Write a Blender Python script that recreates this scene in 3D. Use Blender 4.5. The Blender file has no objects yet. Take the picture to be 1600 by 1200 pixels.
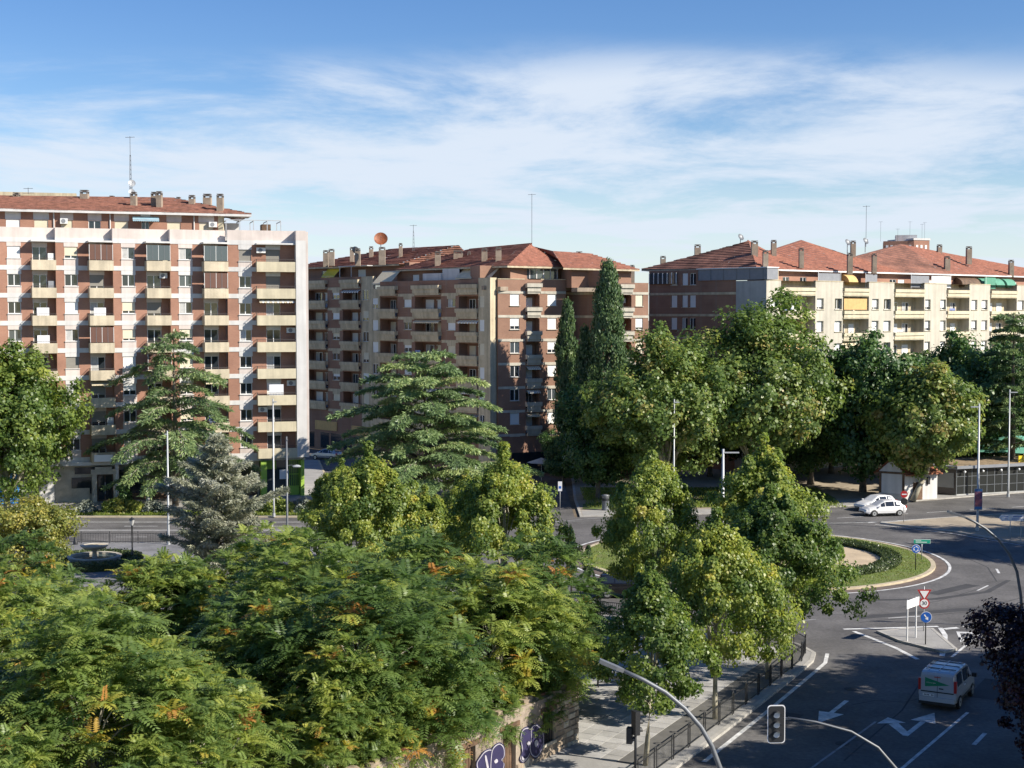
import bpy, math, random
import numpy as np
from mathutils import Vector

SC = bpy.context.scene
COL = SC.collection
R = math.radians

# ------------------------------------------------------------------ camera
CAM_H = 19.5
FPX = 2250.0                      # focal length in pixels of the 1600 px wide photograph
PITCH = math.atan(110.0 / FPX)
cam = bpy.data.cameras.new("camera")
cam.sensor_width = 36.0
cam.lens = FPX / 1600.0 * 36.0
cam.clip_start = 0.5
cam.clip_end = 6000.0
cam_o = bpy.data.objects.new("camera", cam)
cam_o.location = (0, 0, CAM_H)
cam_o.rotation_euler = (math.pi / 2 - PITCH, 0, 0)
COL.objects.link(cam_o)
SC.camera = cam_o
SC.render.resolution_x = 1024
SC.render.resolution_y = 768

# ------------------------------------------------------------------ sun and sky
SUN_EL = R(34.0)
SUN_AZ = math.atan2(0.93, -0.37)          # measured from +Y towards +X
sun_dir = Vector((math.sin(SUN_AZ) * math.cos(SUN_EL), math.cos(SUN_AZ) * math.cos(SUN_EL), math.sin(SUN_EL)))
sl = bpy.data.lights.new("sun", 'SUN')
sl.energy = 3.7
sl.angle = R(0.53)
sl.color = (1.0, 0.93, 0.82)
so = bpy.data.objects.new("sun", sl)
so.rotation_euler = (-sun_dir).to_track_quat('-Z', 'Y').to_euler()
so.location = (60, -30, 80)
COL.objects.link(so)

w = bpy.data.worlds.new("World")
SC.world = w
w.use_nodes = True
nt = w.node_tree
nt.nodes.clear()
N = nt.nodes.new
L = nt.links.new
out = N('ShaderNodeOutputWorld')
bg = N('ShaderNodeBackground')
bg.inputs['Strength'].default_value = 0.085
sky = N('ShaderNodeTexSky')
sky.sky_type = 'NISHITA'
sky.sun_disc = False
sky.sun_elevation = SUN_EL
sky.sun_rotation = SUN_AZ
sky.altitude = 800
sky.air_density = 1.0
sky.dust_density = 0.2
sky.ozone_density = 2.0
# a high bank of thin cloud over the northern half of the sky
tc = N('ShaderNodeTexCoord')
sep = N('ShaderNodeSeparateXYZ')
L(tc.outputs['Generated'], sep.inputs[0])
def wm(op, a, b=None, clamp=False):
    n = N('ShaderNodeMath'); n.operation = op; n.use_clamp = clamp
    for i, v in enumerate((a, b)):
        if v is None: continue
        if isinstance(v, (int, float)): n.inputs[i].default_value = v
        else: L(v, n.inputs[i])
    return n.outputs[0]
zc = wm('ADD', wm('MAXIMUM', sep.outputs[2], 0.0), 0.06)
px = wm('DIVIDE', sep.outputs[0], zc)
py = wm('DIVIDE', sep.outputs[1], zc)
comb = N('ShaderNodeCombineXYZ')
L(px, comb.inputs[0]); L(py, comb.inputs[1])
mp = N('ShaderNodeMapping'); mp.inputs['Scale'].default_value = (1.0, 0.8, 1); mp.inputs['Rotation'].default_value = (0, 0, R(-14)); mp.inputs['Location'].default_value = (3.1, 0.4, 0)
L(comb.outputs[0], mp.inputs[0])
n1 = N('ShaderNodeTexNoise'); n1.inputs['Scale'].default_value = 0.85; n1.inputs['Detail'].default_value = 11; n1.inputs['Roughness'].default_value = 0.64; n1.inputs['Distortion'].default_value = 0.3
L(mp.outputs[0], n1.inputs['Vector'])
n2 = N('ShaderNodeTexNoise'); n2.inputs['Scale'].default_value = 0.3; n2.inputs['Detail'].default_value = 3
L(comb.outputs[0], n2.inputs['Vector'])
# coverage: grows northwards (+Y), ragged edge
edge = wm('ADD', wm('MULTIPLY', py, 1.0), wm('MULTIPLY', wm('SUBTRACT', n2.outputs[0], 0.5), 2.4))
mr = N('ShaderNodeMapRange'); mr.interpolation_type = 'SMOOTHSTEP'
mr.inputs['From Min'].default_value = 3.9; mr.inputs['From Max'].default_value = 4.75
L(edge, mr.inputs['Value'])
dens = N('ShaderNodeMapRange'); dens.interpolation_type = 'SMOOTHSTEP'
dens.inputs['From Min'].default_value = 0.32; dens.inputs['From Max'].default_value = 0.60
L(n1.outputs[0], dens.inputs['Value'])
veil = N('ShaderNodeMapRange'); veil.interpolation_type = 'SMOOTHSTEP'
veil.inputs['From Min'].default_value = 4.6; veil.inputs['From Max'].default_value = 9.5; veil.inputs['To Max'].default_value = 0.6
L(edge, veil.inputs['Value'])
cov = wm('MULTIPLY', wm('MAXIMUM', wm('MULTIPLY', dens.outputs[0], mr.outputs[0]), veil.outputs[0]), 0.92)
mix = N('ShaderNodeMix'); mix.data_type = 'RGBA'
L(cov, mix.inputs['Factor'])
hsv = N('ShaderNodeHueSaturation'); hsv.inputs['Saturation'].default_value = 1.3; hsv.inputs['Hue'].default_value = 0.512; hsv.inputs['Value'].default_value = 0.75
L(sky.outputs[0], hsv.inputs['Color']); L(hsv.outputs[0], mix.inputs[6])
mix.inputs[7].default_value = (4.2, 4.65, 5.3, 1)
L(mix.outputs[2], bg.inputs['Color'])
L(bg.outputs[0], out.inputs['Surface'])

SC.view_settings.view_transform = 'Standard'
SC.view_settings.look = 'None'
SC.view_settings.exposure = 1.1
SC.view_settings.gamma = 1.0
SC.render.engine = 'CYCLES'
SC.cycles.max_bounces = 6
SC.cycles.transparent_max_bounces = 4

# ------------------------------------------------------------------ helpers
def ray(px, py):
    u = (px - 800.0) / FPX; v = (600.0 - py) / FPX
    c, s = math.cos(PITCH), math.sin(PITCH)
    return Vector((u, c + v * s, -s + v * c))
def G(px, py, z=0.0):
    d = ray(px, py); t = (z - CAM_H) / d.z
    return (d.x * t, d.y * t)
def A(px, py, Y):
    d = ray(px, py); t = Y / d.y
    return Vector((d.x * t, Y, CAM_H + d.z * t))

def tag(o, label=None, cat=None, group=None, kind=None):
    if label: o["label"] = label
    if cat: o["category"] = cat
    if group: o["group"] = group
    if kind: o["kind"] = kind
    return o
def link(name, data, parent=None, loc=(0, 0, 0), rz=0.0):
    o = bpy.data.objects.new(name, data)
    o.location = loc
    if rz: o.rotation_euler = (0, 0, rz)
    if parent is not None: o.parent = parent
    COL.objects.link(o)
    return o
def thing(name, label, cat, loc=(0, 0, 0), rz=0.0, group=None):
    return tag(link(name, None, None, loc, rz), label, cat, group)
def copy_tree(o, parent=None):
    c = o.copy(); COL.objects.link(c)
    if parent is not None: c.parent = parent
    for ch in list(o.children): copy_tree(ch, c)
    return c

class MB:
    """collects faces; build() makes one mesh"""
    def __init__(self):
        self.v = []; self.f = []; self.m = []
    def face(self, pts, m=0):
        i = len(self.v)
        self.v.extend([tuple(p) for p in pts]); self.f.append(tuple(range(i, i + len(pts)))); self.m.append(m)
    def box(self, x0, x1, y0, y1, z0, z1, m=0):
        i = len(self.v)
        self.v += [(x0, y0, z0), (x1, y0, z0), (x1, y1, z0), (x0, y1, z0), (x0, y0, z1), (x1, y0, z1), (x1, y1, z1), (x0, y1, z1)]
        for q in ((0, 3, 2, 1), (4, 5, 6, 7), (0, 1, 5, 4), (1, 2, 6, 5), (2, 3, 7, 6), (3, 0, 4, 7)):
            self.f.append(tuple(i + k for k in q)); self.m.append(m)
        return self
    def prism(self, poly, z0, z1, m=0, mtop=None):
        n = len(poly); i = len(self.v)
        self.v += [(p[0], p[1], z0) for p in poly] + [(p[0], p[1], z1) for p in poly]
        self.f.append(tuple(i + n + k for k in range(n))); self.m.append(m if mtop is None else mtop)
        self.f.append(tuple(i + n - 1 - k for k in range(n))); self.m.append(m)
        for k in range(n):
            k2 = (k + 1) % n
            self.f.append((i + k, i + k2, i + n + k2, i + n + k)); self.m.append(m)
        return self
    def plate(self, poly, y0, y1, m=0):
        """polygon in x,z extruded along y"""
        n = len(poly); i = len(self.v)
        self.v += [(p[0], y0, p[1]) for p in poly] + [(p[0], y1, p[1]) for p in poly]
        self.f.append(tuple(i + k for k in range(n))); self.m.append(m)
        self.f.append(tuple(i + n + n - 1 - k for k in range(n))); self.m.append(m)
        for k in range(n):
            k2 = (k + 1) % n
            self.f.append((i + k2, i + k, i + n + k, i + n + k2)); self.m.append(m)
        return self
    def tube(self, pts, rad, n=8, m=0, cap=True):
        pts = [Vector(p) for p in pts]
        if isinstance(rad, (int, float)): rad = [rad] * len(pts)
        i0 = len(self.v)
        up = Vector((0.03, 0.02, 1)).normalized()
        for k, p in enumerate(pts):
            d = (pts[min(k + 1, len(pts) - 1)] - pts[max(k - 1, 0)]).normalized()
            a = d.cross(up)
            if a.length < 0.05: a = d.cross(Vector((1, 0, 0)))
            a.normalize(); b = d.cross(a)
            for j in range(n):
                t = 2 * math.pi * j / n
                q = p + (a * math.cos(t) + b * math.sin(t)) * rad[k]
                self.v.append(tuple(q))
        for k in range(len(pts) - 1):
            for j in range(n):
                j2 = (j + 1) % n
                self.f.append((i0 + k * n + j, i0 + k * n + j2, i0 + (k + 1) * n + j2, i0 + (k + 1) * n + j)); self.m.append(m)
        if cap:
            self.f.append(tuple(i0 + n - 1 - j for j in range(n))); self.m.append(m)
            e = i0 + (len(pts) - 1) * n
            self.f.append(tuple(e + j for j in range(n))); self.m.append(m)
        return self
    def lathe(self, prof, n=20, c=(0, 0), m=0):
        i0 = len(self.v)
        for (r, z) in prof:
            for j in range(n):
                t = 2 * math.pi * j / n
                self.v.append((c[0] + r * math.cos(t), c[1] + r * math.sin(t), z))
        for k in range(len(prof) - 1):
            for j in range(n):
                j2 = (j + 1) % n
                self.f.append((i0 + k * n + j, i0 + k * n + j2, i0 + (k + 1) * n + j2, i0 + (k + 1) * n + j)); self.m.append(m)
        return self
    def mesh(self, name, mats, smooth=False):
        me = bpy.data.meshes.new(name)
        me.from_pydata(self.v, [], self.f)
        if not isinstance(mats, (list, tuple)): mats = [mats]
        for x in mats: me.materials.append(x)
        if len(mats) > 1: me.polygons.foreach_set("material_index", self.m)
        if smooth: me.polygons.foreach_set("use_smooth", [True] * len(self.f))
        me.update()
        return me
    def build(self, name, mats, parent=None, loc=(0, 0, 0), rz=0.0, smooth=False):
        return link(name, self.mesh(name, mats, smooth), parent, loc, rz)

# ------------------------------------------------------------------ materials
MAT = {}
def mat(name, col, rough=0.8, var=0.12, scale=1.5, bump=0.0, bscale=8.0, metal=0.0, spec=0.5, col2=None, fine=0.0, streak=0.0, coat=0.0):
    """procedural surface: base colour broken up by two noises, optional streaks and relief"""
    m = bpy.data.materials.new(name); m.use_nodes = True
    t = m.node_tree; n = t.nodes; l = t.links
    b = n['Principled BSDF']
    b.inputs['Roughness'].default_value = rough
    b.inputs['Metallic'].default_value = metal
    b.inputs['Specular IOR Level'].default_value = spec
    b.inputs['Coat Weight'].default_value = coat
    c = list(col) + [1]
    if var <= 0 and not bump:
        b.inputs['Base Color'].default_value = c
    else:
        geo = n.new('ShaderNodeNewGeometry')
        vec = geo.outputs['Position']
        n1 = n.new('ShaderNodeTexNoise'); n1.inputs['Scale'].default_value = scale; n1.inputs['Detail'].default_value = 6; n1.inputs['Roughness'].default_value = 0.65
        l.new(vec, n1.inputs['Vector'])
        ramp = n.new('ShaderNodeValToRGB')
        d = [max(0, x * (1 - 2.2 * var)) for x in col] if col2 is None else list(col2)
        e = [min(1, x * (1 + 1.3 * var)) for x in col]
        ramp.color_ramp.elements[0].position = 0.3; ramp.color_ramp.elements[0].color = d + [1]
        ramp.color_ramp.elements[1].position = 0.72; ramp.color_ramp.elements[1].color = e + [1]
        l.new(n1.outputs[0], ramp.inputs[0])
        cur = ramp.outputs[0]
        if fine > 0:
            n3 = n.new('ShaderNodeTexNoise'); n3.inputs['Scale'].default_value = scale * 22; n3.inputs['Detail'].default_value = 3
            l.new(vec, n3.inputs['Vector'])
            mx = n.new('ShaderNodeMix'); mx.data_type = 'RGBA'; mx.blend_type = 'OVERLAY'
            mx.inputs['Factor'].default_value = fine
            l.new(cur, mx.inputs[6]); l.new(n3.outputs[0], mx.inputs[7]); cur = mx.outputs[2]
        if streak > 0:
            mp = n.new('ShaderNodeMapping'); mp.inputs['Scale'].default_value = (2.2, 2.2, 0.12)
            l.new(vec, mp.inputs[0])
            n4 = n.new('ShaderNodeTexNoise'); n4.inputs['Scale'].default_value = 1.0; n4.inputs['Detail'].default_value = 5
            l.new(mp.outputs[0], n4.inputs['Vector'])
            r4 = n.new('ShaderNodeValToRGB'); r4.color_ramp.elements[0].position = 0.35; r4.color_ramp.elements[0].color = (1 - streak,) * 3 + (1,)
            r4.color_ramp.elements[1].position = 0.6; r4.color_ramp.elements[1].color = (1, 1, 1, 1)
            l.new(n4.outputs[0], r4.inputs[0])
            mx = n.new('ShaderNodeMix'); mx.data_type = 'RGBA'; mx.blend_type = 'MULTIPLY'; mx.inputs['Factor'].default_value = 1
            l.new(cur, mx.inputs[6]); l.new(r4.outputs[0], mx.inputs[7]); cur = mx.outputs[2]
        l.new(cur, b.inputs['Base Color'])
        if bump:
            n2 = n.new('ShaderNodeTexNoise'); n2.inputs['Scale'].default_value = bscale; n2.inputs['Detail'].default_value = 4
            l.new(vec, n2.inputs['Vector'])
            bp = n.new('ShaderNodeBump'); bp.inputs['Strength'].default_value = bump; bp.inputs['Distance'].default_value = 0.03
            l.new(n2.outputs[0], bp.inputs['Height']); l.new(bp.outputs[0], b.inputs['Normal'])
    MAT[name] = m
    return m
def glow(name, col, strength):
    m = bpy.data.materials.new(name); m.use_nodes = True
    b = m.node_tree.nodes['Principled BSDF']
    b.inputs['Base Color'].default_value = list(col) + [1]
    b.inputs['Emission Color'].default_value = list(col) + [1]
    b.inputs['Emission Strength'].default_value = strength
    MAT[name] = m
    return m
def leafmat(name, cols, trans=0.35, rough=0.42, spec=0.5):
    """leaf: colour picked per leaf from the face attribute tint; light also passes through the blade"""
    m = bpy.data.materials.new(name); m.use_nodes = True
    t = m.node_tree; n = t.nodes; l = t.links
    b = n['Principled BSDF']; b.inputs['Roughness'].default_value = rough; b.inputs['Specular IOR Level'].default_value = spec
    at = n.new('ShaderNodeAttribute'); at.attribute_name = 'tint'
    r = n.new('ShaderNodeValToRGB')
    el = r.color_ramp.elements
    while len(el) < len(cols): el.new(0.5)
    for i, (p, c) in enumerate(cols):
        el[i].position = p; el[i].color = list(c) + [1]
    l.new(at.outputs['Fac'], r.inputs[0])
    l.new(r.outputs[0], b.inputs['Base Color'])
    tr = n.new('ShaderNodeBsdfTranslucent')
    hs = n.new('ShaderNodeHueSaturation'); hs.inputs['Value'].default_value = 1.15; hs.inputs['Saturation'].default_value = 1.1
    l.new(r.outputs[0], hs.inputs['Color']); l.new(hs.outputs[0], tr.inputs['Color'])
    mx = n.new('ShaderNodeMixShader'); mx.inputs[0].default_value = trans
    l.new(b.outputs[0], mx.inputs[1]); l.new(tr.outputs[0], mx.inputs[2])
    l.new(mx.outputs[0], n['Material Output'].inputs['Surface'])
    MAT[name] = m
    return m

def brickmat(name, c1, c2, mortar, bw=0.24, bh=0.065):
    m = mat(name, c1, 0.85, 0.18, 0.5)
    t = m.node_tree; n = t.nodes; l = t.links; b = n['Principled BSDF']
    geo = n.new('ShaderNodeNewGeometry'); sp = n.new('ShaderNodeSeparateXYZ'); l.new(geo.outputs['Position'], sp.inputs[0])
    ad = n.new('ShaderNodeMath'); ad.operation = 'ADD'; l.new(sp.outputs[0], ad.inputs[0]); l.new(sp.outputs[1], ad.inputs[1])
    cb = n.new('ShaderNodeCombineXYZ'); l.new(ad.outputs[0], cb.inputs[0]); l.new(sp.outputs[2], cb.inputs[1])
    br = n.new('ShaderNodeTexBrick'); br.inputs['Scale'].default_value = 1.0
    br.inputs['Brick Width'].default_value = bw; br.inputs['Row Height'].default_value = bh; br.inputs['Mortar Size'].default_value = 0.008
    br.inputs['Color1'].default_value = list(c1) + [1]; br.inputs['Color2'].default_value = list(c2) + [1]; br.inputs['Mortar'].default_value = list(mortar) + [1]
    l.new(cb.outputs[0], br.inputs['Vector'])
    ns = n.new('ShaderNodeTexNoise'); ns.inputs['Scale'].default_value = 0.45; ns.inputs['Detail'].default_value = 6
    l.new(geo.outputs['Position'], ns.inputs['Vector'])
    rp = n.new('ShaderNodeValToRGB'); rp.color_ramp.elements[0].position = 0.3; rp.color_ramp.elements[0].color = (0.72, 0.7, 0.7, 1); rp.color_ramp.elements[1].position = 0.7
    l.new(ns.outputs[0], rp.inputs[0])
    mx = n.new('ShaderNodeMix'); mx.data_type = 'RGBA'; mx.blend_type = 'MULTIPLY'; mx.inputs['Factor'].default_value = 1
    l.new(br.outputs[0], mx.inputs[6]); l.new(rp.outputs[0], mx.inputs[7]); l.new(mx.outputs[2], b.inputs['Base Color'])
    return m

def glassmat(name, col, rough=0.06):
    m = mat(name, col, rough, 0.0, spec=0.8)
    return m

mat('asphalt', (0.128, 0.122, 0.117), 0.85, 0.22, 0.22, 0.5, 30, fine=0.5)
mat('asphalt_dark', (0.05, 0.051, 0.055), 0.85, 0.12, 0.3, 0.3, 30, fine=0.3)
mat('patch', (0.055, 0.055, 0.057), 0.9, 0.15, 0.6, 0.3, 30, fine=0.3)
mat('paint', (0.70, 0.70, 0.68), 0.7, 0.14, 1.6, col2=(0.36, 0.36, 0.35), fine=0.45)
mat('worn_paint', (0.32, 0.32, 0.32), 0.8, 0.25, 1.3, fine=0.4)
mat('paving', (0.33, 0.32, 0.30), 0.85, 0.1, 0.5, 0.2, 14, fine=0.25)
mat('slab_a', (0.43, 0.42, 0.40), 0.85, 0.10, 0.9, 0.2, 14, fine=0.3)
mat('slab_b', (0.38, 0.372, 0.355), 0.85, 0.12, 0.9, 0.2, 14, fine=0.3)
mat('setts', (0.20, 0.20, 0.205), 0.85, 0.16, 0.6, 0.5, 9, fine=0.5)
mat('joint', (0.13, 0.125, 0.115), 0.95, 0.1, 2.0)
mat('kerb', (0.42, 0.40, 0.36), 0.85, 0.13, 1.2, fine=0.3)
mat('kerb_sand', (0.50, 0.42, 0.29), 0.85, 0.12, 1.2, fine=0.3)
mat('apron', (0.15, 0.115, 0.095), 0.9, 0.2, 1.0, fine=0.4)
mat('earth', (0.17, 0.13, 0.085), 0.95, 0.25, 0.35, 0.4, 6, fine=0.4)
mat('park_path', (0.36, 0.30, 0.22), 0.95, 0.14, 0.3, fine=0.3)
mat('sand', (0.52, 0.41, 0.27), 0.95, 0.1, 0.5, 0.3, 5, fine=0.25)
mat('grass_soil', (0.10, 0.15, 0.03), 0.95, 0.3, 0.6, 0.6, 12, col2=(0.14, 0.14, 0.045), fine=0.4)
brickmat('brick_a', (0.42, 0.21, 0.138), (0.37, 0.18, 0.118), (0.39, 0.245, 0.18))
brickmat('brick_b', (0.355, 0.19, 0.122), (0.30, 0.16, 0.104), (0.31, 0.21, 0.155))
mat('white_render', (0.65, 0.635, 0.61), 0.85, 0.05, 0.5, streak=0.12)
mat('pink_render', (0.64, 0.56, 0.51), 0.85, 0.07, 0.4, streak=0.12)
mat('cream_conc', (0.58, 0.50, 0.365), 0.85, 0.1, 0.7, streak=0.22, fine=0.2)
mat('cream_b', (0.60, 0.505, 0.345), 0.85, 0.1, 0.6, streak=0.25, fine=0.2)
mat('cream_c', (0.54, 0.50, 0.41), 0.85, 0.07, 0.5, streak=0.16)
mat('yellow_c', (0.62, 0.55, 0.39), 0.85, 0.08, 0.6, streak=0.15)
mat('grey_render', (0.44, 0.44, 0.42), 0.85, 0.08, 0.5, streak=0.15)
mat('tile', (0.30, 0.122, 0.08), 0.85, 0.2, 1.6, 0.5, 9, fine=0.5)
mat('tile_old', (0.27, 0.122, 0.085), 0.85, 0.24, 1.4, 0.5, 9, fine=0.5)
mat('tile_brown', (0.26, 0.12, 0.083), 0.85, 0.3, 0.5, 0.5, 9, fine=0.5)
mat('chimney', (0.33, 0.265, 0.2), 0.9, 0.15, 1.2, fine=0.2)
mat('chimney_cap', (0.17, 0.15, 0.135), 0.9, 0.1, 1.2)
mat('frame_white', (0.78, 0.78, 0.76), 0.5, 0.0)
mat('frame_dark', (0.06, 0.05, 0.045), 0.5, 0.0)
glassmat('glass', (0.022, 0.028, 0.035))
glassmat('glass_mid', (0.07, 0.085, 0.095))
mat('glass_dim', (0.03, 0.032, 0.03), 0.15, 0.0, spec=0.25)
mat('curtain', (0.45, 0.45, 0.43), 0.6, 0.1, 3.0)
mat('shutter_white', (0.78, 0.78, 0.75), 0.6, 0.03, 1.0)
mat('shutter_cream', (0.68, 0.61, 0.45), 0.6, 0.05, 1.0)
mat('shutter_grey', (0.24, 0.225, 0.19), 0.6, 0.05, 1.0)
mat('shutter_brown', (0.13, 0.06, 0.04), 0.6, 0.05, 1.0)
mat('rail', (0.09, 0.075, 0.065), 0.6, 0.0)
mat('rail_white', (0.7, 0.7, 0.68), 0.5, 0.0)
mat('metal_black', (0.022, 0.023, 0.025), 0.5, 0.0)
mat('metal_grey', (0.17, 0.18, 0.19), 0.5, 0.05, 3.0, metal=0.3)
mat('metal_pale', (0.46, 0.475, 0.48), 0.5, 0.04, 3.0, metal=0.2)
mat('metal_sign', (0.45, 0.46, 0.47), 0.5, 0.0, metal=0.4)
mat('ac_white', (0.72, 0.72, 0.70), 0.6, 0.04, 3)
mat('awning_cream', (0.68, 0.58, 0.40), 0.8, 0.06, 2)
mat('awning_blue', (0.32, 0.48, 0.55), 0.8, 0.08, 2)
mat('awning_orange', (0.62, 0.40, 0.16), 0.8, 0.08, 2)
mat('awning_green', (0.10, 0.30, 0.20), 0.8, 0.08, 2)
mat('awning_grey', (0.24, 0.25, 0.27), 0.8, 0.06, 2)
mat('cloth_blue', (0.22, 0.27, 0.50), 0.9, 0.1, 3)
mat('cloth_red', (0.45, 0.03, 0.03), 0.9, 0.1, 3)
mat('cloth_white', (0.75, 0.76, 0.78), 0.9, 0.05, 3)
mat('lime', (0.36, 0.55, 0.08), 0.6, 0.05, 1.0)
mat('shop_blue', (0.05, 0.25, 0.62), 0.6, 0.05, 1.0)
mat('terracotta', (0.33, 0.13, 0.07), 0.8, 0.1, 2)
mat('rust_dish', (0.28, 0.085, 0.03), 0.6, 0.2, 3)
mat('wood', (0.16, 0.095, 0.055), 0.75, 0.25, 2.5, streak=0.3)
mat('stone', (0.36, 0.285, 0.205), 0.9, 0.22, 1.4, 0.6, 6, fine=0.3)
mat('plaster_old', (0.33, 0.275, 0.215), 0.9, 0.25, 0.9, 0.4, 5, col2=(0.17, 0.135, 0.105), fine=0.3, streak=0.2)
mat('stone_pale', (0.50, 0.45, 0.36), 0.9, 0.15, 1.0, 0.3, 8, fine=0.2)
mat('graffiti_ink', (0.022, 0.018, 0.07), 0.7, 0.1, 3)
mat('graffiti_white', (0.42, 0.40, 0.44), 0.7, 0.1, 3)
mat('bark', (0.20, 0.17, 0.13), 0.9, 0.25, 2.0, 0.5, 10)
mat('bark_plane', (0.36, 0.33, 0.25), 0.9, 0.35, 1.6, 0.3, 6, col2=(0.16, 0.145, 0.10))
mat('bark_pale', (0.42, 0.38, 0.30), 0.9, 0.2, 2.0)
mat('white_paint_car', (0.80, 0.80, 0.80), 0.25, 0.0, coat=0.6)
mat('van_paint', (0.44, 0.46, 0.49), 0.22, 0.0, coat=0.5)
mat('black_paint_car', (0.012, 0.012, 0.014), 0.22, 0.0, coat=0.7)
mat('silver_paint', (0.5, 0.51, 0.52), 0.3, 0.0, metal=0.5, coat=0.5)
mat('tyre', (0.018, 0.018, 0.018), 0.85, 0.0)
mat('rim', (0.55, 0.56, 0.57), 0.35, 0.0, metal=0.7)
mat('plastic_black', (0.02, 0.02, 0.021), 0.6, 0.0)
mat('red_lens', (0.45, 0.02, 0.015), 0.3, 0.0)
mat('sign_blue', (0.01, 0.10, 0.42), 0.5, 0.0)
mat('sign_red', (0.42, 0.02, 0.02), 0.5, 0.0)
mat('sign_white', (0.78, 0.78, 0.78), 0.5, 0.0)
mat('sign_green', (0.0, 0.30, 0.19), 0.5, 0.0)
mat('sign_black', (0.02, 0.02, 0.03), 0.5, 0.0)
mat('sign_yellow', (0.75, 0.55, 0.02), 0.5, 0.0)
mat('poster', (0.30, 0.08, 0.07), 0.6, 0.5, 2.5, col2=(0.03, 0.05, 0.14))
mat('poster_blue', (0.05, 0.16, 0.36), 0.6, 0.1, 2)
mat('logo_green', (0.0, 0.22, 0.10), 0.5, 0.0)
mat('lens_white', (0.80, 0.80, 0.78), 0.4, 0.0)
mat('gravel_roof', (0.30, 0.22, 0.13), 0.95, 0.25, 2.0, fine=0.5)
mat('tarp_green', (0.13, 0.36, 0.27), 0.7, 0.1, 2)
mat('water', (0.10, 0.14, 0.13), 0.08, 0.0)
# ------------------------------------------------------------------ ground, roads, pavements
def sheet(name, poly, z, m, kind='structure', parent=None):
    mb = MB(); mb.face([(p[0], p[1], z) for p in poly]); o = mb.build(name, m, parent)
    if parent is None: tag(o, kind=kind)
    return o
def arc(cx, cy, r, a0, a1, n=24):
    return [(cx + r * math.cos(R(a0 + (a1 - a0) * k / n)), cy + r * math.sin(R(a0 + (a1 - a0) * k / n))) for k in range(n + 1)]
def offset(poly, d):
    """move every corner inwards by d (counter-clockwise polygon)"""
    n = len(poly); res = []
    for i in range(n):
        p0 = Vector(poly[i - 1]).to_2d(); p = Vector(poly[i]).to_2d(); p1 = Vector(poly[(i + 1) % n]).to_2d()
        a = (p - p0).normalized(); b = (p1 - p).normalized()
        na = Vector((-a.y, a.x)); nb = Vector((-b.y, b.x))
        h = (na + nb); h = h.normalized() if h.length > 1e-6 else na
        k = d / max(0.35, h.dot(na))
        res.append((p.x + h.x * k, p.y + h.y * k))
    return res
def ring(name, outer, inner, z0, z1, m, parent=None):
    mb = MB(); n = len(outer)
    for i in range(n):
        j = (i + 1) % n
        a, b, c, d = outer[i], outer[j], inner[j], inner[i]
        mb.face([(*a, z0), (*b, z0), (*b, z1), (*a, z1)]); mb.face([(*a, z1), (*b, z1), (*c, z1), (*d, z1)])
        mb.face([(*c, z0), (*d, z0), (*d, z1), (*c, z1)])
    return mb.build(name, m, parent)
def raised(name, poly, m, h=0.13, kw=0.22, km='kerb'):
    inner = offset(poly, kw)
    o = sheet(name, inner, h - 0.012, m)
    ring('kerb', poly, inner, 0.0, h, MAT[km], o)
    return o
def stripe(name, pts, wd, z=0.012, m='paint', parent=None):
    """painted line along a polyline on the ground"""
    mb = MB(); P = [Vector(p).to_2d() for p in pts]; Lp = []; Rp = []
    for i, p in enumerate(P):
        d = (P[min(i + 1, len(P) - 1)] - P[max(i - 1, 0)]).normalized(); nn = Vector((-d.y, d.x)) * (wd / 2)
        Lp.append(p + nn); Rp.append(p - nn)
    for i in range(len(P) - 1):
        mb.face([(*Rp[i], z), (*Rp[i + 1], z), (*Lp[i + 1], z), (*Lp[i], z)])
    return mb.build(name, MAT[m], parent)

tag(sheet('ground', [(-2500, -400), (2500, -400), (2500, 4000), (-2500, 4000)], -0.03, MAT['earth']), kind='structure')
RC = (19.3, 114.0)                        # centre of the roundabout
road = sheet('road', [(-140, 20), (60, 20), (75, 105), (140, 130), (140, 186), (60, 158), (37, 146), (22, 139.5), (6, 137.2), (6, 168), (-8, 200), (-60, 214), (-64, 206), (-27, 192), (-22, 165), (-18.5, 137), (-140, 137)], 0.0, MAT['asphalt'])
# darker repairs in the asphalt
for pts in ([(22, 92), (34, 96), (34.3, 95.2), (22.3, 91.2)], [(-30, 126), (-14, 126.3), (-14, 125.6), (-30, 125.3)], [(24, 97), (29, 97.4), (33.5, 100), (36.5, 104.5), (36.2, 104.7), (33.2, 100.4), (28.8, 97.9), (24, 97.5)]):
    sheet('repair_strip', pts, 0.004, MAT['patch'], parent=road)
for k, (mx_, my_) in enumerate(((17.6, 74.0), (20.6, 93.5), (12.0, 94.5), (33.0, 96.5), (15.0, 64.5), (38.0, 118.0), (36.0, 140.0))):
    MB().prism([(mx_ + .33 * math.cos(.3927 * j), my_ + .33 * math.sin(.3927 * j)) for j in range(16)], 0.002, 0.009).build('manhole_cover', MAT['asphalt_dark'], road)
for pts, wd in (([(14.5, 62), (19.2, 70), (23.5, 79.5)], .09), ([(22, 90.2), (30, 93.5), (36.5, 99.5), (39, 108), (38, 117)], .1), ([(9, 93.8), (16, 92.2), (24, 92.6)], .09), ([(35.3, 104), (36.6, 110), (36.2, 116), (33.6, 122)], .1), ([(17, 71), (18.3, 71.8), (19.8, 71.5), (21, 72.4)], .07), ([(26, 95), (29, 97), (33.3, 101.5)], .08), ([(41, 138.8), (50, 143.4), (60, 147.6)], .1)):
    stripe('crack_seal', pts, wd, .005, 'patch', road)
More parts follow.
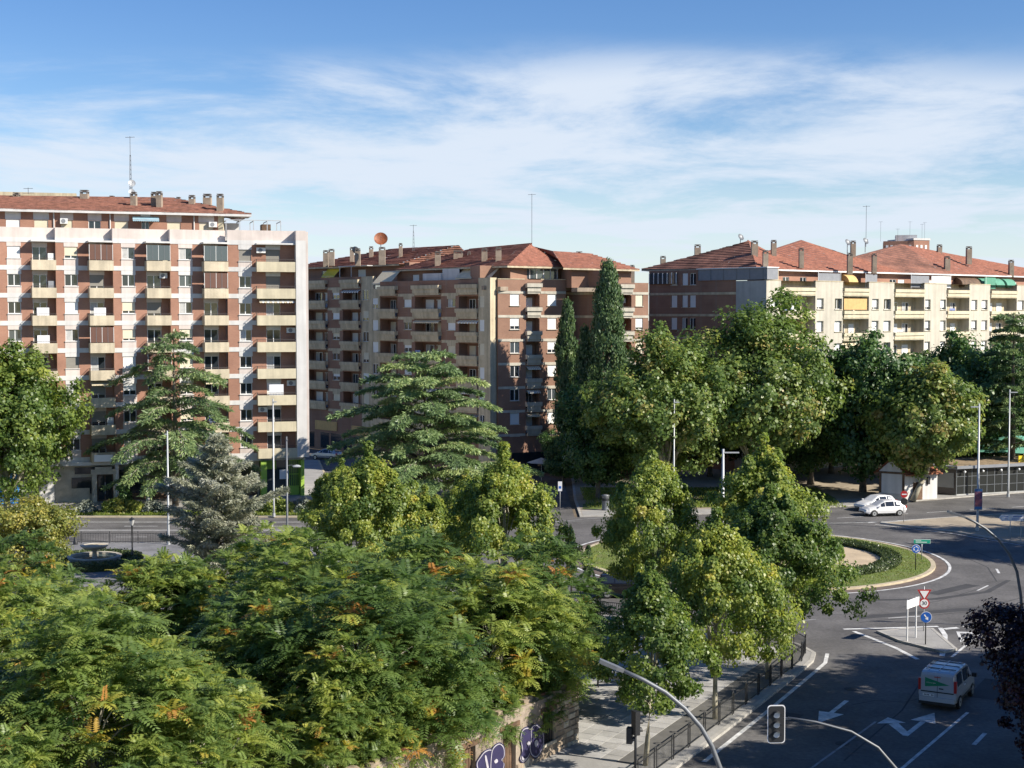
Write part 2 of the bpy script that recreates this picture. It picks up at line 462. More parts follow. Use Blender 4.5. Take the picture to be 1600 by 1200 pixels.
for pts in ([(24.4, 71.8), (26.6, 75.5), (25.3, 76.2), (23.2, 72.5)], [(12.6, 66.5), (14.2, 69.2), (13.3, 69.7), (11.7, 67.0)], [(29.5, 99), (33.6, 102.5), (32.8, 103.2), (29.0, 99.8)]):
    sheet('asphalt_patch', pts, .0045, MAT['patch'], parent=road)
# central island
isl = arc(*RC, 13.9, 0, 360, 64)[:-1]
island = sheet('roundabout_island', arc(*RC, 13.6, 0, 360, 64)[:-1], 0.16, MAT['grass_soil'])
ring('kerb', isl, arc(*RC, 13.55, 0, 360, 64)[:-1], 0.0, 0.17, MAT['kerb_sand'], island)
ring('apron', arc(*RC, 14.75, 0, 360, 64)[:-1], isl, 0.0, 0.018, MAT['apron'], island)
stripe('edge_line', arc(*RC, 14.95, 0, 360, 72), 0.22, 0.022, 'paint', road)
HC = (21.3, 113.9)
sheet('sand_bed', arc(*HC, 8.0, 0, 360, 48)[:-1], 0.20, MAT['sand'], parent=island)
# near pavement with the railing
NP = [(-6.0, 36.0), (7.7, 62.0), (9.8, 65.9), (12.2, 70.5), (15.6, 77.1), (16.9, 79.8), (17.4, 81.6), (17.0, 83.6), (15.9, 85.6), (13.6, 88.0), (10.5, 90.0), (6.0, 92.2), (2.0, 95.0), (-1.6, 98.6), (-4.8, 103.5), (-7.2, 109.5), (-9.5, 115.0), (-13, 119.5), (-18, 121.4), (-90, 121.4), (-90, 20), (-16, 20)]
nearp = raised('near_pavement', NP, MAT['paving'], 0.13, 0.24)
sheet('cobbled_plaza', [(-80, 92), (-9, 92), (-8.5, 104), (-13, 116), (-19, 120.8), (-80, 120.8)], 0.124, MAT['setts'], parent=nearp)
# far pavement by the left block and the park
FP = [(-140, 137.0), (-40, 137.0), (-18.0, 137.0), (-17.6, 139), (-18.2, 152), (-21.0, 165), (-25.5, 190), (-60, 203), (-140, 214)]
farp = raised('far_pavement', FP, MAT['paving'], 0.13, 0.25, 'kerb_sand')
corner = raised('corner_bed', [(-15.2, 137.2), (-3.6, 137.2), (-3.0, 138.0), (-3.2, 149), (-8, 153), (-14.2, 152), (-15.8, 139)], MAT['grass_soil'], 0.13, 0.25, 'kerb_sand')
PK = [(6.5, 137.3), (22, 139.6), (36.5, 146.0), (60, 158.2), (140, 186.5), (140, 230), (7.5, 230), (7.0, 168), (6.5, 150)]
park = raised('park_ground', PK, MAT['park_path'], 0.13, 0.25)
sheet('pavement_strip', [(6.8, 137.6), (22, 139.9), (36.4, 146.3), (60, 158.6), (60, 163), (35, 149.6), (21, 142.6), (6.8, 141.2)], 0.126, MAT['paving'], parent=park)
sheet('lawn', [(7, 142), (20, 143.5), (34, 150.2), (34, 160), (8, 160)], 0.124, MAT['grass_soil'], parent=park)
sheet('park_walk', [(7, 146), (34, 154.4), (34, 156.8), (7, 149)], 0.128, MAT['park_path'], parent=park)
sheet('grass_verge', [(-120, 137.5), (-18.5, 137.5), (-18.5, 140.3), (-120, 140.3)], 0.128, MAT['grass_soil'], parent=farp)
# right-hand island between the two arms of the road
RI = [(34.2, 133.0), (39.4, 127.7), (43.2, 120.9), (60, 112), (80, 124), (80, 151), (49.9, 140.0), (40.2, 136.0)]
rightisl = raised('right_traffic_island', RI, MAT['park_path'], 0.13, 0.25)
# small splitter island with the signs
SI = [(22.3, 87.3), (23.0, 84.6), (24.8, 81.8), (25.8, 82.6), (25.9, 85.5), (26.0, 88.0), (24.5, 88.2)]
splitter = raised('splitter_island', SI, MAT['paving'], 0.13, 0.2)
# pavement on the right of the exit road
RP = [(8.0, 40), (20.0, 59.0), (27.0, 72.0), (31.5, 82.0), (38, 88), (62, 96), (62, 20), (0, 20)]
rp = raised('right_pavement', RP[::-1] if False else [(0, 20), (62, 20), (62, 96), (40, 89), (33.5, 83.0), (28.8, 72.0), (22.5, 60.0), (10.5, 40)], MAT['paving'], 0.13, 0.24)

# --- painted markings
mk = road
stripe('edge_line', [(8.35, 61.8), (10.5, 65.9), (12.9, 70.5), (16.2, 77.0), (17.5, 79.6), (18.1, 81.8)], 0.22, m='paint', parent=mk)
stripe('lane_line', [(-0.5, 40), (13.4, 61.8), (17.4, 68.0)], 0.12, m='worn_paint', parent=mk)
stripe('lane_line', [(3.4, 40.0), (17.3, 61.8), (22.3, 69.6)], 0.16, m='paint', parent=mk)
stripe('lane_line', [(25.0, 81.0), (26.9, 84.2)], 0.16, m='paint', parent=mk)
stripe('lane_line', [(27.1, 84.5), (28.9, 87.4)], 0.16, m='paint', parent=mk)
stripe('lane_dash', [(20.9, 64.3), (22.0, 66.1)], 0.2, m='paint', parent=mk)
stripe('island_line', [(21.0, 87.6), (21.7, 85.5), (22.4, 83.2), (22.9, 80.4)], 0.28, m='paint', parent=mk)
stripe('island_line', [(26.6, 88.6), (26.3, 86.6), (25.5, 84.0), (24.5, 81.2)], 0.3, m='paint', parent=mk)
stripe('island_line', [(20.5, 88.2), (23.0, 88.5), (26.6, 89.0)], 0.28, m='paint', parent=mk)
stripe('yield_dash', [G(1475, 983), G(1497, 981)], 0.4, m='paint', parent=mk)
stripe('yield_dash', [G(1507, 980), G(1527, 977)], 0.4, m='paint', parent=mk)
tri = [G(1494, 987), G(1526, 988), G(1501, 1004)]
mb = MB()
for i in range(3):
    a = Vector(tri[i]); b = Vector(tri[(i + 1) % 3]); c = (Vector(tri[0]) + Vector(tri[1]) + Vector(tri[2])) / 3
    mb.face([(*a, .012), (*b, .012), (*(b.lerp(c, .45)), .012), (*(a.lerp(c, .45)), .012)])
mb.build('yield_triangle', MAT['paint'], mk)
for a, b, wd in (((1388, 966), (1438, 963), .14), ((1527, 923), (1544, 915), .14), ((1557, 889), (1561, 896), .18), ((1534, 949), (1560, 945), .12), ((1250, 970), (1275, 968), .12)):
    stripe('lane_dash', [G(*a), G(*b)], wd, m='paint' if wd > .13 else 'worn_paint', parent=mk)
def arrow(name, o, d, shape):
    """flat painted arrow; shape is a list of polygons in (across, along) metres"""
    d = Vector(d).normalized(); s = Vector((d.y, -d.x)); mb = MB()
    for poly in shape:
        mb.face([(o[0] + s.x * p[0] + d.x * p[1], o[1] + s.y * p[0] + d.y * p[1], 0.012) for p in poly])
    return mb.build(name, MAT['paint'], mk)
p0 = Vector(G(1323, 1095)); p1 = Vector(G(1278, 1130))
ln = (p1 - p0).length
arrow('lane_arrow', p0, p1 - p0, [[(-.12, 0), (.12, 0), (.12, ln * .55), (-.12, ln * .55)], [(-.62, ln * .55), (.62, ln * .55), (0, ln)]])
q0 = Vector(G(1414, 1150)); q1 = Vector(G(1460, 1114)); ln = (q1 - q0).length
arrow('turn_arrow', q0, q1 - q0, [[(-.13, 0), (.13, 0), (.13, ln * .62), (-.13, ln * .62)], [(.6, ln * .6), (0, ln), (-.6, ln * .6)],
      [(-.13, .05), (-.13, .75), (-1.0, 2.0), (-1.25, 1.45)], [(-.62, 2.1), (-1.75, 1.25), (-1.65, 2.55)]])
# avenue on the far left
stripe('edge_line', [(-90, 134.0), (-6, 134.0)], 0.2, m='paint', parent=mk)
stripe('centre_line', [(-90, 129.1), (-10, 129.1)], 0.16, m='paint', parent=mk)
stripe('centre_line', [(-90, 128.6), (-10, 128.6)], 0.16, m='paint', parent=mk)
for k in range(9):
    stripe('lane_dash', [(-62 + 6.6 * k, 131.4), (-58.9 + 6.6 * k, 131.4)], 0.16, m='paint', parent=mk)
    stripe('lane_dash', [(-61 + 6.6 * k, 125.0), (-58.3 + 6.6 * k, 125.0)], 0.14, m='paint', parent=mk)
stripe('edge_line', [(-4, 134.2), (4, 134.4), (12, 135.2)], 0.15, m='worn_paint', parent=mk)
stripe('edge_line', arc(*RC, 25.2, 150, 115, 10), 0.15, m='worn_paint', parent=mk)
# right-hand far road
stripe('edge_line', [(33.6, 132.5), (39.0, 127.1), (43.0, 120.4), (52, 115.2)], 0.16, m='paint', parent=mk)
stripe('edge_line', [(33.2, 133.5), (40.0, 136.5), (49.7, 140.4), (70, 148.2)], 0.16, m='paint', parent=mk)
for k in range(6):
    a = Vector((31.0, 136.6)) + Vector((.93, .37)) * (k * 5.2)
    stripe('lane_dash', [a, a + Vector((.93, .37)) * 3.0], 0.14, m='paint', parent=mk)
for k in range(4):
    stripe('hatch_bar', [(26.5 + k * 1.6, 132.6 + k * .35), (31.0 + k * 1.2, 133.3 + k * .25)], 0.28, m='paint', parent=mk)
# street beside the brown block
stripe('parking_line', [(-1.5, 150), (5, 152)], 0.14, m='worn_paint', parent=mk)
stripe('parking_line', [(-1.8, 160), (5.5, 162)], 0.14, m='worn_paint', parent=mk)

# --- paving slabs on the near pavement: laid along the kerb
kd = Vector((0.466, 0.885)); ks = Vector((kd.y, -kd.x)); ko = Vector((7.7, 62.0))
cand = []
SW, SL_ = 0.80, 0.80
for i in range(-2, 32):
    for j in range(2, 30):
        c = ko + kd * (i * SL_) - ks * (1.35 + j * SW)
        pxx = 800 + c.x / c.y * FPX; pyy = 490 + CAM_H / c.y * FPX
        if c.y > 60 and c.y < 89 and pxx > 800 and c.x < 15.5 - max(0, c.y - 83) * 1.2:
            cand.append((c, pyy))
cand.sort(key=lambda t: -t[1])
slab_m = []
for mname in ('slab_a', 'slab_b', 'paving'):
    mb = MB(); mb.box(-SL_ / 2 + .012, SL_ / 2 - .012, -SW / 2 + .012, SW / 2 - .012, 0, .022); slab_m.append(mb.mesh('paving_slab', MAT[mname]))
rnd = random.Random(5)
ang = math.atan2(kd.y, kd.x)
field = MB()
sheet('joint_bed', [(ko + kd * -2 - ks * 1.6).to_tuple(), (ko + kd * 24.5 - ks * 1.6).to_tuple(), (ko + kd * 24.5 - ks * 14).to_tuple(), (ko + kd * 24.5 - ks * 25).to_tuple(), (ko + kd * -2 - ks * 25).to_tuple()], 0.121, MAT['joint'], parent=nearp)
for k, (c, _) in enumerate(cand):
    if k < 290:
        o = link('paving_slab', rnd.choice(slab_m), nearp, (c.x, c.y, 0.119 + rnd.random() * .006), ang)
    else:
        a = kd * (SL_ / 2 - .012); b = ks * (SW / 2 - .012); zz = .14 + rnd.random() * .004
        field.face([(*(c - a + b), zz), (*(c + a + b), zz), (*(c + a - b), zz), (*(c - a - b), zz)], rnd.randrange(3))
if field.v:
    tag(field.build('paving_field', [MAT['slab_a'], MAT['slab_b'], MAT['paving']], nearp), kind='stuff')
# ------------------------------------------------------------------ buildings
class Fr:
    """a facade plane: local x runs along the facade, local y points into the building"""
    def __init__(s, o, ang):
        s.o = Vector((o[0], o[1])); s.a = ang; s.t = Vector((math.cos(ang), math.sin(ang))); s.i = Vector((-math.sin(ang), math.cos(ang)))
    def W(s, u, y, z=0.0):
        p = s.o + s.t * u + s.i * y
        return Vector((p.x, p.y, z))
    def u(s, px, py=480.0, y=0.0):
        """where the sight line through a pixel meets the plane: (u, z)"""
        d = ray(px, py); o = s.o + s.i * y
        # camera (0,0): d*t = o + t_*u
        det = d.x * (-s.t.y) - (-s.t.x) * d.y
        t = (o.x * (-s.t.y) - (-s.t.x) * o.y) / det
        p = Vector((d.x * t, d.y * t))
        return (p - o).dot(s.t), CAM_H + d.z * t
    def put(s, mb, name, mats, root, u=0, y=0, z=0, smooth=False):
        me = mb if isinstance(mb, bpy.types.Mesh) else mb.mesh(name, [MAT[m] if isinstance(m, str) else m for m in (mats if isinstance(mats, (list, tuple)) else [mats])], smooth)
        p = s.W(u, y, z) - root.location
        return link(name, me, root, p, s.a)
    def box(s, name, m, root, u0, u1, y0, y1, z0, z1):
        return s.put(MB().box(0, u1 - u0, y0, y1, 0, z1 - z0), name, m, root, u0, 0, z0)

def wall(U0, U1, Z0, Z1, holes, back=None, depth=0.2, ends=0.6):
    """a wall face with real openings: reveals and a back plane in every hole; hole = (u0,u1,z0,z1,depth,back material index)"""
    mb = MB()
    us = sorted({U0, U1, *[h[0] for h in holes], *[h[1] for h in holes]}); us = [x for x in us if U0 <= x <= U1]
    zs = sorted({Z0, Z1, *[h[2] for h in holes], *[h[3] for h in holes]}); zs = [x for x in zs if Z0 <= x <= Z1]
    for a, b in zip(us, us[1:]):
        if b - a < 1e-4: continue
        run = None
        for c, d in zip(zs, zs[1:]):
            if d - c < 1e-4: continue
            m_, n_ = (a + b) / 2, (c + d) / 2
            inside = any(h[0] < m_ < h[1] and h[2] < n_ < h[3] for h in holes)
            if inside:
                if run: mb.face([(a, 0, run[0]), (b, 0, run[0]), (b, 0, run[1]), (a, 0, run[1])]); run = None
            else:
                run = (run[0], d) if run else (c, d)
        if run: mb.face([(a, 0, run[0]), (b, 0, run[0]), (b, 0, run[1]), (a, 0, run[1])])
    for h in holes:
        u0, u1, z0, z1 = max(h[0], U0), min(h[1], U1), max(h[2], Z0), min(h[3], Z1); dp = h[4] if len(h) > 4 else depth; bm = h[5] if len(h) > 5 else 0
        rm = h[6] if len(h) > 6 else 0
        mb.face([(u0, 0, z0), (u0, dp, z0), (u0, dp, z1), (u0, 0, z1)][::-1], rm)
        mb.face([(u1, 0, z0), (u1, dp, z0), (u1, dp, z1), (u1, 0, z1)], rm)
        mb.face([(u0, 0, z0), (u1, 0, z0), (u1, dp, z0), (u0, dp, z0)], rm)
        mb.face([(u0, 0, z1), (u1, 0, z1), (u1, dp, z1), (u0, dp, z1)][::-1], rm)
        mb.face([(u0, dp, z0), (u1, dp, z0), (u1, dp, z1), (u0, dp, z1)], bm)
    if ends:
        mb.face([(U0, 0, Z0), (U0, 0, Z1), (U0, ends, Z1), (U0, ends, Z0)])
        mb.face([(U1, 0, Z0), (U1, ends, Z0), (U1, ends, Z1), (U1, 0, Z1)])
        mb.face([(U0, 0, Z1), (U1, 0, Z1), (U1, ends, Z1), (U0, ends, Z1)])
    return mb

_wc = {}
def q5(x): return round(x / .05) * .05
def window(fr, root, u0, u1, z0, z1, y=.14, style='open', rnd=random, frame='frame_white', sill=None):
    """frame with a mullion, panes and, by style, a roller shutter drawn down to some height"""
    wd, h = q5(u1 - u0), q5(z1 - z0)
    key = (wd, h, style, frame)
    if key not in _wc:
        f = MB(); t = .06
        f.box(0, wd, 0, .06, 0, t); f.box(0, wd, 0, .06, h - t, h); f.box(0, t, 0, .06, t, h - t); f.box(wd - t, wd, 0, .06, t, h - t)
        nm = 2 if wd > .7 else 1
        if wd > 2.0: nm = 3
        for k in range(1, nm): f.box(wd * k / nm - .04, wd * k / nm + .04, -.004, .056, t, h - t)
        fm = f.mesh('window', MAT[frame])
        ps = []
        for k in range(nm):
            ps.append((MB().box(wd * k / nm + .03, wd * (k + 1) / nm - .03, .028, .034, t * .8, h - t * .8)).mesh('pane', MAT['glass_mid' if style.startswith('mid') else 'glass']))
        sh = None
        parts = style.split('_')
        if len(parts) == 3:
            frac = float(parts[2]); s = MB(); zb = h * (1 - frac); n = max(3, int(h * frac / .11))
            for k in range(n):
                a = zb + (h - zb) * k / n; b = zb + (h - zb) * (k + 1) / n
                s.face([(.02, -.022, a), (wd - .02, -.022, a), (wd - .02, -.008, b), (.02, -.008, b)])
                s.face([(.02, -.008, b), (wd - .02, -.008, b), (wd - .02, -.022, b), (.02, -.022, b)])
            sh = s.mesh('roller_shutter', MAT['shutter_' + parts[1]])
        cu = None
        if style.startswith('cur'):
            s = MB(); n = 8; wc = wd * .42
            for k in range(n): s.face([(.05 + wc * k / n, .020 + .006 * (k % 2), .08), (.05 + wc * (k + 1) / n, .020 + .006 * ((k + 1) % 2), .08), (.05 + wc * (k + 1) / n, .020 + .006 * ((k + 1) % 2), h - .08), (.05 + wc * k / n, .020 + .006 * (k % 2), h - .08)])
            cu = s.mesh('curtain', MAT['curtain'])
        _wc[key] = (fm, ps, sh, cu)
    fm, ps, sh, cu = _wc[key]
    o = fr.put(fm, 'window', None, root, u0 + (u1 - u0 - wd) / 2, y - .06, z0 + (z1 - z0 - h) / 2)
    for p in ps: link('pane', p, o)
    if sh: link('roller_shutter', sh, o)
    if cu: link('curtain', cu, o)
    if sill:
        k2 = ('sill', wd, sill)
        if k2 not in _wc: _wc[k2] = MB().box(-.08, wd + .08, -y - .06, .02, -.07, 0).mesh('sill', MAT[sill])
        link('sill', _wc[k2], o)
    return o
_rc = {}
def railing(parent, wd, z, y, h=.22, m='rail', nb=None, ret=0.0, name='railing'):
    """bars and a hand rail on top of a balcony front"""
    key = (q5(wd), h, m, ret)
    if key not in _rc:
        w_ = q5(wd); mb = MB(); mb.box(0, w_, -.02, .02, h - .04, h)
        n = nb or max(3, int(w_ / .16))
        for k in range(n + 1): mb.box(w_ * k / n - .008, w_ * k / n + .008, -.008, .008, 0, h - .04)
        if ret:
            mb.box(-.02, .02, .02, ret, h - .04, h)
            for k in range(1, int(ret / .16)): mb.box(-.008, .008, .16 * k - .008, .16 * k + .008, 0, h - .04)
        _rc[key] = mb.mesh(name, MAT[m])
    return link(name, _rc[key], parent, (0, y, z))
def ac_unit(fr, root, u, y, z, w_=.8):
    mb = MB(); mb.box(0, w_, -.34, -.02, 0, .56); o = fr.put(mb, 'air_conditioner', 'ac_white', root, u, y, z)
    f = MB(); i0 = 16
    f.plate([(w_ * .42 + .22 * math.cos(6.283 * k / i0), .28 + .22 * math.sin(6.283 * k / i0)) for k in range(i0)], -.355, -.342)
    link('fan_grille', f.mesh('fan_grille', MAT['awning_grey']), o)
    for xb in (.1, w_ - .1): link('bracket', MB().box(xb - .02, xb + .02, -.32, 0, -.06, -.002).mesh('bracket', MAT['metal_grey']), o)
    return o
def awning(fr, root, u0, u1, y, z, drop, proj, m, stripes=False):
    """slanting cloth with a scalloped valance, on a front bar"""
    mb = MB(); wd = u1 - u0; n = 14
    for k in range(n):
        a, b = wd * k / n, wd * (k + 1) / n
        mm = (k % 2) if stripes else 0
        mb.face([(a, 0, 0), (b, 0, 0), (b, -proj, -drop), (a, -proj, -drop)], mm)
        mb.face([(a, -proj, -drop), (b, -proj, -drop), (b, -proj - .01, -drop - .12), ((a + b) / 2, -proj - .01, -drop - .2), (a, -proj - .01, -drop - .12)], mm)
    o = fr.put(mb, 'awning', [m, 'frame_white'] if stripes else [m], root, u0, y, z)
    r = MB(); r.tube([(0, -proj, -drop), (wd, -proj, -drop)], .025, 6); r.tube([(0, 0, 0), (wd, 0, 0)], .04, 6)
    link('awning_bar', r.mesh('awning_bar', MAT['metal_pale']), o)
    return o
def chimney(root, x, y, z, w_, d, h, cap=True, name='chimney', m='chimney'):
    w_ *= .78; mb = MB(); mb.box(-w_ / 2, w_ / 2, -d / 2, d / 2, -1.2, h)
    o = mb.build(name, MAT[m], root, Vector((x, y, z)) - root.location)
    if cap:
        c = MB(); c.box(-w_ / 2 - .01, w_ / 2 + .01, -d / 2 - .01, d / 2 + .01, h + .18, h + .26)
        for sx in (-1, 1):
            for sy in (-1, 1): c.box(sx * w_ * .4 - .06, sx * w_ * .4 + .06, sy * d * .4 - .06, sy * d * .4 + .06, h, h + .18)
        c.box(-w_ / 2 + .02, w_ / 2 - .02, -d / 2 + .02, d / 2 - .02, h + .34, h + .42); c.box(-w_ * .2, w_ * .2, -d * .2, d * .2, h + .26, h + .34)
        link('cap', c.mesh('cap', MAT['chimney_cap']), o)
    return o
def roof_plane(root, e0, e1, r1, r0, n, m, name='roof_slope', lip=.10):
    """tiled slope in n stepped courses from the eave e0-e1 up to the ridge r0-r1"""
    e0, e1, r0, r1 = [Vector(p) for p in (e0, e1, r0, r1)]; n = max(6, int(n * .8)); mb = MB(); rr = random.Random(int(e0.x * 31 + n))
    for k in range(n):
        a, b = k / n, (k + 1) / n
        p0, p1 = e0.lerp(r0, a), e1.lerp(r1, a); q0, q1 = e0.lerp(r0, b), e1.lerp(r1, b)
        up = Vector((0, 0, lip + rr.random() * .025))
        segs = max(1, int((p1 - p0).length / 1.3)); 
        for s in range(segs):
            j = Vector((0, 0, (rr.random() - .5) * .035))
            c0, c1 = p0.lerp(p1, s / segs) + up + j, p0.lerp(p1, (s + 1) / segs) + up + j
            d0, d1 = q0.lerp(q1, s / segs), q0.lerp(q1, (s + 1) / segs)
            mb.face([c0, c1, d1, d0]); mb.face([c0 - up * 1.3, c1 - up * 1.3, c1, c0])
    L_ = root.location
    mb.v = [(x - L_.x, y - L_.y, z - L_.z) for x, y, z in mb.v]
    return mb.build(name, MAT[m], root)
def poly_part(name, m, root, faces):
    mb = MB(); L_ = root.location
    for f in faces: mb.face([Vector(p) - L_ for p in f])
    return mb.build(name, MAT[m], root)
def strip_between(name, m, root, pts, h, th=.12):
    """a fascia board under an eave: vertical band along 3D points"""
    mb = MB(); L_ = root.location
    for a, b in zip(pts, pts[1:]):
        a, b = Vector(a) - L_, Vector(b) - L_
        d = (b - a); nn = Vector((-d.y, d.x, 0)).normalized() * th
        lo = Vector((0, 0, -h))
        mb.face([a + lo, b + lo, b, a]); mb.face([a + lo + nn, b + lo + nn, b + lo, a + lo]); mb.face([a, b, b + nn, a + nn])
    return mb.build(name, MAT[m], root)
def dish(root, x, y, z, r, m, aim=(.3, -.8, .3), mast=1.2):
    mb = MB(); n = 20; A_ = Vector(aim).normalized(); s = A_.cross(Vector((0, 0, 1))).normalized(); t = s.cross(A_)
    rings = []
    for k in range(5):
        q = k / 4; rings.append([A_ * (q * q * r * .28) + (s * math.cos(6.283 * j / n) + t * math.sin(6.283 * j / n)) * (r * q + .01) for j in range(n)])
    for a, b in zip(rings, rings[1:]):
        for j in range(n): mb.face([a[j], a[(j + 1) % n], b[(j + 1) % n], b[j]])
    for a, b in zip(rings, rings[1:]):
        for j in range(n): mb.face([b[j] - A_ * .03, b[(j + 1) % n] - A_ * .03, a[(j + 1) % n] - A_ * .03, a[j] - A_ * .03])
    o = mb.build('satellite_dish', MAT[m], root, Vector((x, y, z)) - root.location)
    a = MB(); a.tube([(0, 0, -mast), (0, 0, 0)], .05, 6); a.tube([-t * r, A_ * r * .9], .02, 5); a.tube([A_ * r * .85, A_ * r], .06, 6)
    link('mount', a.mesh('mount', MAT['metal_grey']), o)
    return o
def antenna(root, x, y, z, h, tri=True, arms=3, lean=0.0):
    mb = MB()
    if tri:
        for k in range(3):
            a = k * 2.094; mb.tube([(.16 * math.cos(a), .16 * math.sin(a), 0), (.06 * math.cos(a) + lean, .06 * math.sin(a), h * .72)], .022, 4)
        for k in range(int(h / .5)):
            q = k * .5 / h / .72
            if q > 1: break
            r_ = .16 - .1 * q
            for j in range(3):
                a, b = j * 2.094, (j + 1) * 2.094; mb.tube([(r_ * math.cos(a) + lean * q, r_ * math.sin(a), k * .5), (r_ * math.cos(b) + lean * q, r_ * math.sin(b), k * .5 + .25)], .012, 3)
    mb.tube([(lean if tri else 0, 0, h * .7 if tri else 0), (lean * 1.3, 0, h)], .03, 5)
    for k in range(arms):
        z_ = h - .12 - .5 * k; w_ = .5 + .12 * k
        mb.tube([(lean * 1.3 - w_, .02 * k, z_), (lean * 1.3 + w_, .02 * k, z_ + .04)], .02, 4)
        for j in range(-3, 4): mb.tube([(lean * 1.3 + w_ * j / 3.5, -.25, z_ + .02), (lean * 1.3 + w_ * j / 3.5, .25, z_ + .02)], .012, 3)
    return mb.build('antenna', MAT['metal_grey'], root, Vector((x, y, z)) - root.location)

# =============== block A: pink, white and brick slab on the left ===============
LA = Fr((-37.7, 149.0), R(16.3))
bA = thing('apartment_block', 'apartment block of brick and pale bands with cream box balconies', 'building', (-37.7, 149, 0))
rA = random.Random(3)
ZB0 = 26.72; FP_ = 2.805                        # underside of the top band, storey height
corn = [LA.u(88 + 89.3 * k)[0] for k in range(-3, 4)]
SER = R(8.5)
SHUT = ['open', 'open', 'open', 'cur', 'cur', 'x_white_1', 'x_white_1', 'x_cream_1', 'x_white_.6', 'x_cream_.75', 'x_grey_1', 'x_grey_1', 'x_brown_1', 'x_cream_.8', 'mid']
def bandrow(k): return ZB0 - FP_ * k
for bi in range(6):
    u0 = corn[bi]; W_ = (corn[bi + 1] - corn[bi]) * math.cos(SER)
    o3 = LA.W(u0, 0); F = Fr((o3.x, o3.y), R(16.3) + SER)
    wu0, wu1 = W_ * .145, W_ * .40
    bu0 = W_ * .562; du0, du1 = W_ * .60, W_ * .86
    holes = []
    rows = []
    for k in range(8):
        zt = bandrow(k); zn = bandrow(k + 1)
        holes.append((wu0 + .06, wu1 - .06, zn + 1.20, zt - .42, .16)); rows.append((zt, zn))
        holes.append((du0, du1, zn + .12, zt - .45, .16))
    F.put(wall(0, W_, bandrow(8), ZB0 + .2, holes, ends=1.2), 'wall', ['brick_a'], bA)
    for k, (zt, zn) in enumerate(rows):
        F.box('head_panel', 'white_render' if k % 3 else 'pink_render', bA, wu0, wu1, -.03, -.002, zt - .42, zt - .0)
        F.box('sill_panel', 'pink_render', bA, wu0, wu1, -.045, -.002, zn + .47, zn + 1.20)
        window(F, bA, wu0 + .06, wu1 - .06, zn + 1.20, zt - .42, .14, rA.choice(SHUT), sill='white_render')
        F.box('head_panel', 'pink_render', bA, du0 - .04, du1 + .04, -.03, -.002, zt - .45, zt - .02)
        window(F, bA, du0, du1, zn + .12, zt - .45, .14, rA.choice(['open', 'open', 'cur', 'x_grey_1', 'open', 'x_grey_.5', 'open', 'x_grey_.7']))
        # white band at floor level
        F.box('floor_band', 'white_render', bA, -.03, W_ + .0, -.05, -.004, zn, zn + .47)
        # balcony box
        mb = MB(); bw = W_ - bu0 + .0; pr = 1.3
        mb.box(0, bw, -pr, -pr + .1, 0, 1.02); mb.box(0, .1, -pr + .1, -.06, 0, 1.02); mb.box(.1, bw, -pr + .1, -.06, 0, .16)
        b = F.put(mb, 'balcony', 'cream_conc', bA, bu0, 0, zn - .02)
        railing(b, bw, 1.02, -pr + .05, .2, ret=pr - .1)
        if rA.random() < .22: awning(F, bA, bu0 + .15, W_ - .12, -.06, zt - .12, .28, .8, rA.choice(['awning_cream', 'awning_cream', 'awning_grey']), rA.random() < .4)
        elif rA.random() < .16:
            mb = MB(); mb.box(0, bw - .1, -pr + .02, -pr + .05, 0, 1.55)
            g = F.put(mb, 'balcony_screen', rA.choice(['shutter_brown', 'glass_mid', 'shutter_white', 'curtain']), bA, bu0 + .02, 0, zn + 1.06)
            for q in range(5): link('glazing_bar', MB().box((bw - .1) * q / 4 - .02, (bw - .1) * q / 4 + .02, -pr + .0, -pr + .018, 0, 1.55).mesh('glazing_bar', MAT['frame_white' if q % 2 == 0 else 'metal_grey']), g)
        r_ = rA.random()
        if r_ < .16: ac_unit(F, bA, W_ - 1.0, -.02, zt - .75)
        elif r_ < .36: F.box('balcony_cupboard', rA.choice(['ac_white', 'awning_grey', 'shutter_cream']), bA, W_ - .72, W_ - .1, -.6, -.1, zn + .15, zn + 1.7)
        elif r_ < .5:
            cl = MB(); cl.box(bu0 + .5 - bu0, 1.7, -.62, -.6, 0, .85); F.put(cl, 'hanging_laundry', rA.choice(['cloth_white', 'cloth_blue', 'cloth_white']), bA, bu0, 0, zn + .95)
    # canopy over the top balcony and the parapet block
    F.box('canopy', 'white_render', bA, bu0 - .05, W_, -1.25, -.05, ZB0 + .04, ZB0 + .22)
    F.box('floor_band', 'white_render', bA, -.03, W_, -.05, .6, ZB0, ZB0 + .47)
    F.box('parapet', 'pink_render', bA, -.02, W_, -.02, .25, ZB0 + .47, ZB0 + 1.5)
    F.box('parapet_side', 'pink_render', bA, -.02, .2, .25, 1.2, ZB0 + .472, ZB0 + 1.49)
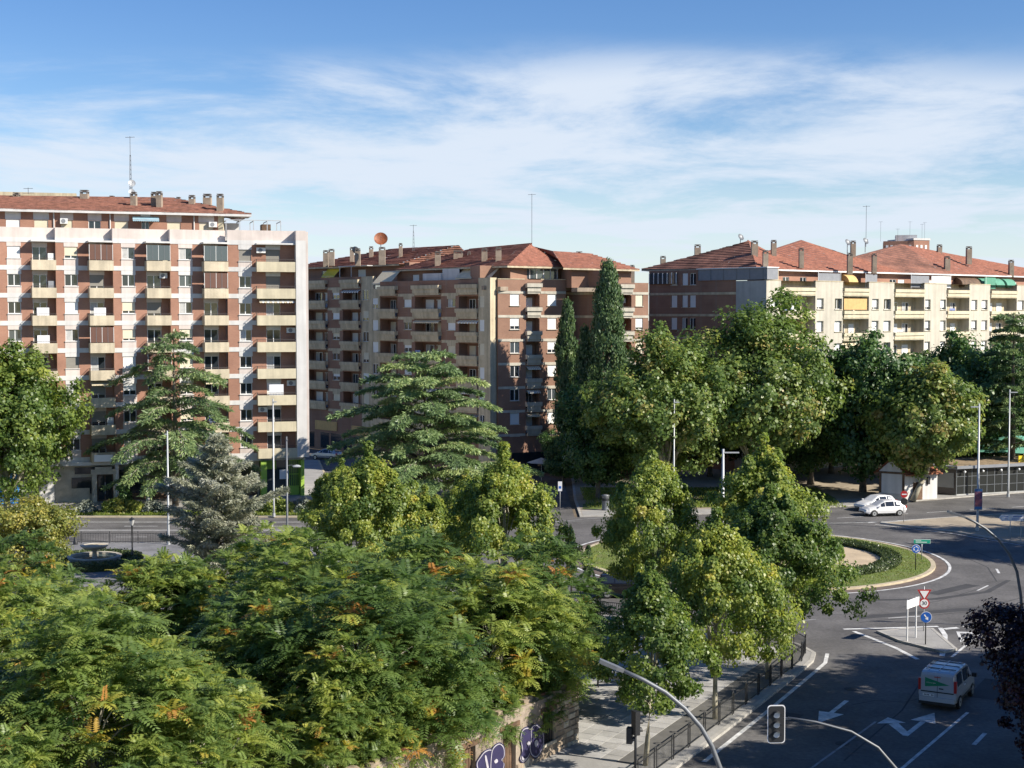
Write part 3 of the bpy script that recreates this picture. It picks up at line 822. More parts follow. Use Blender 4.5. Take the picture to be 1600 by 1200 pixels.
# end bay with the wide balconies and the white gable wall
u0 = corn[6]; ue = LA.u(475)[0]; o3 = LA.W(u0, 0); F = Fr((o3.x, o3.y), R(16.3)); W_ = ue - u0
pu = lambda px_: (LA.u(px_)[0] - u0)
holes = []
for k in range(8):
    zt, zn = bandrow(k), bandrow(k + 1)
    holes += [(pu(374), pu(393), zn + 1.1, zt - .5, .16), (pu(416), pu(438), zn + .12, zt - .48, .16)]
F.put(wall(0, W_, bandrow(8), ZB0 + .2, holes, ends=8.0), 'wall', ['brick_a'], bA)
for k in range(8):
    zt, zn = bandrow(k), bandrow(k + 1)
    F.box('floor_band', 'white_render', bA, 0, pu(400), -.05, -.004, zn, zn + .47)
    F.box('head_panel', 'white_render', bA, pu(373), pu(394), -.035, -.002, zt - .5, zt)
    F.box('sill_panel', 'pink_render', bA, pu(373), pu(394), -.04, -.002, zn + .47, zn + 1.1)
    window(F, bA, pu(374), pu(393), zn + 1.1, zt - .5, .14, rA.choice(['open', 'cur', 'x_grey_1', 'x_grey_.5', 'open']), sill='white_render')
    F.box('head_panel', 'white_render', bA, pu(415.5), pu(438.5), -.03, -.002, zt - .48, zt - .02)
    window(F, bA, pu(416), pu(438), zn + .12, zt - .48, .14, ['x_grey_.7', 'x_grey_1', 'cur', 'open', 'cur', 'x_white_1', 'open', 'open'][k])
    mb = MB(); bw = pu(460.5) - pu(400); pr = 1.15
    mb.box(0, bw, -pr, -pr + .1, 0, 1.05); mb.box(0, .1, -pr + .1, -.005, 0, 1.05); mb.box(.1, bw, -pr + .1, -.005, 0, .16)
    b = F.put(mb, 'balcony', 'yellow_c', bA, pu(400), 0, zn - .04)
    railing(b, bw, 1.05, -pr + .05, .28, ret=pr - .1)
    if k in (2,): awning(F, bA, pu(404), pu(458), -.03, zt - .1, .22, .9, 'awning_cream', True)
    if k in (0, 3, 5): ac_unit(F, bA, pu(401 if k == 0 else 447), -.01, zt - .85, .95)
    if k == 6: ac_unit(F, bA, pu(402), -.01, zt - .8, .95)
    if k == 5:
        cl = MB(); cl.box(0, 1.5, -.95, -.93, 0, 1.15); F.put(cl, 'hanging_laundry', 'cloth_white', bA, pu(418), 0, zn + 1.0)
F.box('end_wall', 'white_render', bA, pu(460.5), W_ + .05, -1.2, -.02, bandrow(8), ZB0 + .47)
F.box('end_wall', 'pink_render', bA, W_ + .052, W_ + .3, -1.19, 9.0, bandrow(8) - .02, ZB0 + 1.4)
F.box('floor_band', 'white_render', bA, 0, pu(460.4), -.05, .5, ZB0, ZB0 + .47)
F.box('canopy', 'white_render', bA, pu(400), pu(460), -1.0, -.05, ZB0 + .02, ZB0 + .18)
F.box('parapet', 'pink_render', bA, 0, W_ + .05, -.03, .25, ZB0 + .47, ZB0 + 1.52)
F.box('parapet', 'pink_render', bA, pu(460.5), W_ + .05, -1.2, -.031, ZB0 + .47, ZB0 + 1.5)
# terrace slab, attic storey
u_l = corn[0]; ua1 = LA.u(346)[0]
LA.box('terrace', 'chimney', bA, u_l, ue, .9, 12.0, ZB0 - .2, ZB0 + .46)
AF = Fr(LA.W(0, 2.4).to_2d(), R(16.3)); az0, az1 = ZB0 + .46, 30.05
au = lambda p: AF.u(p, 345)[0]
wins = [(-33, -10, 'x_white_1'), (9, 31, 'x_white_1'), (53, 75, 'x_cream_.7'), (95, 113, 'x_cream_1'), (138, 157, 'open'), (179, 200, 'x_cream_1'), (221, 233, 'open'), (261, 282, 'x_cream_1'), (311, 333, 'x_cream_1')]
holes = [(au(a), au(b), az0 + .35, az0 + 1.95, .16) for a, b, _ in wins]
AF.put(wall(u_l, au(346), az0, az1, holes, ends=8), 'attic_wall', ['brick_a'], bA)
for (a, b, st), h in zip(wins, holes):
    window(AF, bA, h[0], h[1], h[2], h[3], .14, st); AF.box('head_panel', 'white_render' if a < 60 else 'pink_render', bA, h[0] - .06, h[1] + .1, -.03, -.002, az0 + 1.95, az1 - .1)
for p in (84, 172, 303): AF.put(MB().tube([(0, -.08, az0), (0, -.08, az1)], .07, 8), 'downpipe', 'white_render', bA, au(p))
ac_unit(AF, bA, au(94), -.02, az0 + 1.55, .75); ac_unit(AF, bA, au(326), -.02, az0 + 1.45, .85)
awning(AF, bA, au(207), au(248), -.02, az1 - .45, .35, 1.1, 'awning_blue')
eL, eR = AF.W(u_l, -.7, az1 + .12), AF.W(au(392), -.7, az1 + .0)
pk, pr_ = AF.W(u_l, 9.0, az1 + 2.05), AF.W(au(270), 9.0, az1 + 2.35)
roof_plane(bA, eL, eR, pr_, pk, 16, 'tile_old')
roof_plane(bA, eR, AF.W(au(392), 14, az1), pr_, pr_, 12, 'tile')
strip_between('fascia', 'white_render', bA, [eL + Vector((0, 0, .02)), eR + Vector((0, 0, .02))], .28)
poly_part('soffit', 'white_render', bA, [[eL - Vector((0, 0, .22)), eR - Vector((0, 0, .22)), AF.W(au(392), 3, az1 - .22), AF.W(u_l, 3, az1 - .1)]])
LA.box('stair_tower', 'cream_b', bA, u_l, LA.u(120)[0], 17, 20, az1 - 1, az1 + 3.0)
def chim(px_, y0, ybase, root, fr, yy, w_, h, d=.7, m='chimney'):
    u_, z_ = fr.u(px_, y0, yy); u2, zb = fr.u(px_, ybase, yy)
    p = fr.W(u_, yy); return chimney(root, p.x, p.y, zb, w_, d, z_ - zb - .42, m=m)
for px_, y0, yb, yy, w_ in ((26, 301, 318, 8, .8), (132, 297, 318, 7.5, 1.1), (209, 300, 326, 3.0, .75), (241, 300, 324, 3.6, .75), (249, 299, 328, 2.4, .7), (300, 305, 320, 5, .8), (324, 303, 321, 5, 1.1), (175, 306, 316, 9, .6), (279, 308, 314, 10, .6), (344, 303, 336, 1.0, .85)):
    chim(px_, y0, yb, bA, AF, yy, w_, 1)
p = AF.W(au(344), .3); chimney(bA, p.x, p.y, az0 + 1.2, .95, .7, 1.9, False, 'chimney_base', 'yellow_c')
u_, z_ = AF.u(203, 213, 8.5); p = AF.W(u_, 8.5); antenna(bA, p.x, p.y, az1 + 1.6, z_ - az1 - 1.6, True, 1)
u_, z_ = AF.u(206, 287, 8.2); p = AF.W(u_, 8.0); dish(bA, p.x, p.y, z_, .38, 'metal_pale', mast=1.5); dish(bA, p.x, p.y - .1, z_ - .95, .33, 'metal_pale', mast=.8)
u_, z_ = AF.u(44, 296, 12); p = AF.W(u_, 12); antenna(bA, p.x, p.y, az1 + 2.6, z_ - az1 - 2.4, False, 2)
# roof terrace at the end: pergola with creeper and pots
pg0, pg1 = au(352), au(437)
mb = MB()
for q in range(5):
    uq = pg0 + (pg1 - pg0) * q / 4; mb.box(uq - .04, uq + .04, -.9, -.82, az0, az0 + 2.1); mb.box(uq - .04, uq + .04, 2.6, 2.68, az0, az0 + 2.1); mb.box(uq - .03, uq + .03, -.9, 2.68, az0 + 2.1, az0 + 2.18)
mb.box(pg0, pg1, -.9, -.82, az0 + 2.18, az0 + 2.26); AF.put(mb, 'pergola', 'metal_pale', bA)
AF.box('terrace_room', 'white_render', bA, au(352), au(375), 1.2, 4, az0, az0 + 2.0); AF.box('terrace_shed', 'wood', bA, au(410), au(424), .6, 2.2, az0, az0 + 1.9)
# ground floor: recessed shop fronts, portal, columns, lime green shop at the corner
zg = bandrow(8)
LA.box('ground_wall', 'stone_pale', bA, u_l, LA.u(405)[0], 1.0, 1.3, 0, zg - .36)
LA.box('floor_slab', 'white_render', bA, u_l, ue, -.12, 12, zg - .35, zg - .005)
gu = lambda p, y=1.0: LA.u(p, 760, y)[0]
LA.box('shop_window', 'glass', bA, gu(117), gu(166), .93, .98, 2.95, 3.65); LA.box('shop_window', 'glass', bA, gu(112), gu(143), .93, .98, .9, 2.6)
LA.box('wall_panel', 'stone_pale', bA, gu(112), gu(140), .8, .92, .1, 1.5)
mb = MB(); a, b = gu(144), gu(180); d0, d1 = gu(151.5), gu(177)
mb.box(a, d0, -.2, .9, 0, 3.0); mb.box(d1, b, -.2, .9, 0, 3.0); mb.box(a - .1, b + .1, -.35, .9, 3.0, 3.5); mb.box(a + .3, b - .3, -.3, .9, 3.5, 3.75)
po = LA.put(mb, 'portal', 'stone_pale', bA)
dm = MB(); dm.box(d0, d1, .5, .56, .1, 2.95); dob = LA.put(dm, 'door', 'wood', bA)
gm = MB(); gm.box(d0 + .15, (d0 + d1) / 2 - .06, .46, .49, .3, 2.8); gm.box((d0 + d1) / 2 + .06, d1 - .15, .46, .49, .3, 2.8); LA.put(gm, 'door_glass', 'glass', bA)
LA.put(MB().box((d0 + d1) / 2 - .03, (d0 + d1) / 2 + .03, .40, .44, .9, 2.1), 'door_handle', 'metal_pale', bA)
for p_ in (183, 231, 292, 330, 372): LA.put(MB().lathe([(.24, 0), (.2, .3), (.2, zg - .36)], 12), 'column', 'white_render', bA, gu(p_, 0), -.1)
for p_, q_ in ((186, 228), (236, 288), (296, 326), (334, 368), (376, 402)):
    LA.box('shop_window', 'glass', bA, gu(p_), gu(q_), .9, .96, .8, 3.3); LA.box('shop_plinth', 'wood', bA, gu(p_), gu(q_), .86, .985, .1, .78)
LA.box('shop_sign', 'sign_white', bA, LA.u(147, 708, -1.1)[0], LA.u(176, 708, -1.1)[0], -1.16, -1.1, zg + .1, zg + .8)
LA.box('shop_front', 'shop_blue', bA, gu(-20), gu(30), .5, .9, .2, 3.4); LA.box('shop_front', 'white_render', bA, gu(62), gu(85), .5, .9, .1, 2.4)
lz = zg - .36
for p_, q_ in ((408, 417), (470, 475.5)): LA.box('lime_pillar', 'lime', bA, gu(p_, -.6), gu(q_, -.6), -.75, .3, 0, lz)
LA.box('lime_panel', 'lime', bA, gu(408, 0), gu(431), .6, .8, lz - 1.0, lz); LA.box('lime_sill', 'lime', bA, gu(452), gu(466), .3, .5, 0, 1.0)
mb = MB(); a, b = gu(452, .4), gu(467, .4)
for q in range(6): mb.box(a + (b - a) * q / 5 - .04, a + (b - a) * q / 5 + .04, .3, .36, 1.0, lz)
for zz in (1.0, 2.3, lz - .1): mb.box(a, b, .29, .37, zz, zz + .1)
LA.put(mb, 'lime_grille', 'lime', bA); LA.box('shop_glass', 'glass_mid', bA, gu(405), ue - .3, 1.0, 1.1, 0, lz)
LA.box('white_board', 'sign_white', bA, gu(437, -.2), gu(451, -.2), -.2, -.14, 1.9, 2.9)
sw = LA.put(wall(0, 12, 0, zg - .36, [], ends=0), 'side_wall', ['white_render'], bA)
sw.location = LA.W(ue - .25, .1, 0) - bA.location; sw.rotation_euler.z = R(16.3 + 90)
for k_, (x0_, wl) in enumerate(((112, 'planter wall'), (205, 'planter wall'))):
    pass

# =============== block B: brown brick, angled, in the middle ===============
bB = thing('apartment_block', 'brown brick apartment block with cream bands and a red tiled roof', 'building', (-8.6, 177, 0))
rB = random.Random(9)
AB = R(-47)
FB = Fr((-8.6, 177.0), AB)
FAo = FB.W(FB.u(582)[0], 6.0)
FA = Fr((FAo.x, FAo.y), AB)
def brown_balcony(F, root, u0, u1, zt, m='cream_b', rail=.12):
    mb = MB(); w_ = u1 - u0
    mb.box(0, w_, -.62, -.50, -.45, 0); mb.box(.12, w_ - .12, -.46, -.36, -.98, -.5); mb.box(.0, w_, -.5, -.002, -.52, -.45)
    mb.box(.0, .1, -.5, -.002, -.44, 0); mb.box(w_ - .1, w_, -.5, -.002, -.44, 0); mb.box(.2, w_ - .2, -.34, -.002, -1.22, -.98)
    b = F.put(mb, 'balcony', m, root, u0, 0, zt)
    railing(b, w_, 0, -.56, rail, nb=8)
    return b
SB = ['open', 'cur', 'x_white_1', 'x_white_.6', 'x_cream_1', 'x_cream_.7', 'x_cream_1', 'mid', 'open', 'x_white_1']
def brown_facade(F, root, U0, U1, zts, balcs, winds, zbot, ztop, brick, cream, rnd, holes_extra=(), wstyle=SB, lights=True, ends=.6, bh=(.2, 1.55), rv=.16):
    holes = []; door = []
    for zt in zts:
        for (a, b) in balcs: holes.append((a + .12, b - .12, zt - 1.0, zt + 1.48, 1.35, 1 if brick == 'cream_c' else 0, 1 if brick == 'cream_c' else 0))
        for (a, b) in winds: holes.append((a, b, zt + bh[0], zt + bh[1], rv))
    F.put(wall(U0, U1, zbot, ztop, holes + list(holes_extra), ends=ends), 'wall', [brick, 'cream_b' if brick == 'cream_c' else 'brick_b'], root)
    for zt in zts:
        for (a, b) in balcs:
            brown_balcony(F, root, a, b, zt, cream)
            n = 2 if b - a > 2.6 else 1; wd = (b - a - .5) / (n * 1.55)
            for k in range(n):
                c = a + .35 + (b - a - .7) * (k + .5) / n
                window(F, root, c - wd / 2, c + wd / 2, zt - .95, zt + 1.15, 1.34, rnd.choice(wstyle))
            r_ = rnd.random()
            if r_ < .18: awning(F, root, a + .15, b - .15, .1, zt + 1.42, .22, .5, rnd.choice(['awning_cream', 'awning_cream', 'awning_grey']), rnd.random() < .5)
            elif r_ < .3:
                F.box('hanging_laundry', rnd.choice(['cloth_white', 'cloth_blue', 'cloth_white', 'cloth_red']), root, a + .5, a + 1.5, -.3, -.28, zt - .1, zt + .5)
            elif r_ < .42: ac_unit(F, root, b - 1.15, 1.3, zt + .6, .75)
            if lights: F.put(MB().lathe([(0.0, .1), (.08, .05), (.09, -.03), (0, -.1)], 8), 'wall_lamp', 'lens_white', root, (a + b) / 2 + .3, 1.26, zt + 1.1)
        for (a, b) in winds:
            window(F, root, a, b, zt + bh[0], zt + bh[1], rv - .02, rnd.choice(wstyle), sill=cream)
zB = [20.1 - 2.83 * k for k in range(7)]
bu = lambda p: FB.u(p, 500)[0]
U0, U1 = bu(594), bu(751)
bal = [(bu(594), bu(622)), (bu(647.5), bu(690)), (bu(716), bu(750.5))]
wn = [(bu(631.5), bu(643)), (bu(699.5), bu(711.5))]
brown_facade(FB, bB, U0, U1, zB[:6], bal, wn, 0, 23.6, 'brick_b', 'cream_b', rB)
for zt in [23.0] + zB[:6]:
    for (a, b) in ((bal[0][1], bal[1][0]), (bal[1][1], bal[2][0])):
        FB.box('floor_band', 'cream_b', bB, a, b, -.05, -.004, zt - 1.35, zt - 1.0)
    for (a, b) in wn: FB.box('head_panel', 'cream_b', bB, a - .1, b + .1, -.045, -.003, zt - 1.38 + .1, zt - 1.352) if False else FB.box('head_panel', 'cream_b', bB, a - .08, b + .08, -.04, -.003, zt - 1.72 + .44 - .44, zt - 1.352)
for (a, b) in bal: brown_balcony(FB, bB, a, b, 23.0)
# cream pier at the corner, its lit flank
cu0, cu1 = U1, bu(769.5)
hl = [(bu(752.5), bu(760), zt + .15, zt + 1.5, .16) for zt in zB[:6]]
FB.put(wall(cu0, cu1, 0, 23.75, hl, ends=1.0), 'pier', ['cream_b'], bB, 0, -.35)
for h in hl: window(FB, bB, h[0], h[1], h[2], h[3], -.21, rB.choice(['x_white_1', 'x_white_1', 'x_cream_1', 'open']), sill='cream_b')
# left cream return with small windows
ru0, ru1 = bu(579), U0
hl = [(bu(583), bu(591.5), zt + .05, zt + 1.4, .16) for zt in zB[:6]]
FB.put(wall(ru0, ru1, 0, 22.7, hl, ends=6.5), 'pier', ['cream_b'], bB, 0, -.1)
for h in hl: window(FB, bB, h[0], h[1], h[2], h[3], .04, rB.choice(SB), sill='cream_b')
# rear-left wing
zA = [21.35 - 2.86 * k for k in range(7)]
fa = lambda p: FA.u(p, 500)[0]
bal2 = [(fa(477.5), fa(512.5)), (fa(535), fa(564.5))]
wn2 = [(fa(520), fa(530.5))]
brown_facade(FA, bB, fa(440), fa(565), zA[:6], bal2, wn2, 0, 24.6, 'brick_b', 'cream_b', rB)
for zt in [24.2] + zA[:6]:
    FA.box('floor_band', 'cream_b', bB, bal2[0][1], bal2[1][0], -.05, -.004, zt - 1.4, zt - 1.02)
    FA.box('floor_band', 'cream_b', bB, fa(441), bal2[0][0], -.05, -.004, zt - 1.4, zt - 1.02)
    FA.box('head_panel', 'cream_b', bB, wn2[0][0] - .08, wn2[0][1] + .08, -.04, -.003, zt - 1.75, zt - 1.402)
for (a, b) in bal2: brown_balcony(FA, bB, a, b, 24.2)
hl = [(fa(567), fa(576), zt - .0, zt + 1.4, .16) for zt in zA[:6]]
FA.put(wall(fa(565), fa(583), 0, 24.6, hl, ends=.5), 'pier', ['cream_b'], bB, 0, -.02)
for h in hl: window(FA, bB, h[0], h[1], h[2], h[3], .12, rB.choice(SB), sill='cream_b')
FA.box('entrance_panel', 'awning_orange', bB, fa(492), fa(526), -.1, -.004, 2.9, 4.2); FA.box('entrance_panel', 'awning_orange', bB, fa(549), fa(600), -.1, -.004, 2.6, 3.9)
for p_, q_ in ((478, 490), (500, 513), (516, 532), (536, 548)): FA.box('shop_window', 'glass', bB, fa(p_), fa(q_), -.02, -.004, .3, 2.5)
# lit front of the corner wing
cpt = FB.W(cu1 + .3, .6); FC_ = Fr((cpt.x, cpt.y), R(24))
cu = lambda p: FC_.u(p, 480)[0]
zC = [20.25 - 2.83 * k for k in range(7)]
brown_facade(FC_, bB, 0, cu(884), zC[:6], [(cu(820.5), cu(844.5))], [(cu(797), cu(811.5)), (cu(855.5), cu(869.5))], 0, 23.55, 'brick_b', 'cream_c', rB, wstyle=['x_white_1', 'x_white_.7', 'x_white_1', 'open', 'mid'])
for zt in [23.1] + zC[:6]:
    for a, b in ((0, cu(820.5)), (cu(844.5), cu(884))): FC_.box('floor_band', 'cream_c', bB, a, b, -.05, -.004, zt - 1.22, zt - .92)
    for a, b in ((cu(797), cu(811.5)), (cu(855.5), cu(869.5))): FC_.box('head_panel', 'cream_c', bB, a - .06, b + .06, -.04, -.003, zt - 1.28, zt - 1.222)
brown_balcony(FC_, bB, cu(820.5), cu(844.5), 23.1, 'cream_c')
for a, b in ((0, cu(820)), (cu(845), cu(884))): FC_.box('parapet_cap', 'cream_b', bB, a, b, -.04, .3, 23.552, 23.65)
# right-hand wing: shaded flank and lit front
ep = A(941, 480, 172.0); FE = Fr((ep.x, ep.y), R(24)); FS = Fr((ep.x, ep.y), AB)
eu = lambda p: FE.u(p, 480)[0]
ZE = [20.2 - 2.83 * k for k in range(7)]
brown_facade(FE, bB, 0, eu(1013), ZE[:6], [(eu(966), eu(988))], [(eu(993), eu(1004.5))], 0, 23.2, 'brick_b', 'cream_c', rB, wstyle=['x_cream_1', 'x_white_.8', 'open'])
for zt in [23.0] + ZE[:6]:
    FE.box('floor_band', 'cream_c', bB, eu(988), eu(1013), -.05, -.004, zt - 1.22, zt - .92); FE.box('floor_band', 'cream_c', bB, 0, eu(966), -.05, -.004, zt - 1.22, zt - .92)
    FS.box('floor_band', 'cream_b', bB, -8, 0, -.04, -.004, zt - 1.22, zt - .92)
brown_balcony(FE, bB, eu(966), eu(988), 23.0, 'cream_c')
FS.put(wall(-8.5, 0, 0, 24.6, [], ends=0), 'flank_wall', ['brick_b'], bB)
# attic walls, terraces and the tiled roofs
def attic(F, root, u0, u1, y, z0, z1, m, wins_, rnd, ws=('x_white_1', 'open', 'x_cream_1', 'mid'), ends=3):
    f = Fr(F.W(0, y).to_2d(), F.a); hs = [(a, b, z0 + .25, z0 + 1.75, .14) for a, b in wins_]
    f.put(wall(u0, u1, z0, z1, hs, ends=ends), 'attic_wall', [m], root)
    for h in hs: window(f, root, *h[:4], .12, rnd.choice(ws))
    F.box('terrace', 'chimney', root, u0, u1, .62, y - .01, z0 - .5, z0 - .02)
    return f
attic(FB, bB, bu(600), bu(776), 2.2, 22.7, 25.3, 'brick_b', [(bu(624), bu(634)), (bu(672), bu(684))], rB)
attic(FA, bB, fa(450), fa(620), 2.2, 23.9, 26.4, 'brick_b', [(fa(484), fa(495)), (fa(540), fa(552))], rB)
attic(FC_, bB, -1.5, cu(895), 1.9, 22.8, 25.2, 'brick_b', [(cu(857), cu(866))], rB)
attic(FE, bB, -3, eu(1000), 2.2, 22.6, 24.9, 'brick_b', [(eu(970), eu(980))], rB)
FC_.box('glazed_gallery', 'glass_mid', bB, cu(800), cu(876), 1.0, 1.88, 23.7, 24.85)
for q in range(8): FC_.box('gallery_post', 'white_render', bB, cu(800) + (cu(876) - cu(800)) * q / 7 - .06, cu(800) + (cu(876) - cu(800)) * q / 7 + .06, .94, .995, 23.7, 24.85)
FC_.box('gallery_roof', 'white_render', bB, cu(798), cu(878), .8, 1.9, 24.86, 25.05)
# terrace clutter: windbreak screens, sheds, awnings, pots
for p_, q_, z_, m_ in ((706, 731, 1.9, 'cream_c'), (735, 762, 2.0, 'awning_cream')): 
    awning(FB, bB, bu(p_), bu(q_), 2.1, 25.1, 1.25, 1.5, 'awning_cream')
FB.box('terrace_shed', 'white_render', bB, bu(652), bu(680), .9, 2.0, 22.75, 24.5); FB.box('terrace_screen', 'white_render', bB, bu(680), bu(706), 1.2, 1.26, 23.4, 25.0)
awning(FB, bB, bu(578), bu(606), 2.1, 25.0, 1.6, 1.7, 'awning_cream')
FA.box('sun_roof', 'white_render', bB, fa(527), fa(572), .2, 2.0, 26.05, 26.15)
for p_ in (529, 547): FA.put(MB().tube([(0, .25, 24.2), (0, .25, 26.05)], .06, 6), 'sun_roof_post', 'white_render', bB, fa(p_))
awning(FA, bB, fa(499), fa(519), 1.6, 25.9, 1.1, 1.2, 'sign_yellow')
# roofs
def up(F, u, y, z): return F.W(u, y, z)
ze = 25.15; zr = 28.2
b0, b1 = up(FB, bu(606), 1.3, ze), FB.W(cu1 + 1.2, 1.3, ze)
hip = FB.W(cu1 - 2.2, 8.6, zr)
r0 = FB.W(bu(660), 8.6, zr - .3)
roof_plane(bB, b0, b1, hip, r0, 20, 'tile')
roof_plane(bB, FB.W(bu(606), 14, ze), b0, r0, r0, 12, 'tile_old')
c1 = FC_.W(cu(905), 1.0, ze); cr = FC_.W(cu(872), 8.0, zr - .2)
roof_plane(bB, b1, c1, cr, hip, 20, 'tile')
e1 = FE.W(eu(1008), 1.4, 24.85); e0 = FE.W(-4.5, 1.4, 24.95); er = FE.W(2.0, 7.5, 27.0)
roof_plane(bB, e0, e1, er, FE.W(-3, 7.5, 27.2), 14, 'tile')
roof_plane(bB, c1, e0, FE.W(-3, 7.5, 27.2), cr, 16, 'tile')
a0, a1 = FA.W(fa(430), 1.3, 26.2), FA.W(fa(612), 1.3, 26.2); ar0, ar1 = FA.W(fa(535), 9.5, 28.9), FA.W(fa(632), 9.5, 28.9)
roof_plane(bB, a0, a1, ar1, ar0, 20, 'tile'); roof_plane(bB, a1, FA.W(fa(625), 14, 26.2), ar1, ar1, 14, 'tile_brown')
roof_plane(bB, FA.W(fa(430), 16, 26.0), a0, ar0, ar0, 10, 'tile_old')
for pts in ([b0, b1, c1, e0, e1], [a0, a1]): strip_between('fascia', 'cream_b', bB, pts, .22)
poly_part('soffit', 'cream_b', bB, [[p - Vector((0, 0, .2)) for p in (b0, b1, FB.W(cu1, 4, ze), FB.W(bu(606), 4, ze))], [p - Vector((0, 0, .2)) for p in (b1, c1, FC_.W(cu(905), 4, ze), FC_.W(0, 4, ze))], [p - Vector((0, 0, .2)) for p in (a0, a1, FA.W(fa(612), 4, 26.2), FA.W(fa(430), 4, 26.2))]])
for px_, y0, yb, D_, w_ in ((509, 391, 404, 206, .9), (518, 389, 402, 204, 1.0), (559, 388, 402, 198, .9), (597, 386, 400, 195, 1.1), (550, 386, 396, 204, .7), (580, 385, 392, 206, .7),
                        (684, 393, 408, 181, .9), (716, 391, 404, 182, 1.5), (757, 388, 405, 176, .9), (779, 386, 402, 174, .9), (733, 393, 399, 182, .5), (905, 393, 407, 180, 1.0), (988, 414, 430, 184, .7), (626, 380, 392, 200, .6)):
    p = A(px_, y0, D_); zb = A(px_, yb, D_).z; chimney(bB, p.x, p.y, zb, w_, .7, p.z - zb - .42)
p = A(595, 374, 196); dish(bB, p.x, p.y, p.z, .92, 'rust_dish', (.12, -1, .45), 1.6)
p = A(555, 391, 199); dish(bB, p.x, p.y, p.z, .5, 'metal_grey', (.3, 1, .4), 1.2)
p = A(646, 392, 200); antenna(bB, p.x, p.y, p.z, 3.6, True, 1); p = A(831, 392, 183); antenna(bB, p.x, p.y, p.z, 7.2, False, 1, .0)
# shops and parasol at the foot of the lit front
FC_.box('shop_window', 'glass', bB, cu(800), cu(876), -.06, -.01, .4, 2.9)

# =============== block C: cream block on the right ===============
bC = thing('apartment_block', 'cream apartment block with stepped yellow balconies and a brown tiled roof', 'building', (30.6, 173.5, 0))
rC = random.Random(21)
FR = Fr((30.6, 173.5), R(38)); FL = Fr((30.6, 173.5), AB)
ru = lambda p: FR.u(p, 480)[0]
zc_ = [19.85 - 2.82 * k for k in range(6)]
balc = [(1220, 1274), (1317, 1357.5), (1397, 1444), (1479, 1514.5), (1547, 1588.5), (1632, 1680)]
wnc = [(1203, 1214), (1276.5, 1287), (1304.5, 1315.5), (1362.5, 1373), (1381, 1392), (1445.5, 1454), (1469.5, 1478), (1518, 1527), (1534, 1543), (1590, 1600), (1610, 1622)]
B_ = [(ru(a), ru(b)) for a, b in balc]; W2 = [(ru(a), ru(b)) for a, b in wnc]
brown_facade(FR, bC, 0, ru(1700), zc_, [], W2, 0, 23.5, 'cream_c', 'yellow_c', rC, holes_extra=[(a, b, zc_[-1] - 4, 23.6, 1.5, 1, 0) for a, b in B_], wstyle=['x_white_1', 'x_white_1', 'x_white_.75', 'x_white_.8', 'x_white_1', 'open'], ends=.3, rv=.36)
for a, b in B_:
    for i, zt in enumerate([22.7] + zc_):
        mb = MB(); w_ = b - a
        mb.box(.05, w_ - .05, -.25, -.15, -.42, 0); mb.box(.12, w_ - .12, -.12, -.02, -.85, -.44); mb.box(.18, w_ - .18, .0, .12, -1.1, -.87); mb.box(.0, w_, -.15, 1.49, -.98, -.88)
        mb.box(.02, .1, -.15, 1.49, -.42, 0)
        bb = FR.put(mb, 'balcony', 'yellow_c', bC, a, 0, zt); railing(bb, w_ - .2, 0, -.2, .16, nb=6)
        if i == 0: continue
        n = 2; wd = w_ * .2
        for k in range(n):
            c = a + w_ * (.3 + .36 * k); window(FR, bC, c - wd / 2, c + wd / 2, zt - .85, zt + 1.15, 1.49, rC.choice(['open', 'cur', 'x_white_.7', 'x_white_1', 'open', 'x_white_.6']))
        FR.box('dark_door', 'awning_grey', bC, a + .25, a + w_ * .17, 1.44, 1.49, zt - .85, zt + 1.2)
        r_ = rC.random()
        if r_ < .2: FR.box('striped_blind', 'awning_orange', bC, a + .1, b - .5, -.1, -.07, zt + .1, zt + 1.55)
        elif r_ < .42: awning(FR, bC, a + .1, b - .2, .3, zt + 1.55, .45, .7, rC.choice(['awning_cream', 'awning_orange', 'awning_cream']))
        elif r_ < .55: ac_unit(FR, bC, b - 1.2, 1.46, zt - .7)
        elif r_ < .72: FR.box('hanging_laundry', rC.choice(['cloth_white', 'cloth_blue', 'cloth_white']), bC, a + .6, a + 1.9, -.05, -.03, zt - .2, zt + .35)
for (a, b) in zip([0] + [x[1] for x in B_], [x[0] for x in B_] + [ru(1700)]): FR.box('parapet_cap', 'cream_b', bC, a, b, -.05, .35, 23.502, 23.6)
# shaded left wing, brick and grey render with a glazed top gallery
lu = lambda p: FL.u(p, 480)[0]
ul = lu(1014)
zw = [20.3 - 2.82 * k for k in range(5)]
wl = [(lu(1049), lu(1058)), (lu(1066), lu(1074.5)), (lu(1078), lu(1087))]
hs = [(a, b, z_ - .0, z_ + 1.5, .16) for a, b in wl for z_ in [23.1] + zw]
FL.put(wall(ul, lu(1150), 0, 25.0, hs, ends=0), 'flank_wall', ['brick_b'], bC)
for h in hs: window(FL, bC, *h[:4], .14, rC.choice(['x_white_1', 'x_white_1', 'open', 'cur']), sill='cream_b')
FL.put(wall(lu(1150), 0, 0, 23.5, [], ends=0), 'flank_wall', ['grey_render'], bC, 0, -.02)
for z_ in [23.0] + zw: FL.box('floor_band', 'cream_b', bC, ul, lu(1150), -.05, -.004, z_ - 1.15, z_ - .85)
FL.box('glazed_gallery', 'awning_grey', bC, lu(1092), .2, -.15, 2.0, 23.62, 25.0); FL.box('gallery_roof', 'frame_white', bC, lu(1090), .3, -.3, 2.1, 25.01, 25.13)
for q in range(6): FL.box('gallery_post', 'metal_grey', bC, lu(1092) - lu(1092) * q / 5.2 - .04, lu(1092) - lu(1092) * q / 5.2 + .04, -.18, -.152, 23.62, 25.0)
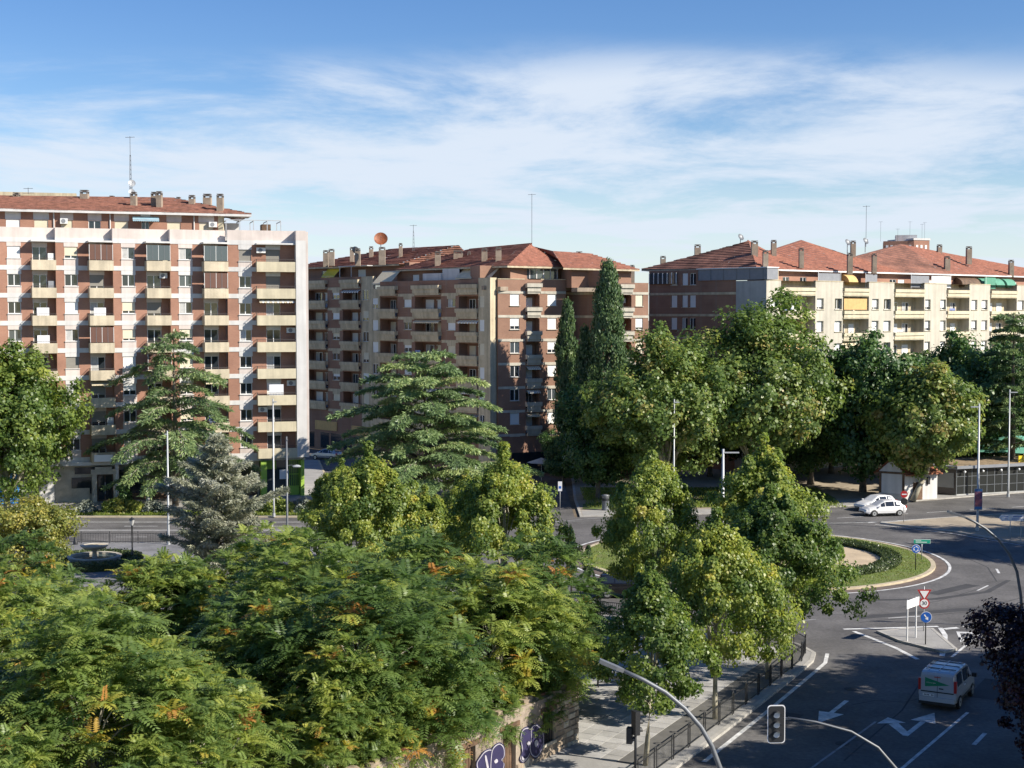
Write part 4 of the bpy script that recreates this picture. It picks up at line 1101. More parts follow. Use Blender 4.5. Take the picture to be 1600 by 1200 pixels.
FL.box('glazed_gallery', 'glass_mid', bC, lu(1016), lu(1058), -.2, 1.0, 23.3, 24.7)
for q in range(7): FL.box('gallery_post', 'frame_white', bC, lu(1016) + (lu(1058) - lu(1016)) * q / 6 - .05, lu(1016) + (lu(1058) - lu(1016)) * q / 6 + .05, -.25, -.202, 23.3, 24.7)
FR.box('glazed_gallery', 'cream_b', bC, 0, ru(1220), .4, 2.0, 23.62, 24.9); FR.box('gallery_glass', 'glass_mid', bC, .25, ru(1220) - .2, .34, .39, 23.8, 24.75)
attic(FR, bC, ru(1218), ru(1700), 2.3, 22.3, 24.9, 'brick_a', [(ru(a), ru(a + 10)) for a in (1222, 1245, 1272, 1334, 1350, 1412, 1425, 1474, 1486, 1530, 1560, 1600)], rC)
for a_, b_, m_ in ((1283, 1317, 'awning_grey'), (1357, 1375, 'awning_grey'), (1428, 1456, 'awning_grey'), (1460, 1490, 'frame_white'), (1543, 1560, 'awning_green')):
    FR.box('terrace_screen', m_, bC, ru(a_), ru(b_), .5, .56, 23.0, 24.55)
for a_, b_, m_ in ((1335, 1349, 'awning_orange'), (1512, 1541, 'wood'), (1545, 1560, 'awning_green'), (1565, 1578, 'awning_green'), (1582, 1596, 'awning_green')):
    mb = MB(); w_ = ru(b_) - ru(a_); n = 8
    for k in range(n):
        t0, t1 = R(90) * k / n, R(90) * (k + 1) / n
        mb.face([(0, 1.5 - 1.3 * math.sin(t0), 1.3 * math.cos(t0)), (w_, 1.5 - 1.3 * math.sin(t0), 1.3 * math.cos(t0)), (w_, 1.5 - 1.3 * math.sin(t1), 1.3 * math.cos(t1)), (0, 1.5 - 1.3 * math.sin(t1), 1.3 * math.cos(t1))])
    for sx in (0, w_): mb.face([(sx, 1.5, 0)] + [(sx, 1.5 - 1.3 * math.sin(R(90) * k / n), 1.3 * math.cos(R(90) * k / n)) for k in range(n + 1)])
    FR.put(mb, 'hood_awning', m_, bC, ru(a_), .6, 23.2)
for p_ in (1283, 1318, 1357, 1428, 1490, 1545): FR.put(MB().tube([(0, .5, 22.8), (0, .5, 24.7)], .035, 6), 'awning_post', 'frame_white', bC, ru(p_))
z0 = 24.95
g0 = FR.W(-1.0, .6, z0); g1 = FR.W(ru(1720), 1.6, z0)
hp = FR.W(7.5, 10, 29.0)
rdg = [FR.W(ru(p_), 10, z_) for p_, z_ in ((1290, 27.6), (1345, 29.3), (1425, 27.3), (1500, 29.4), (1700, 26.4))]
epts = [FR.W(ru(p_), 1.5, z0) for p_ in (1197, 1290, 1345, 1425, 1500, 1700)]; rpts = [hp] + rdg
for i in range(5): roof_plane(bC, epts[i], epts[i + 1], rpts[i + 1], rpts[i], 22, ('tile', 'tile', 'tile', 'tile_brown', 'tile')[i])
l1 = FL.W(ul - 1.5, .2, z0 + .3); l2 = FL.W(lu(1110), 7.0, 28.6)
roof_plane(bC, l1, epts[0], hp, l2, 20, 'tile_brown')
roof_plane(bC, FL.W(ul - 1.5, 12, z0), l1, l2, l2, 12, 'tile_brown')
strip_between('fascia', 'frame_white', bC, epts, .2); strip_between('fascia', 'cream_b', bC, [l1, epts[0]], .2)
poly_part('soffit', 'frame_white', bC, [[p - Vector((0, 0, .18)) for p in (epts[0], epts[-1], FR.W(ru(1700), 4, z0), FR.W(0, 4, z0))], [p - Vector((0, 0, .18)) for p in (l1, epts[0], FL.W(0, 4, z0), FL.W(ul, 4, z0))]])
for px_, y0, yb, D_, w_ in ((1036, 400, 412, 196, .9), (1090, 382, 398, 192, 1.0), (1179, 376, 394, 180, 1.0), (1196, 391, 409, 176, .8), (1209, 375, 391, 184, .8), (1252, 387, 404, 180, .7), (1328, 395, 414, 183, .8), (1366, 396, 413, 187, .7), (1333, 376, 388, 196, .8), (1480, 400, 416, 200, .9), (1514, 385, 400, 206, .9), (1468, 382, 396, 210, .8), (1580, 406, 420, 208, .8), (1416, 395, 404, 206, .7)):
    p = A(px_, y0, D_); zb = A(px_, yb, D_).z; chimney(bC, p.x, p.y, zb, w_, .7, p.z - zb - .42)
for px_, y_, D_ in ((1157, 371, 190), (1324, 379, 195), (1352, 377, 194)):
    p = A(px_, y_, D_); dish(bC, p.x, p.y, p.z, .46, 'metal_grey', (.4, -.5, .35), 1.5)
p = A(1353, 386, 196); antenna(bC, p.x, p.y, p.z, 5.6, False, 1)
# far tower behind the roofs
bD = thing('tower_block', 'distant brick tower with masts showing above the cream block', 'building', (A(1418, 400, 360).x, 360, 0))
FT = Fr((A(1380, 400, 362).x, 362.0), R(-14)); tu = lambda p: FT.u(p, 390)[0]
FT.box('wall', 'brick_a', bD, tu(1380), tu(1428), 0, 12, 0, 37.6); FT2 = Fr(FT.W(tu(1428), 0).to_2d(), R(20)); FT2.box('wall', 'brick_a', bD, 0, 4.6, .02, 12, 0, 37.8)
FT.box('parapet', 'white_render', bD, tu(1399), tu(1433), 2, 9, 37.61, 39.2); FT2.box('parapet', 'white_render', bD, -.2, 4.8, -.1, 11, 37.81, 38.3)
for q in range(6): FT.box('window', 'frame_white', bD, tu(1384 + 7.2 * q), tu(1384 + 7.2 * q) + .6, -.05, -.004, 35.6, 36.6)
for q in range(3): FT2.box('window', 'frame_white', bD, .6 + 1.3 * q, 1.2 + 1.3 * q, -.05, .015, 35.6, 36.6)
for px_, h in ((1406, 3.2), (1425, 5.0), (1444, 4.4), (1448, 4.8), (1379, 5)):
    p = A(px_, 380, 361); antenna(bD, p.x, p.y + 2, 37.6, h, False, 1)
# ------------------------------------------------------------------ smaller built things
def text_mesh(s, size, m, ext=.004):
    c = bpy.data.curves.new('lettering', 'FONT'); c.body = s; c.size = size; c.extrude = ext; c.align_x = 'CENTER'; c.align_y = 'CENTER'
    o = bpy.data.objects.new('tmp', c); me = bpy.data.meshes.new_from_object(o); bpy.data.objects.remove(o)
    me.materials.clear(); me.materials.append(MAT[m]); return me
def circle(r, n=24, cx=0, cz=0): return [(cx + r * math.cos(6.2832 * k / n), cz + r * math.sin(6.2832 * k / n)) for k in range(n)]

# --- ruined house wall with graffiti
wd_ = Vector((.566, .824)); wc = Vector((3.0, 64.3))
bw_ = thing('ruined_wall', 'ruined stone house wall with purple graffiti and boarded doors', 'wall', (wc.x, wc.y, 0))
FWl = Fr((wc - wd_ * 17).to_tuple(), math.atan2(wd_.y, wd_.x))
vu = lambda p, y=1150: FWl.u(p, y)[0]
hw = 2.75
dr = [(vu(786), vu(806), .12, 2.05), (vu(722), vu(743), .12, 2.0)]; wn_ = (vu(849), vu(865), .75, 2.1)
FWl.put(wall(0, 17, 0, hw, [(*d, .3, 1) for d in dr] + [(*wn_, .3, 1)], ends=.55), 'wall', ['plaster_old', 'plaster_old'], bw_)
rw = random.Random(4)
for d in dr:
    n = 5
    for k in range(n):
        a = d[0] + (d[1] - d[0]) * k / n; b = d[0] + (d[1] - d[0]) * (k + 1) / n
        FWl.put(MB().box(.008, b - a - .008, .2 + rw.random() * .02, .24, 0, d[3] - d[2]), 'plank', 'wood', bw_, a, 0, d[2])
    FWl.box('lintel', 'wood', bw_, d[0] - .25, d[1] + .25, -.05, .15, d[3], d[3] + .22)
FWl.box('window_board', 'metal_black', bw_, wn_[0], wn_[1], .22, .25, wn_[2], wn_[3])
for k in range(5): FWl.put(MB().box(-.015, .015, .03, .06, 0, wn_[3] - wn_[2]), 'bar', 'metal_black', bw_, wn_[0] + (wn_[1] - wn_[0]) * (k + .5) / 5, 0, wn_[2])
FWl.box('lintel', 'wood', bw_, wn_[0] - .2, wn_[1] + .2, -.04, .15, wn_[3], wn_[3] + .25); FWl.box('sill', 'stone_pale', bw_, wn_[0] - .15, wn_[1] + .15, -.08, .2, wn_[2] - .14, wn_[2])
# stones laid bare at the corner and along the foot
def stone(u0, u1, z0, z1, pr=.05):
    mb = MB(); j = lambda: (rw.random() - .5) * .05
    a = [(u0 + .015 + j() * .4, z0 + .015 + j() * .4), (u1 - .015 + j() * .4, z0 + .015 + j() * .4), (u1 - .015 + j() * .4, z1 - .015 + j() * .4), (u0 + .015 + j() * .4, z1 - .015 + j() * .4)]
    c = ((u0 + u1) / 2, (z0 + z1) / 2)
    outer = [(p[0], -.002, p[1]) for p in a]; p_ = pr * (.5 + rw.random())
    inner = [(c[0] + (p[0] - c[0]) * .8, -p_, c[1] + (p[1] - c[1]) * .8) for p in a]
    mb.face(inner)
    for k in range(4): mb.face([outer[k], outer[(k + 1) % 4], inner[(k + 1) % 4], inner[k]])
    FWl.put(mb, 'stone', rw.choice(['stone', 'stone', 'stone_pale', 'plaster_old']), bw_)
z = .05
while z < hw - .15:
    h = .2 + rw.random() * .16; u = 17.0
    far = wn_[1] + .2 + rw.random() * .3 if rw.random() < .9 else 15.6
    while u > far:
        l = .28 + rw.random() * .4; stone(u - l, u, z, min(z + h, hw - .02)); u -= l
    z += h
u = wn_[1]
while u > 6: 
    l = .4 + rw.random() * .5
    if not any(d[0] - .05 < u - l / 2 < d[1] + .05 for d in dr): stone(u - l, u - .0, .02, .3 + rw.random() * .2, .06)
    u -= l
# crumbling top courses
for k in range(46):
    u = 17 * rw.random(); s = .12 + .2 * rw.random(); mb = MB()
    mb.prism([(math.cos(t) * s * (.7 + .5 * rw.random()), math.sin(t) * s * (.7 + .5 * rw.random())) for t in (0, 1.2, 2.4, 3.7, 5)], 0, s * (.5 + .6 * rw.random()))
    FWl.put(mb, 'rubble_stone', rw.choice(['stone', 'plaster_old', 'terracotta', 'stone']), bw_, u, .05 + .45 * rw.random(), hw - .03)
fw2 = Fr(wc.to_tuple(), math.atan2(wd_.y, wd_.x) + math.pi / 2); fw2.put(wall(0, 12, 0, hw - .1, [], ends=.5), 'wall', ['stone'], bw_, 0, 0)
def smooth_loop(pts, n=5):
    res = []; N_ = len(pts)
    for i in range(N_):
        p0, p1, p2, p3 = [Vector(pts[(i + k) % N_]) for k in (-1, 0, 1, 2)]
        for k in range(n):
            t = k / n; res.append(.5 * ((2 * p1) + (p2 - p0) * t + (2 * p0 - 5 * p1 + 4 * p2 - p3) * t * t + (3 * p1 - p0 - 3 * p2 + p3) * t ** 3))
    return [tuple(p) for p in res]
def blob(pts, y, m, name, grow=0.0):
    P = smooth_loop([FWl.u(640 + x / 5.714, 1060 + yy / 5.714) for x, yy in pts])
    cx = sum(p[0] for p in P) / len(P); cz = sum(p[1] for p in P) / len(P)
    Q = []
    for p in P:
        d = Vector((p[0] - cx, p[1] - cz)); l = d.length; Q.append((cx + d.x * (1 + grow / max(l, .2)), cz + d.y * (1 + grow / max(l, .2))))
    mb = MB(); mb.face([(p[0], y, p[1]) for p in Q]); return FWl.put(mb, name, m, bw_)
shapes = [[(985, 540), (1000, 470), (1040, 448), (1075, 470), (1085, 560), (1070, 640), (1040, 705), (1005, 735), (980, 700), (1000, 640), (995, 590)],
          [(1078, 455), (1110, 420), (1150, 445), (1178, 500), (1180, 580), (1160, 640), (1120, 692), (1080, 670), (1066, 610), (1078, 540)],
          [(592, 760), (625, 700), (665, 655), (715, 645), (722, 720), (700, 810), (620, 830)],
          [(718, 700), (735, 625), (785, 588), (822, 620), (826, 690), (805, 725), (826, 760), (800, 835), (720, 835)]]
for i, s in enumerate(shapes):
    blob(s, -.062 - .008 * i, 'graffiti_ink', 'graffiti_outline', .10); blob(s, -.064 - .008 * i, 'graffiti_white', 'graffiti_line', .045); blob(s, -.066 - .008 * i, 'graffiti_ink', 'graffiti_fill', .0)
for s in ([(1030, 575), (1045, 558), (1060, 572), (1045, 598)], [(1098, 570), (1115, 545), (1132, 575), (1112, 610)], [(738, 735), (760, 715), (772, 738), (750, 755)], [(985, 690), (1010, 715), (1035, 700), (1020, 730), (990, 725)], [(655, 700), (668, 690), (690, 800), (676, 810)]):
    blob(s, -.102, 'graffiti_white', 'graffiti_mark')

# --- railing along the near kerb
rail_path = [(4.2, 56.5), (7.2, 62.2), (11.7, 70.8), (15.1, 77.4), (16.4, 80.0), (16.85, 81.7), (16.45, 83.4), (15.4, 85.2), (13.2, 87.5), (10.2, 89.5), (5.7, 91.7), (1.7, 94.5)]
rl = thing('pedestrian_railing', 'black hooped pedestrian railing along the kerb of the near pavement', 'railing', (11.7, 70.8, .12))
P = [Vector(p) for p in rail_path]; pts = [P[0]]; acc = 0
def walk(P, step):
    out_ = [P[0].copy()]; rest = step
    for a, b in zip(P, P[1:]):
        L_ = (b - a).length; pos = 0
        while L_ - pos >= rest: pos += rest; out_.append(a.lerp(b, pos / L_)); rest = step
        rest -= L_ - pos
    return out_
def rail_panel(a, b, root, h=1.0, hoop=True):
    d = b - a; L_ = d.length; mb = MB(); g = .1
    mb.box(g, L_ - g, -.015, .015, h - .12, h - .08); mb.box(g, L_ - g, -.015, .015, .1, .14)
    n = int((L_ - 2 * g) / .13)
    for k in range(n + 1): x = g + (L_ - 2 * g) * k / n; mb.box(x - .009, x + .009, -.009, .009, .14, h - .12)
    if hoop:
        for x in (g, L_ - g): mb.tube([(x, 0, 0), (x, 0, h + .02)], .03, 6); 
        mb.tube([(L_ - g, 0, h), (L_ - g + .03, 0, h + .07), (L_, 0, h + .1), (L_ + g - .03, 0, h + .07), (L_ + g, 0, h)], .03, 6)
    return mb.build('railing_panel', MAT['metal_black'], root, Vector((a.x, a.y, .12)) - root.location, math.atan2(d.y, d.x))
wp = walk(P, 2.0)
for a, b in zip(wp, wp[1:]): rail_panel(a, b, rl)
r2 = thing('plaza_railing', 'long black railing between the fountain plaza and the avenue', 'railing', (-32, 121.0, .12))
for k in range(14): rail_panel(Vector((-46 + 2.4 * k, 120.9)), Vector((-43.6 + 2.4 * k, 120.9)), r2, .95, False); r2.children[-1]
for k in range(15): MB().tube([(0, 0, 0), (0, 0, 1.02)], .035, 6).build('railing_post', MAT['metal_black'], r2, Vector((-46 + 2.4 * k, 120.9, .12)) - r2.location)

# --- street lamps
def lamp(px_, ybase, h, label, side=1, arm=.9, base=None, second=None, m='metal_pale', r=.085):
    x, y = base if base else G(px_, ybase)
    o = thing('street_lamp', label, 'street lamp', (x, y, .1), group='tall straight street lamps')
    MB().tube([(0, 0, 0), (0, 0, 1.2), (0, 0, h)], [r * 1.25, r * 1.1, r * .72], 10).build('pole', MAT[m], o, smooth=True)
    MB().tube([(0, 0, 0), (0, 0, .35)], r * 1.7, 10).build('base', MAT[m], o)
    mb = MB(); mb.box(0, side * arm, -.09, .09, h - .35, h - .25) if side > 0 else mb.box(side * arm, 0, -.09, .09, h - .35, h - .25)
    mb.build('lamp_head', MAT['metal_grey' if m != 'metal_pale' else 'metal_pale'], o)
    if second:
        q = MB(); q.tube([(0, 0, second), (.35, 0, second + .08), (.8, 0, second + .02)], .03, 6); q.build('arm', MAT[m], o)
        q = MB(); q.lathe([(0, .12), (.2, .08), (.38, -.02), (.3, -.1), (0, -.14)], 14); q.build('lantern', MAT['metal_pale'], o, (.85, 0, second))
    return o
lamp(428, 809, 11.3, 'pale street lamp before the lime green shopfront, topped by a tiny head', 1, .35)
lamp(449, 849, 9.0, 'grey street lamp with a side lantern next to the silvery conifer', 1, .1, second=6.5, m='metal_grey', r=.09)
lamp(263.5, 853, 9.6, 'white street lamp before the tall drooping cedar', -1, .2)
lamp(1052.5, 803, 11.1, 'slender pale street lamp in front of the forked park plane tree', 1, .5)
lamp(1130, 830, 7.9, 'street lamp with a flat head poking out of the sunlit plane tree', 1, 1.35, base=(A(1130, 700, 122).x, 122), r=.14)
lb = lamp(1527, 831, 11.4, 'pale street lamp on the traffic island with a poster on its pole', -1, .75, r=.105)
for z0_, z1_, m_, nm in ((2.2, 3.55, 'poster', 'poster'), (3.55, 3.75, 'poster_blue', 'poster_header'), (1.95, 2.2, 'poster_blue', 'poster_footer')): MB().box(-.32, .32, -.2, -.17, z0_, z1_).build(nm, MAT[m_], lb)
MB().box(-.36, .36, -.168, -.14, 1.9, 3.8).build('poster_frame', MAT['metal_pale'], lb)
lamp(1575, 778, 11.4, 'pale street lamp in front of the glass restaurant', 1, .8, r=.095)
def curved(label, D_, path, tip):
    """arched lamp standing at depth D_: the bend follows the given sight lines, the shaft runs straight down"""
    P_ = [A(*q, D_) for q in path]; bx, by = P_[0].x + .05, D_
    o = thing('arched_lamp', label, 'street lamp', (bx, by, .1), 0, 'arched street lamps along the exit road')
    pts = [Vector((0, 0, 0)), Vector((0, 0, 1.0))] + [Vector((p.x - bx, 0, p.z - .1)) for p in P_]
    MB().tube(pts, [.11, .09] + [.078 - .003 * k for k in range(len(P_))], 10).build('pole', MAT['metal_grey'], o, smooth=True)
    e = pts[-1]; t = A(*tip, D_); d = Vector((t.x - bx, 0, t.z - .1)) - e; L_ = d.length
    hd = MB().prism([(-.05, -.06), (L_ * .25, -.13), (L_, -.1), (L_ * 1.02, 0), (L_, .1), (L_ * .25, .13), (-.05, .06)], -.05, .05).build('lamp_head', MAT['metal_grey'], o, e)
    hd.rotation_euler = (0, math.atan2(-d.z, d.x), 0)
    link('lens', MB().box(L_ * .3, L_ * .9, -.09, .09, .051, .066).mesh('lens', MAT['curtain']), hd)
    return o
curved('grey arched street lamp reaching over the near pavement', 39.4, [(1141, 1290), (1136, 1240), (1125, 1200), (1112, 1165), (1095, 1136), (1070, 1107), (1040, 1082), (1005, 1062), (972, 1047)], (937, 1032))
curved('grey arched street lamp rising beside the purple plum tree', 69.0, [(1599, 1050), (1598, 980), (1595, 930), (1589, 893), (1577, 865), (1560, 843), (1540, 826), (1522, 815), (1507, 808)], (1481, 799))
curved('grey arched street lamp beyond the road bend', 85.6, [(1812, 940), (1811, 880), (1806, 840), (1795, 815), (1780, 795), (1762, 780), (1745, 770)], (1725, 762))
def lantern_post(px_, yb, h, label):
    x, y = G(px_, yb); o = thing('lantern_post', label, 'lantern', (x, y, .12), group='old style lantern posts on the plaza')
    MB().lathe([(.2, 0), (.2, .25), (.12, .4), (.1, .9), (.06, 1.0), (.055, h - .65), (.1, h - .6), (.05, h - .55), (0, h - .5)], 10).build('post', MAT['metal_black'], o, smooth=True)
    MB().lathe([(.09, h - .55), (.2, h - .15), (.22, h - .12)], 6).build('lantern_glass', MAT['curtain'], o)
    MB().lathe([(.24, h - .12), (.2, h - .05), (.06, h + .05), (0, h + .14)], 6).build('lantern_cap', MAT['metal_black'], o)
lantern_post(118, 853, 3.3, 'black lantern post at the left end of the plaza railing')
lantern_post(207, 882, 3.5, 'black lantern post standing close to the fountain')
lantern_post(424, 868, 2.6, 'black lantern post beyond the silvery conifer, partly hidden')

# --- traffic lights
def signal_head(root, loc, rz, n=3, border=True):
    o = MB().box(-.16, .16, 0, .22, 0, .32 * n).build('signal_box', MAT['metal_black'], root, loc, rz)
    H_ = .32 * n
    if border:
        def rr(w_, h_, r): 
            res = []
            for cx, cz, a0 in ((w_ - r, h_ - r, 0), (-w_ + r, h_ - r, 90), (-w_ + r, -h_ + r, 180), (w_ - r, -h_ + r, 270)):
                for k in range(5): t = R(a0 + 22.5 * k); res.append((cx + r * math.cos(t), H_ / 2 + cz + r * math.sin(t)))
            return res
        link('backplate_rim', MB().plate(rr(.29, .62, .1), -.01, .015).mesh('backplate_rim', MAT['sign_white']), o)
        link('backplate', MB().plate(rr(.262, .592, .09), -.02, -.011).mesh('backplate', MAT['metal_black']), o)
    for k in range(n):
        zc_k = .16 + .32 * k
        link('lens', MB().plate(circle(.115, 20, 0, zc_k), -.05, -.03).mesh('lens', MAT['lens_white']), o)  # white colour stands in for sun glare inside the signal lens
        v = MB(); m_ = 10
        for j in range(m_):
            t0, t1 = R(-15 + 210 * j / m_), R(-15 + 210 * (j + 1) / m_)
            v.face([(.13 * math.cos(t0), -.03, zc_k + .13 * math.sin(t0)), (.13 * math.cos(t1), -.03, zc_k + .13 * math.sin(t1)), (.125 * math.cos(t1), -.15, zc_k + .125 * math.sin(t1) - .02), (.125 * math.cos(t0), -.15, zc_k + .125 * math.sin(t0) - .02)])
        link('visor', v.mesh('visor', MAT['metal_black']), o)
    return o
hp_ = A(1212, 1130, 46.0)
tl = thing('traffic_light', 'three lens traffic light hung on a curved mast arm over the road', 'traffic light', (13.2, 46.0, .1))
ap = [A(1231, 1121, 46), A(1275, 1128, 46), A(1330, 1143, 46), A(1372, 1168, 46), A(1402, 1203, 46)]
pth = [Vector((p.x - 13.2, 0, p.z - .1)) for p in ap] + [Vector((-.15, 0, 3.6)), Vector((0, 0, 2.6)), Vector((0, 0, 0))]
MB().tube(pth, [.03, .034, .04, .046, .052, .06, .07, .08], 10).build('mast_arm', MAT['metal_grey'], tl, smooth=True)
signal_head(tl, Vector((hp_.x - 13.2, -.1, hp_.z - .1 - .48)), R(4))
MB().box(.1, .5, .02, .1, 0, .06).build('bracket', MAT['metal_grey'], tl, Vector((hp_.x - 13.2, 0, hp_.z - .0)))
t2p = A(993, 1150, 57.0)
t2 = thing('traffic_light', 'dark traffic light seen from its side on a post by the near kerb', 'traffic light', (t2p.x, 57.0, .1))
MB().tube([(0, 0, 0), (0, 0, 3.4)], .055, 8).build('post', MAT['metal_black'], t2, smooth=True)
signal_head(t2, (.1, .0, 2.55), R(118), 3, False); signal_head(t2, (-.12, .1, 2.15), R(75), 2, False)

# --- road signs
def pole(root, h, m='metal_sign', x=0, r=.035): return MB().tube([(x, 0, 0), (x, 0, h)], r, 8).build('post', MAT[m], root, smooth=True)
def disc(root, z, r, m, y=-.05, name='plate', poly=None, x=0):
    return MB().plate([(x + p[0], z + p[1]) for p in (poly or circle(r, 28))], y - .012, y).build(name, MAT[m], root)
def flat(root, name, me, loc): o = link(name, me, root, loc); o.rotation_euler = (R(90), 0, 0); return o
x, y = G(1443, 989); s1 = thing('road_sign', 'give way triangle above a thirty speed limit disc on one post', 'road sign', (x, y, .12)); k_ = y / FPX
pole(s1, 2.75, 'metal_sign')
tri_ = lambda r: [(-r * .95, r * .62), (r * .95, r * .62), (0, -r * .98)][::-1]
disc(s1, 2.28, 0, 'sign_red', -.05, 'triangle_plate', tri_(.46)); disc(s1, 2.30, 0, 'sign_white', -.063, 'triangle_face', tri_(.30))
MB().lathe([(0, 0)], 3) if False else None
disc(s1, 1.72, .33, 'sign_red', -.052, 'disc_plate'); disc(s1, 1.72, .245, 'sign_white', -.066, 'disc_face'); flat(s1, 'lettering', text_mesh('30', .33, 'sign_black'), (0, -.083, 1.72))
x, y = G(1446, 1010); s2 = thing('road_sign', 'blue keep right disc with a white arrow on the splitter island', 'road sign', (x, y, .12))
pole(s2, 1.75, 'metal_black'); disc(s2, 1.62, .335, 'sign_white', -.05, 'disc_rim'); disc(s2, 1.62, .31, 'sign_blue', -.063, 'disc_face')
mb = MB()
def rot(p, a): return (p[0] * math.cos(a) - p[1] * math.sin(a), p[0] * math.sin(a) + p[1] * math.cos(a))
for poly in ([(-.035, .2), (.035, .2), (.035, -.05), (-.035, -.05)][::-1], [(-.11, -.03), (.11, -.03), (0, -.21)][::-1]): mb.plate([(q[0], 1.62 + q[1]) for q in [rot(p, R(35)) for p in poly]], -.082, -.078)
mb.build('arrow', MAT['sign_white'], s2)
x, y = G(1424, 1002); s3 = thing('direction_sign', 'white direction panel seen edge on across two pale posts', 'road sign', (x, y, .12), R(50))
for xx in (-.6, .6): MB().tube([(xx, 0, 0), (xx, 0, 2.45)], .05, 8).build('post', MAT['sign_white'], s3)
MB().box(-.85, .85, -.08, -.055, 1.95, 2.45).build('panel', MAT['sign_white'], s3)
x, y = G(1430.5, 894); s4 = thing('road_sign', 'blue roundabout disc with white circling arrows on the grass', 'road sign', (x, y, .16))
pole(s4, 1.75, 'metal_black'); disc(s4, 1.62, .335, 'sign_white', -.05, 'disc_rim'); disc(s4, 1.62, .305, 'sign_blue', -.063, 'disc_face')
for a0 in (10, 130, 250):
    mb = MB(); n = 7
    for k in range(n):
        t0, t1 = R(a0 + 70 * k / n), R(a0 + 70 * (k + 1) / n)
        mb.plate([(math.cos(t) * r_, 1.62 + math.sin(t) * r_) for t, r_ in ((t0, .15), (t1, .15), (t1, .2), (t0, .2))][::-1], -.08, -.077)
    t = R(a0 + 70); mb.plate([(math.cos(t) * .1, 1.62 + math.sin(t) * .1), (math.cos(t) * .25, 1.62 + math.sin(t) * .25), (math.cos(t + .5) * .175, 1.62 + math.sin(t + .5) * .175)][::-1], -.08, -.077)
    mb.build('arrow', MAT['sign_white'], s4)
x, y = G(1440, 877); s5 = thing('street_sign', 'green name board on a post at the roundabout edge', 'sign', (x, y, .16))
pole(s5, 1.5); MB().box(-.66, .66, -.05, -.02, 1.25, 1.58).build('board_rim', MAT['sign_white'], s5); MB().box(-.64, .64, -.062, -.051, 1.27, 1.56).build('board', MAT['sign_green'], s5)
for a, b, z_ in ((-.5, -.05, 1.47), (-.5, .45, 1.36)):
    for k in range(int((b - a) / .075)): MB().box(a + .075 * k, a + .075 * k + .05, -.066, -.063, z_ - .03, z_ + .035).build('letter_stroke', MAT['sign_white'], s5)
x, y = G(1412, 818); s6 = thing('road_sign', 'red no entry disc above the grey back of a disc', 'road sign', (x, y, .12))
pole(s6, 2.9); disc(s6, 2.62, .33, 'sign_red', -.05, 'disc_plate'); MB().box(-.22, .22, -.068, -.063, 2.57, 2.67).build('bar', MAT['sign_white'], s6); disc(s6, 1.95, .33, 'metal_black', -.05, 'disc_back')
x, y = G(1578, 850); s7 = thing('direction_sign', 'white arrow shaped direction board on the traffic island', 'road sign', (x, y, .12))
pole(s7, 2.4); MB().tube([(.9, 0, 0), (.9, 0, 2.4)], .035, 8).build('post', MAT['metal_sign'], s7)
MB().plate([(-1.0, 2.12), (-.75, 1.85), (1.1, 1.85), (1.1, 2.4), (-.75, 2.4)], -.07, -.05).build('board', MAT['sign_white'], s7)
for k, (a, b, z_) in enumerate(((-.55, -.2, 2.22), (.2, 1.0, 2.22), (-.5, -.25, 2.02), (.1, .95, 2.02))): MB().box(a, b, -.076, -.073, z_ - .03, z_ + .03).build('letter_stroke', MAT['sign_blue'], s7)
x, y = G(875, 800); s8 = thing('road_sign', 'narrow white and blue parking sign beside the park road', 'road sign', (x, y, .12))
pole(s8, 2.9); MB().box(-.2, .2, -.06, -.04, 1.95, 2.9).build('plate', MAT['sign_white'], s8); MB().box(-.12, .12, -.07, -.062, 2.2, 2.45).build('symbol', MAT['sign_blue'], s8)

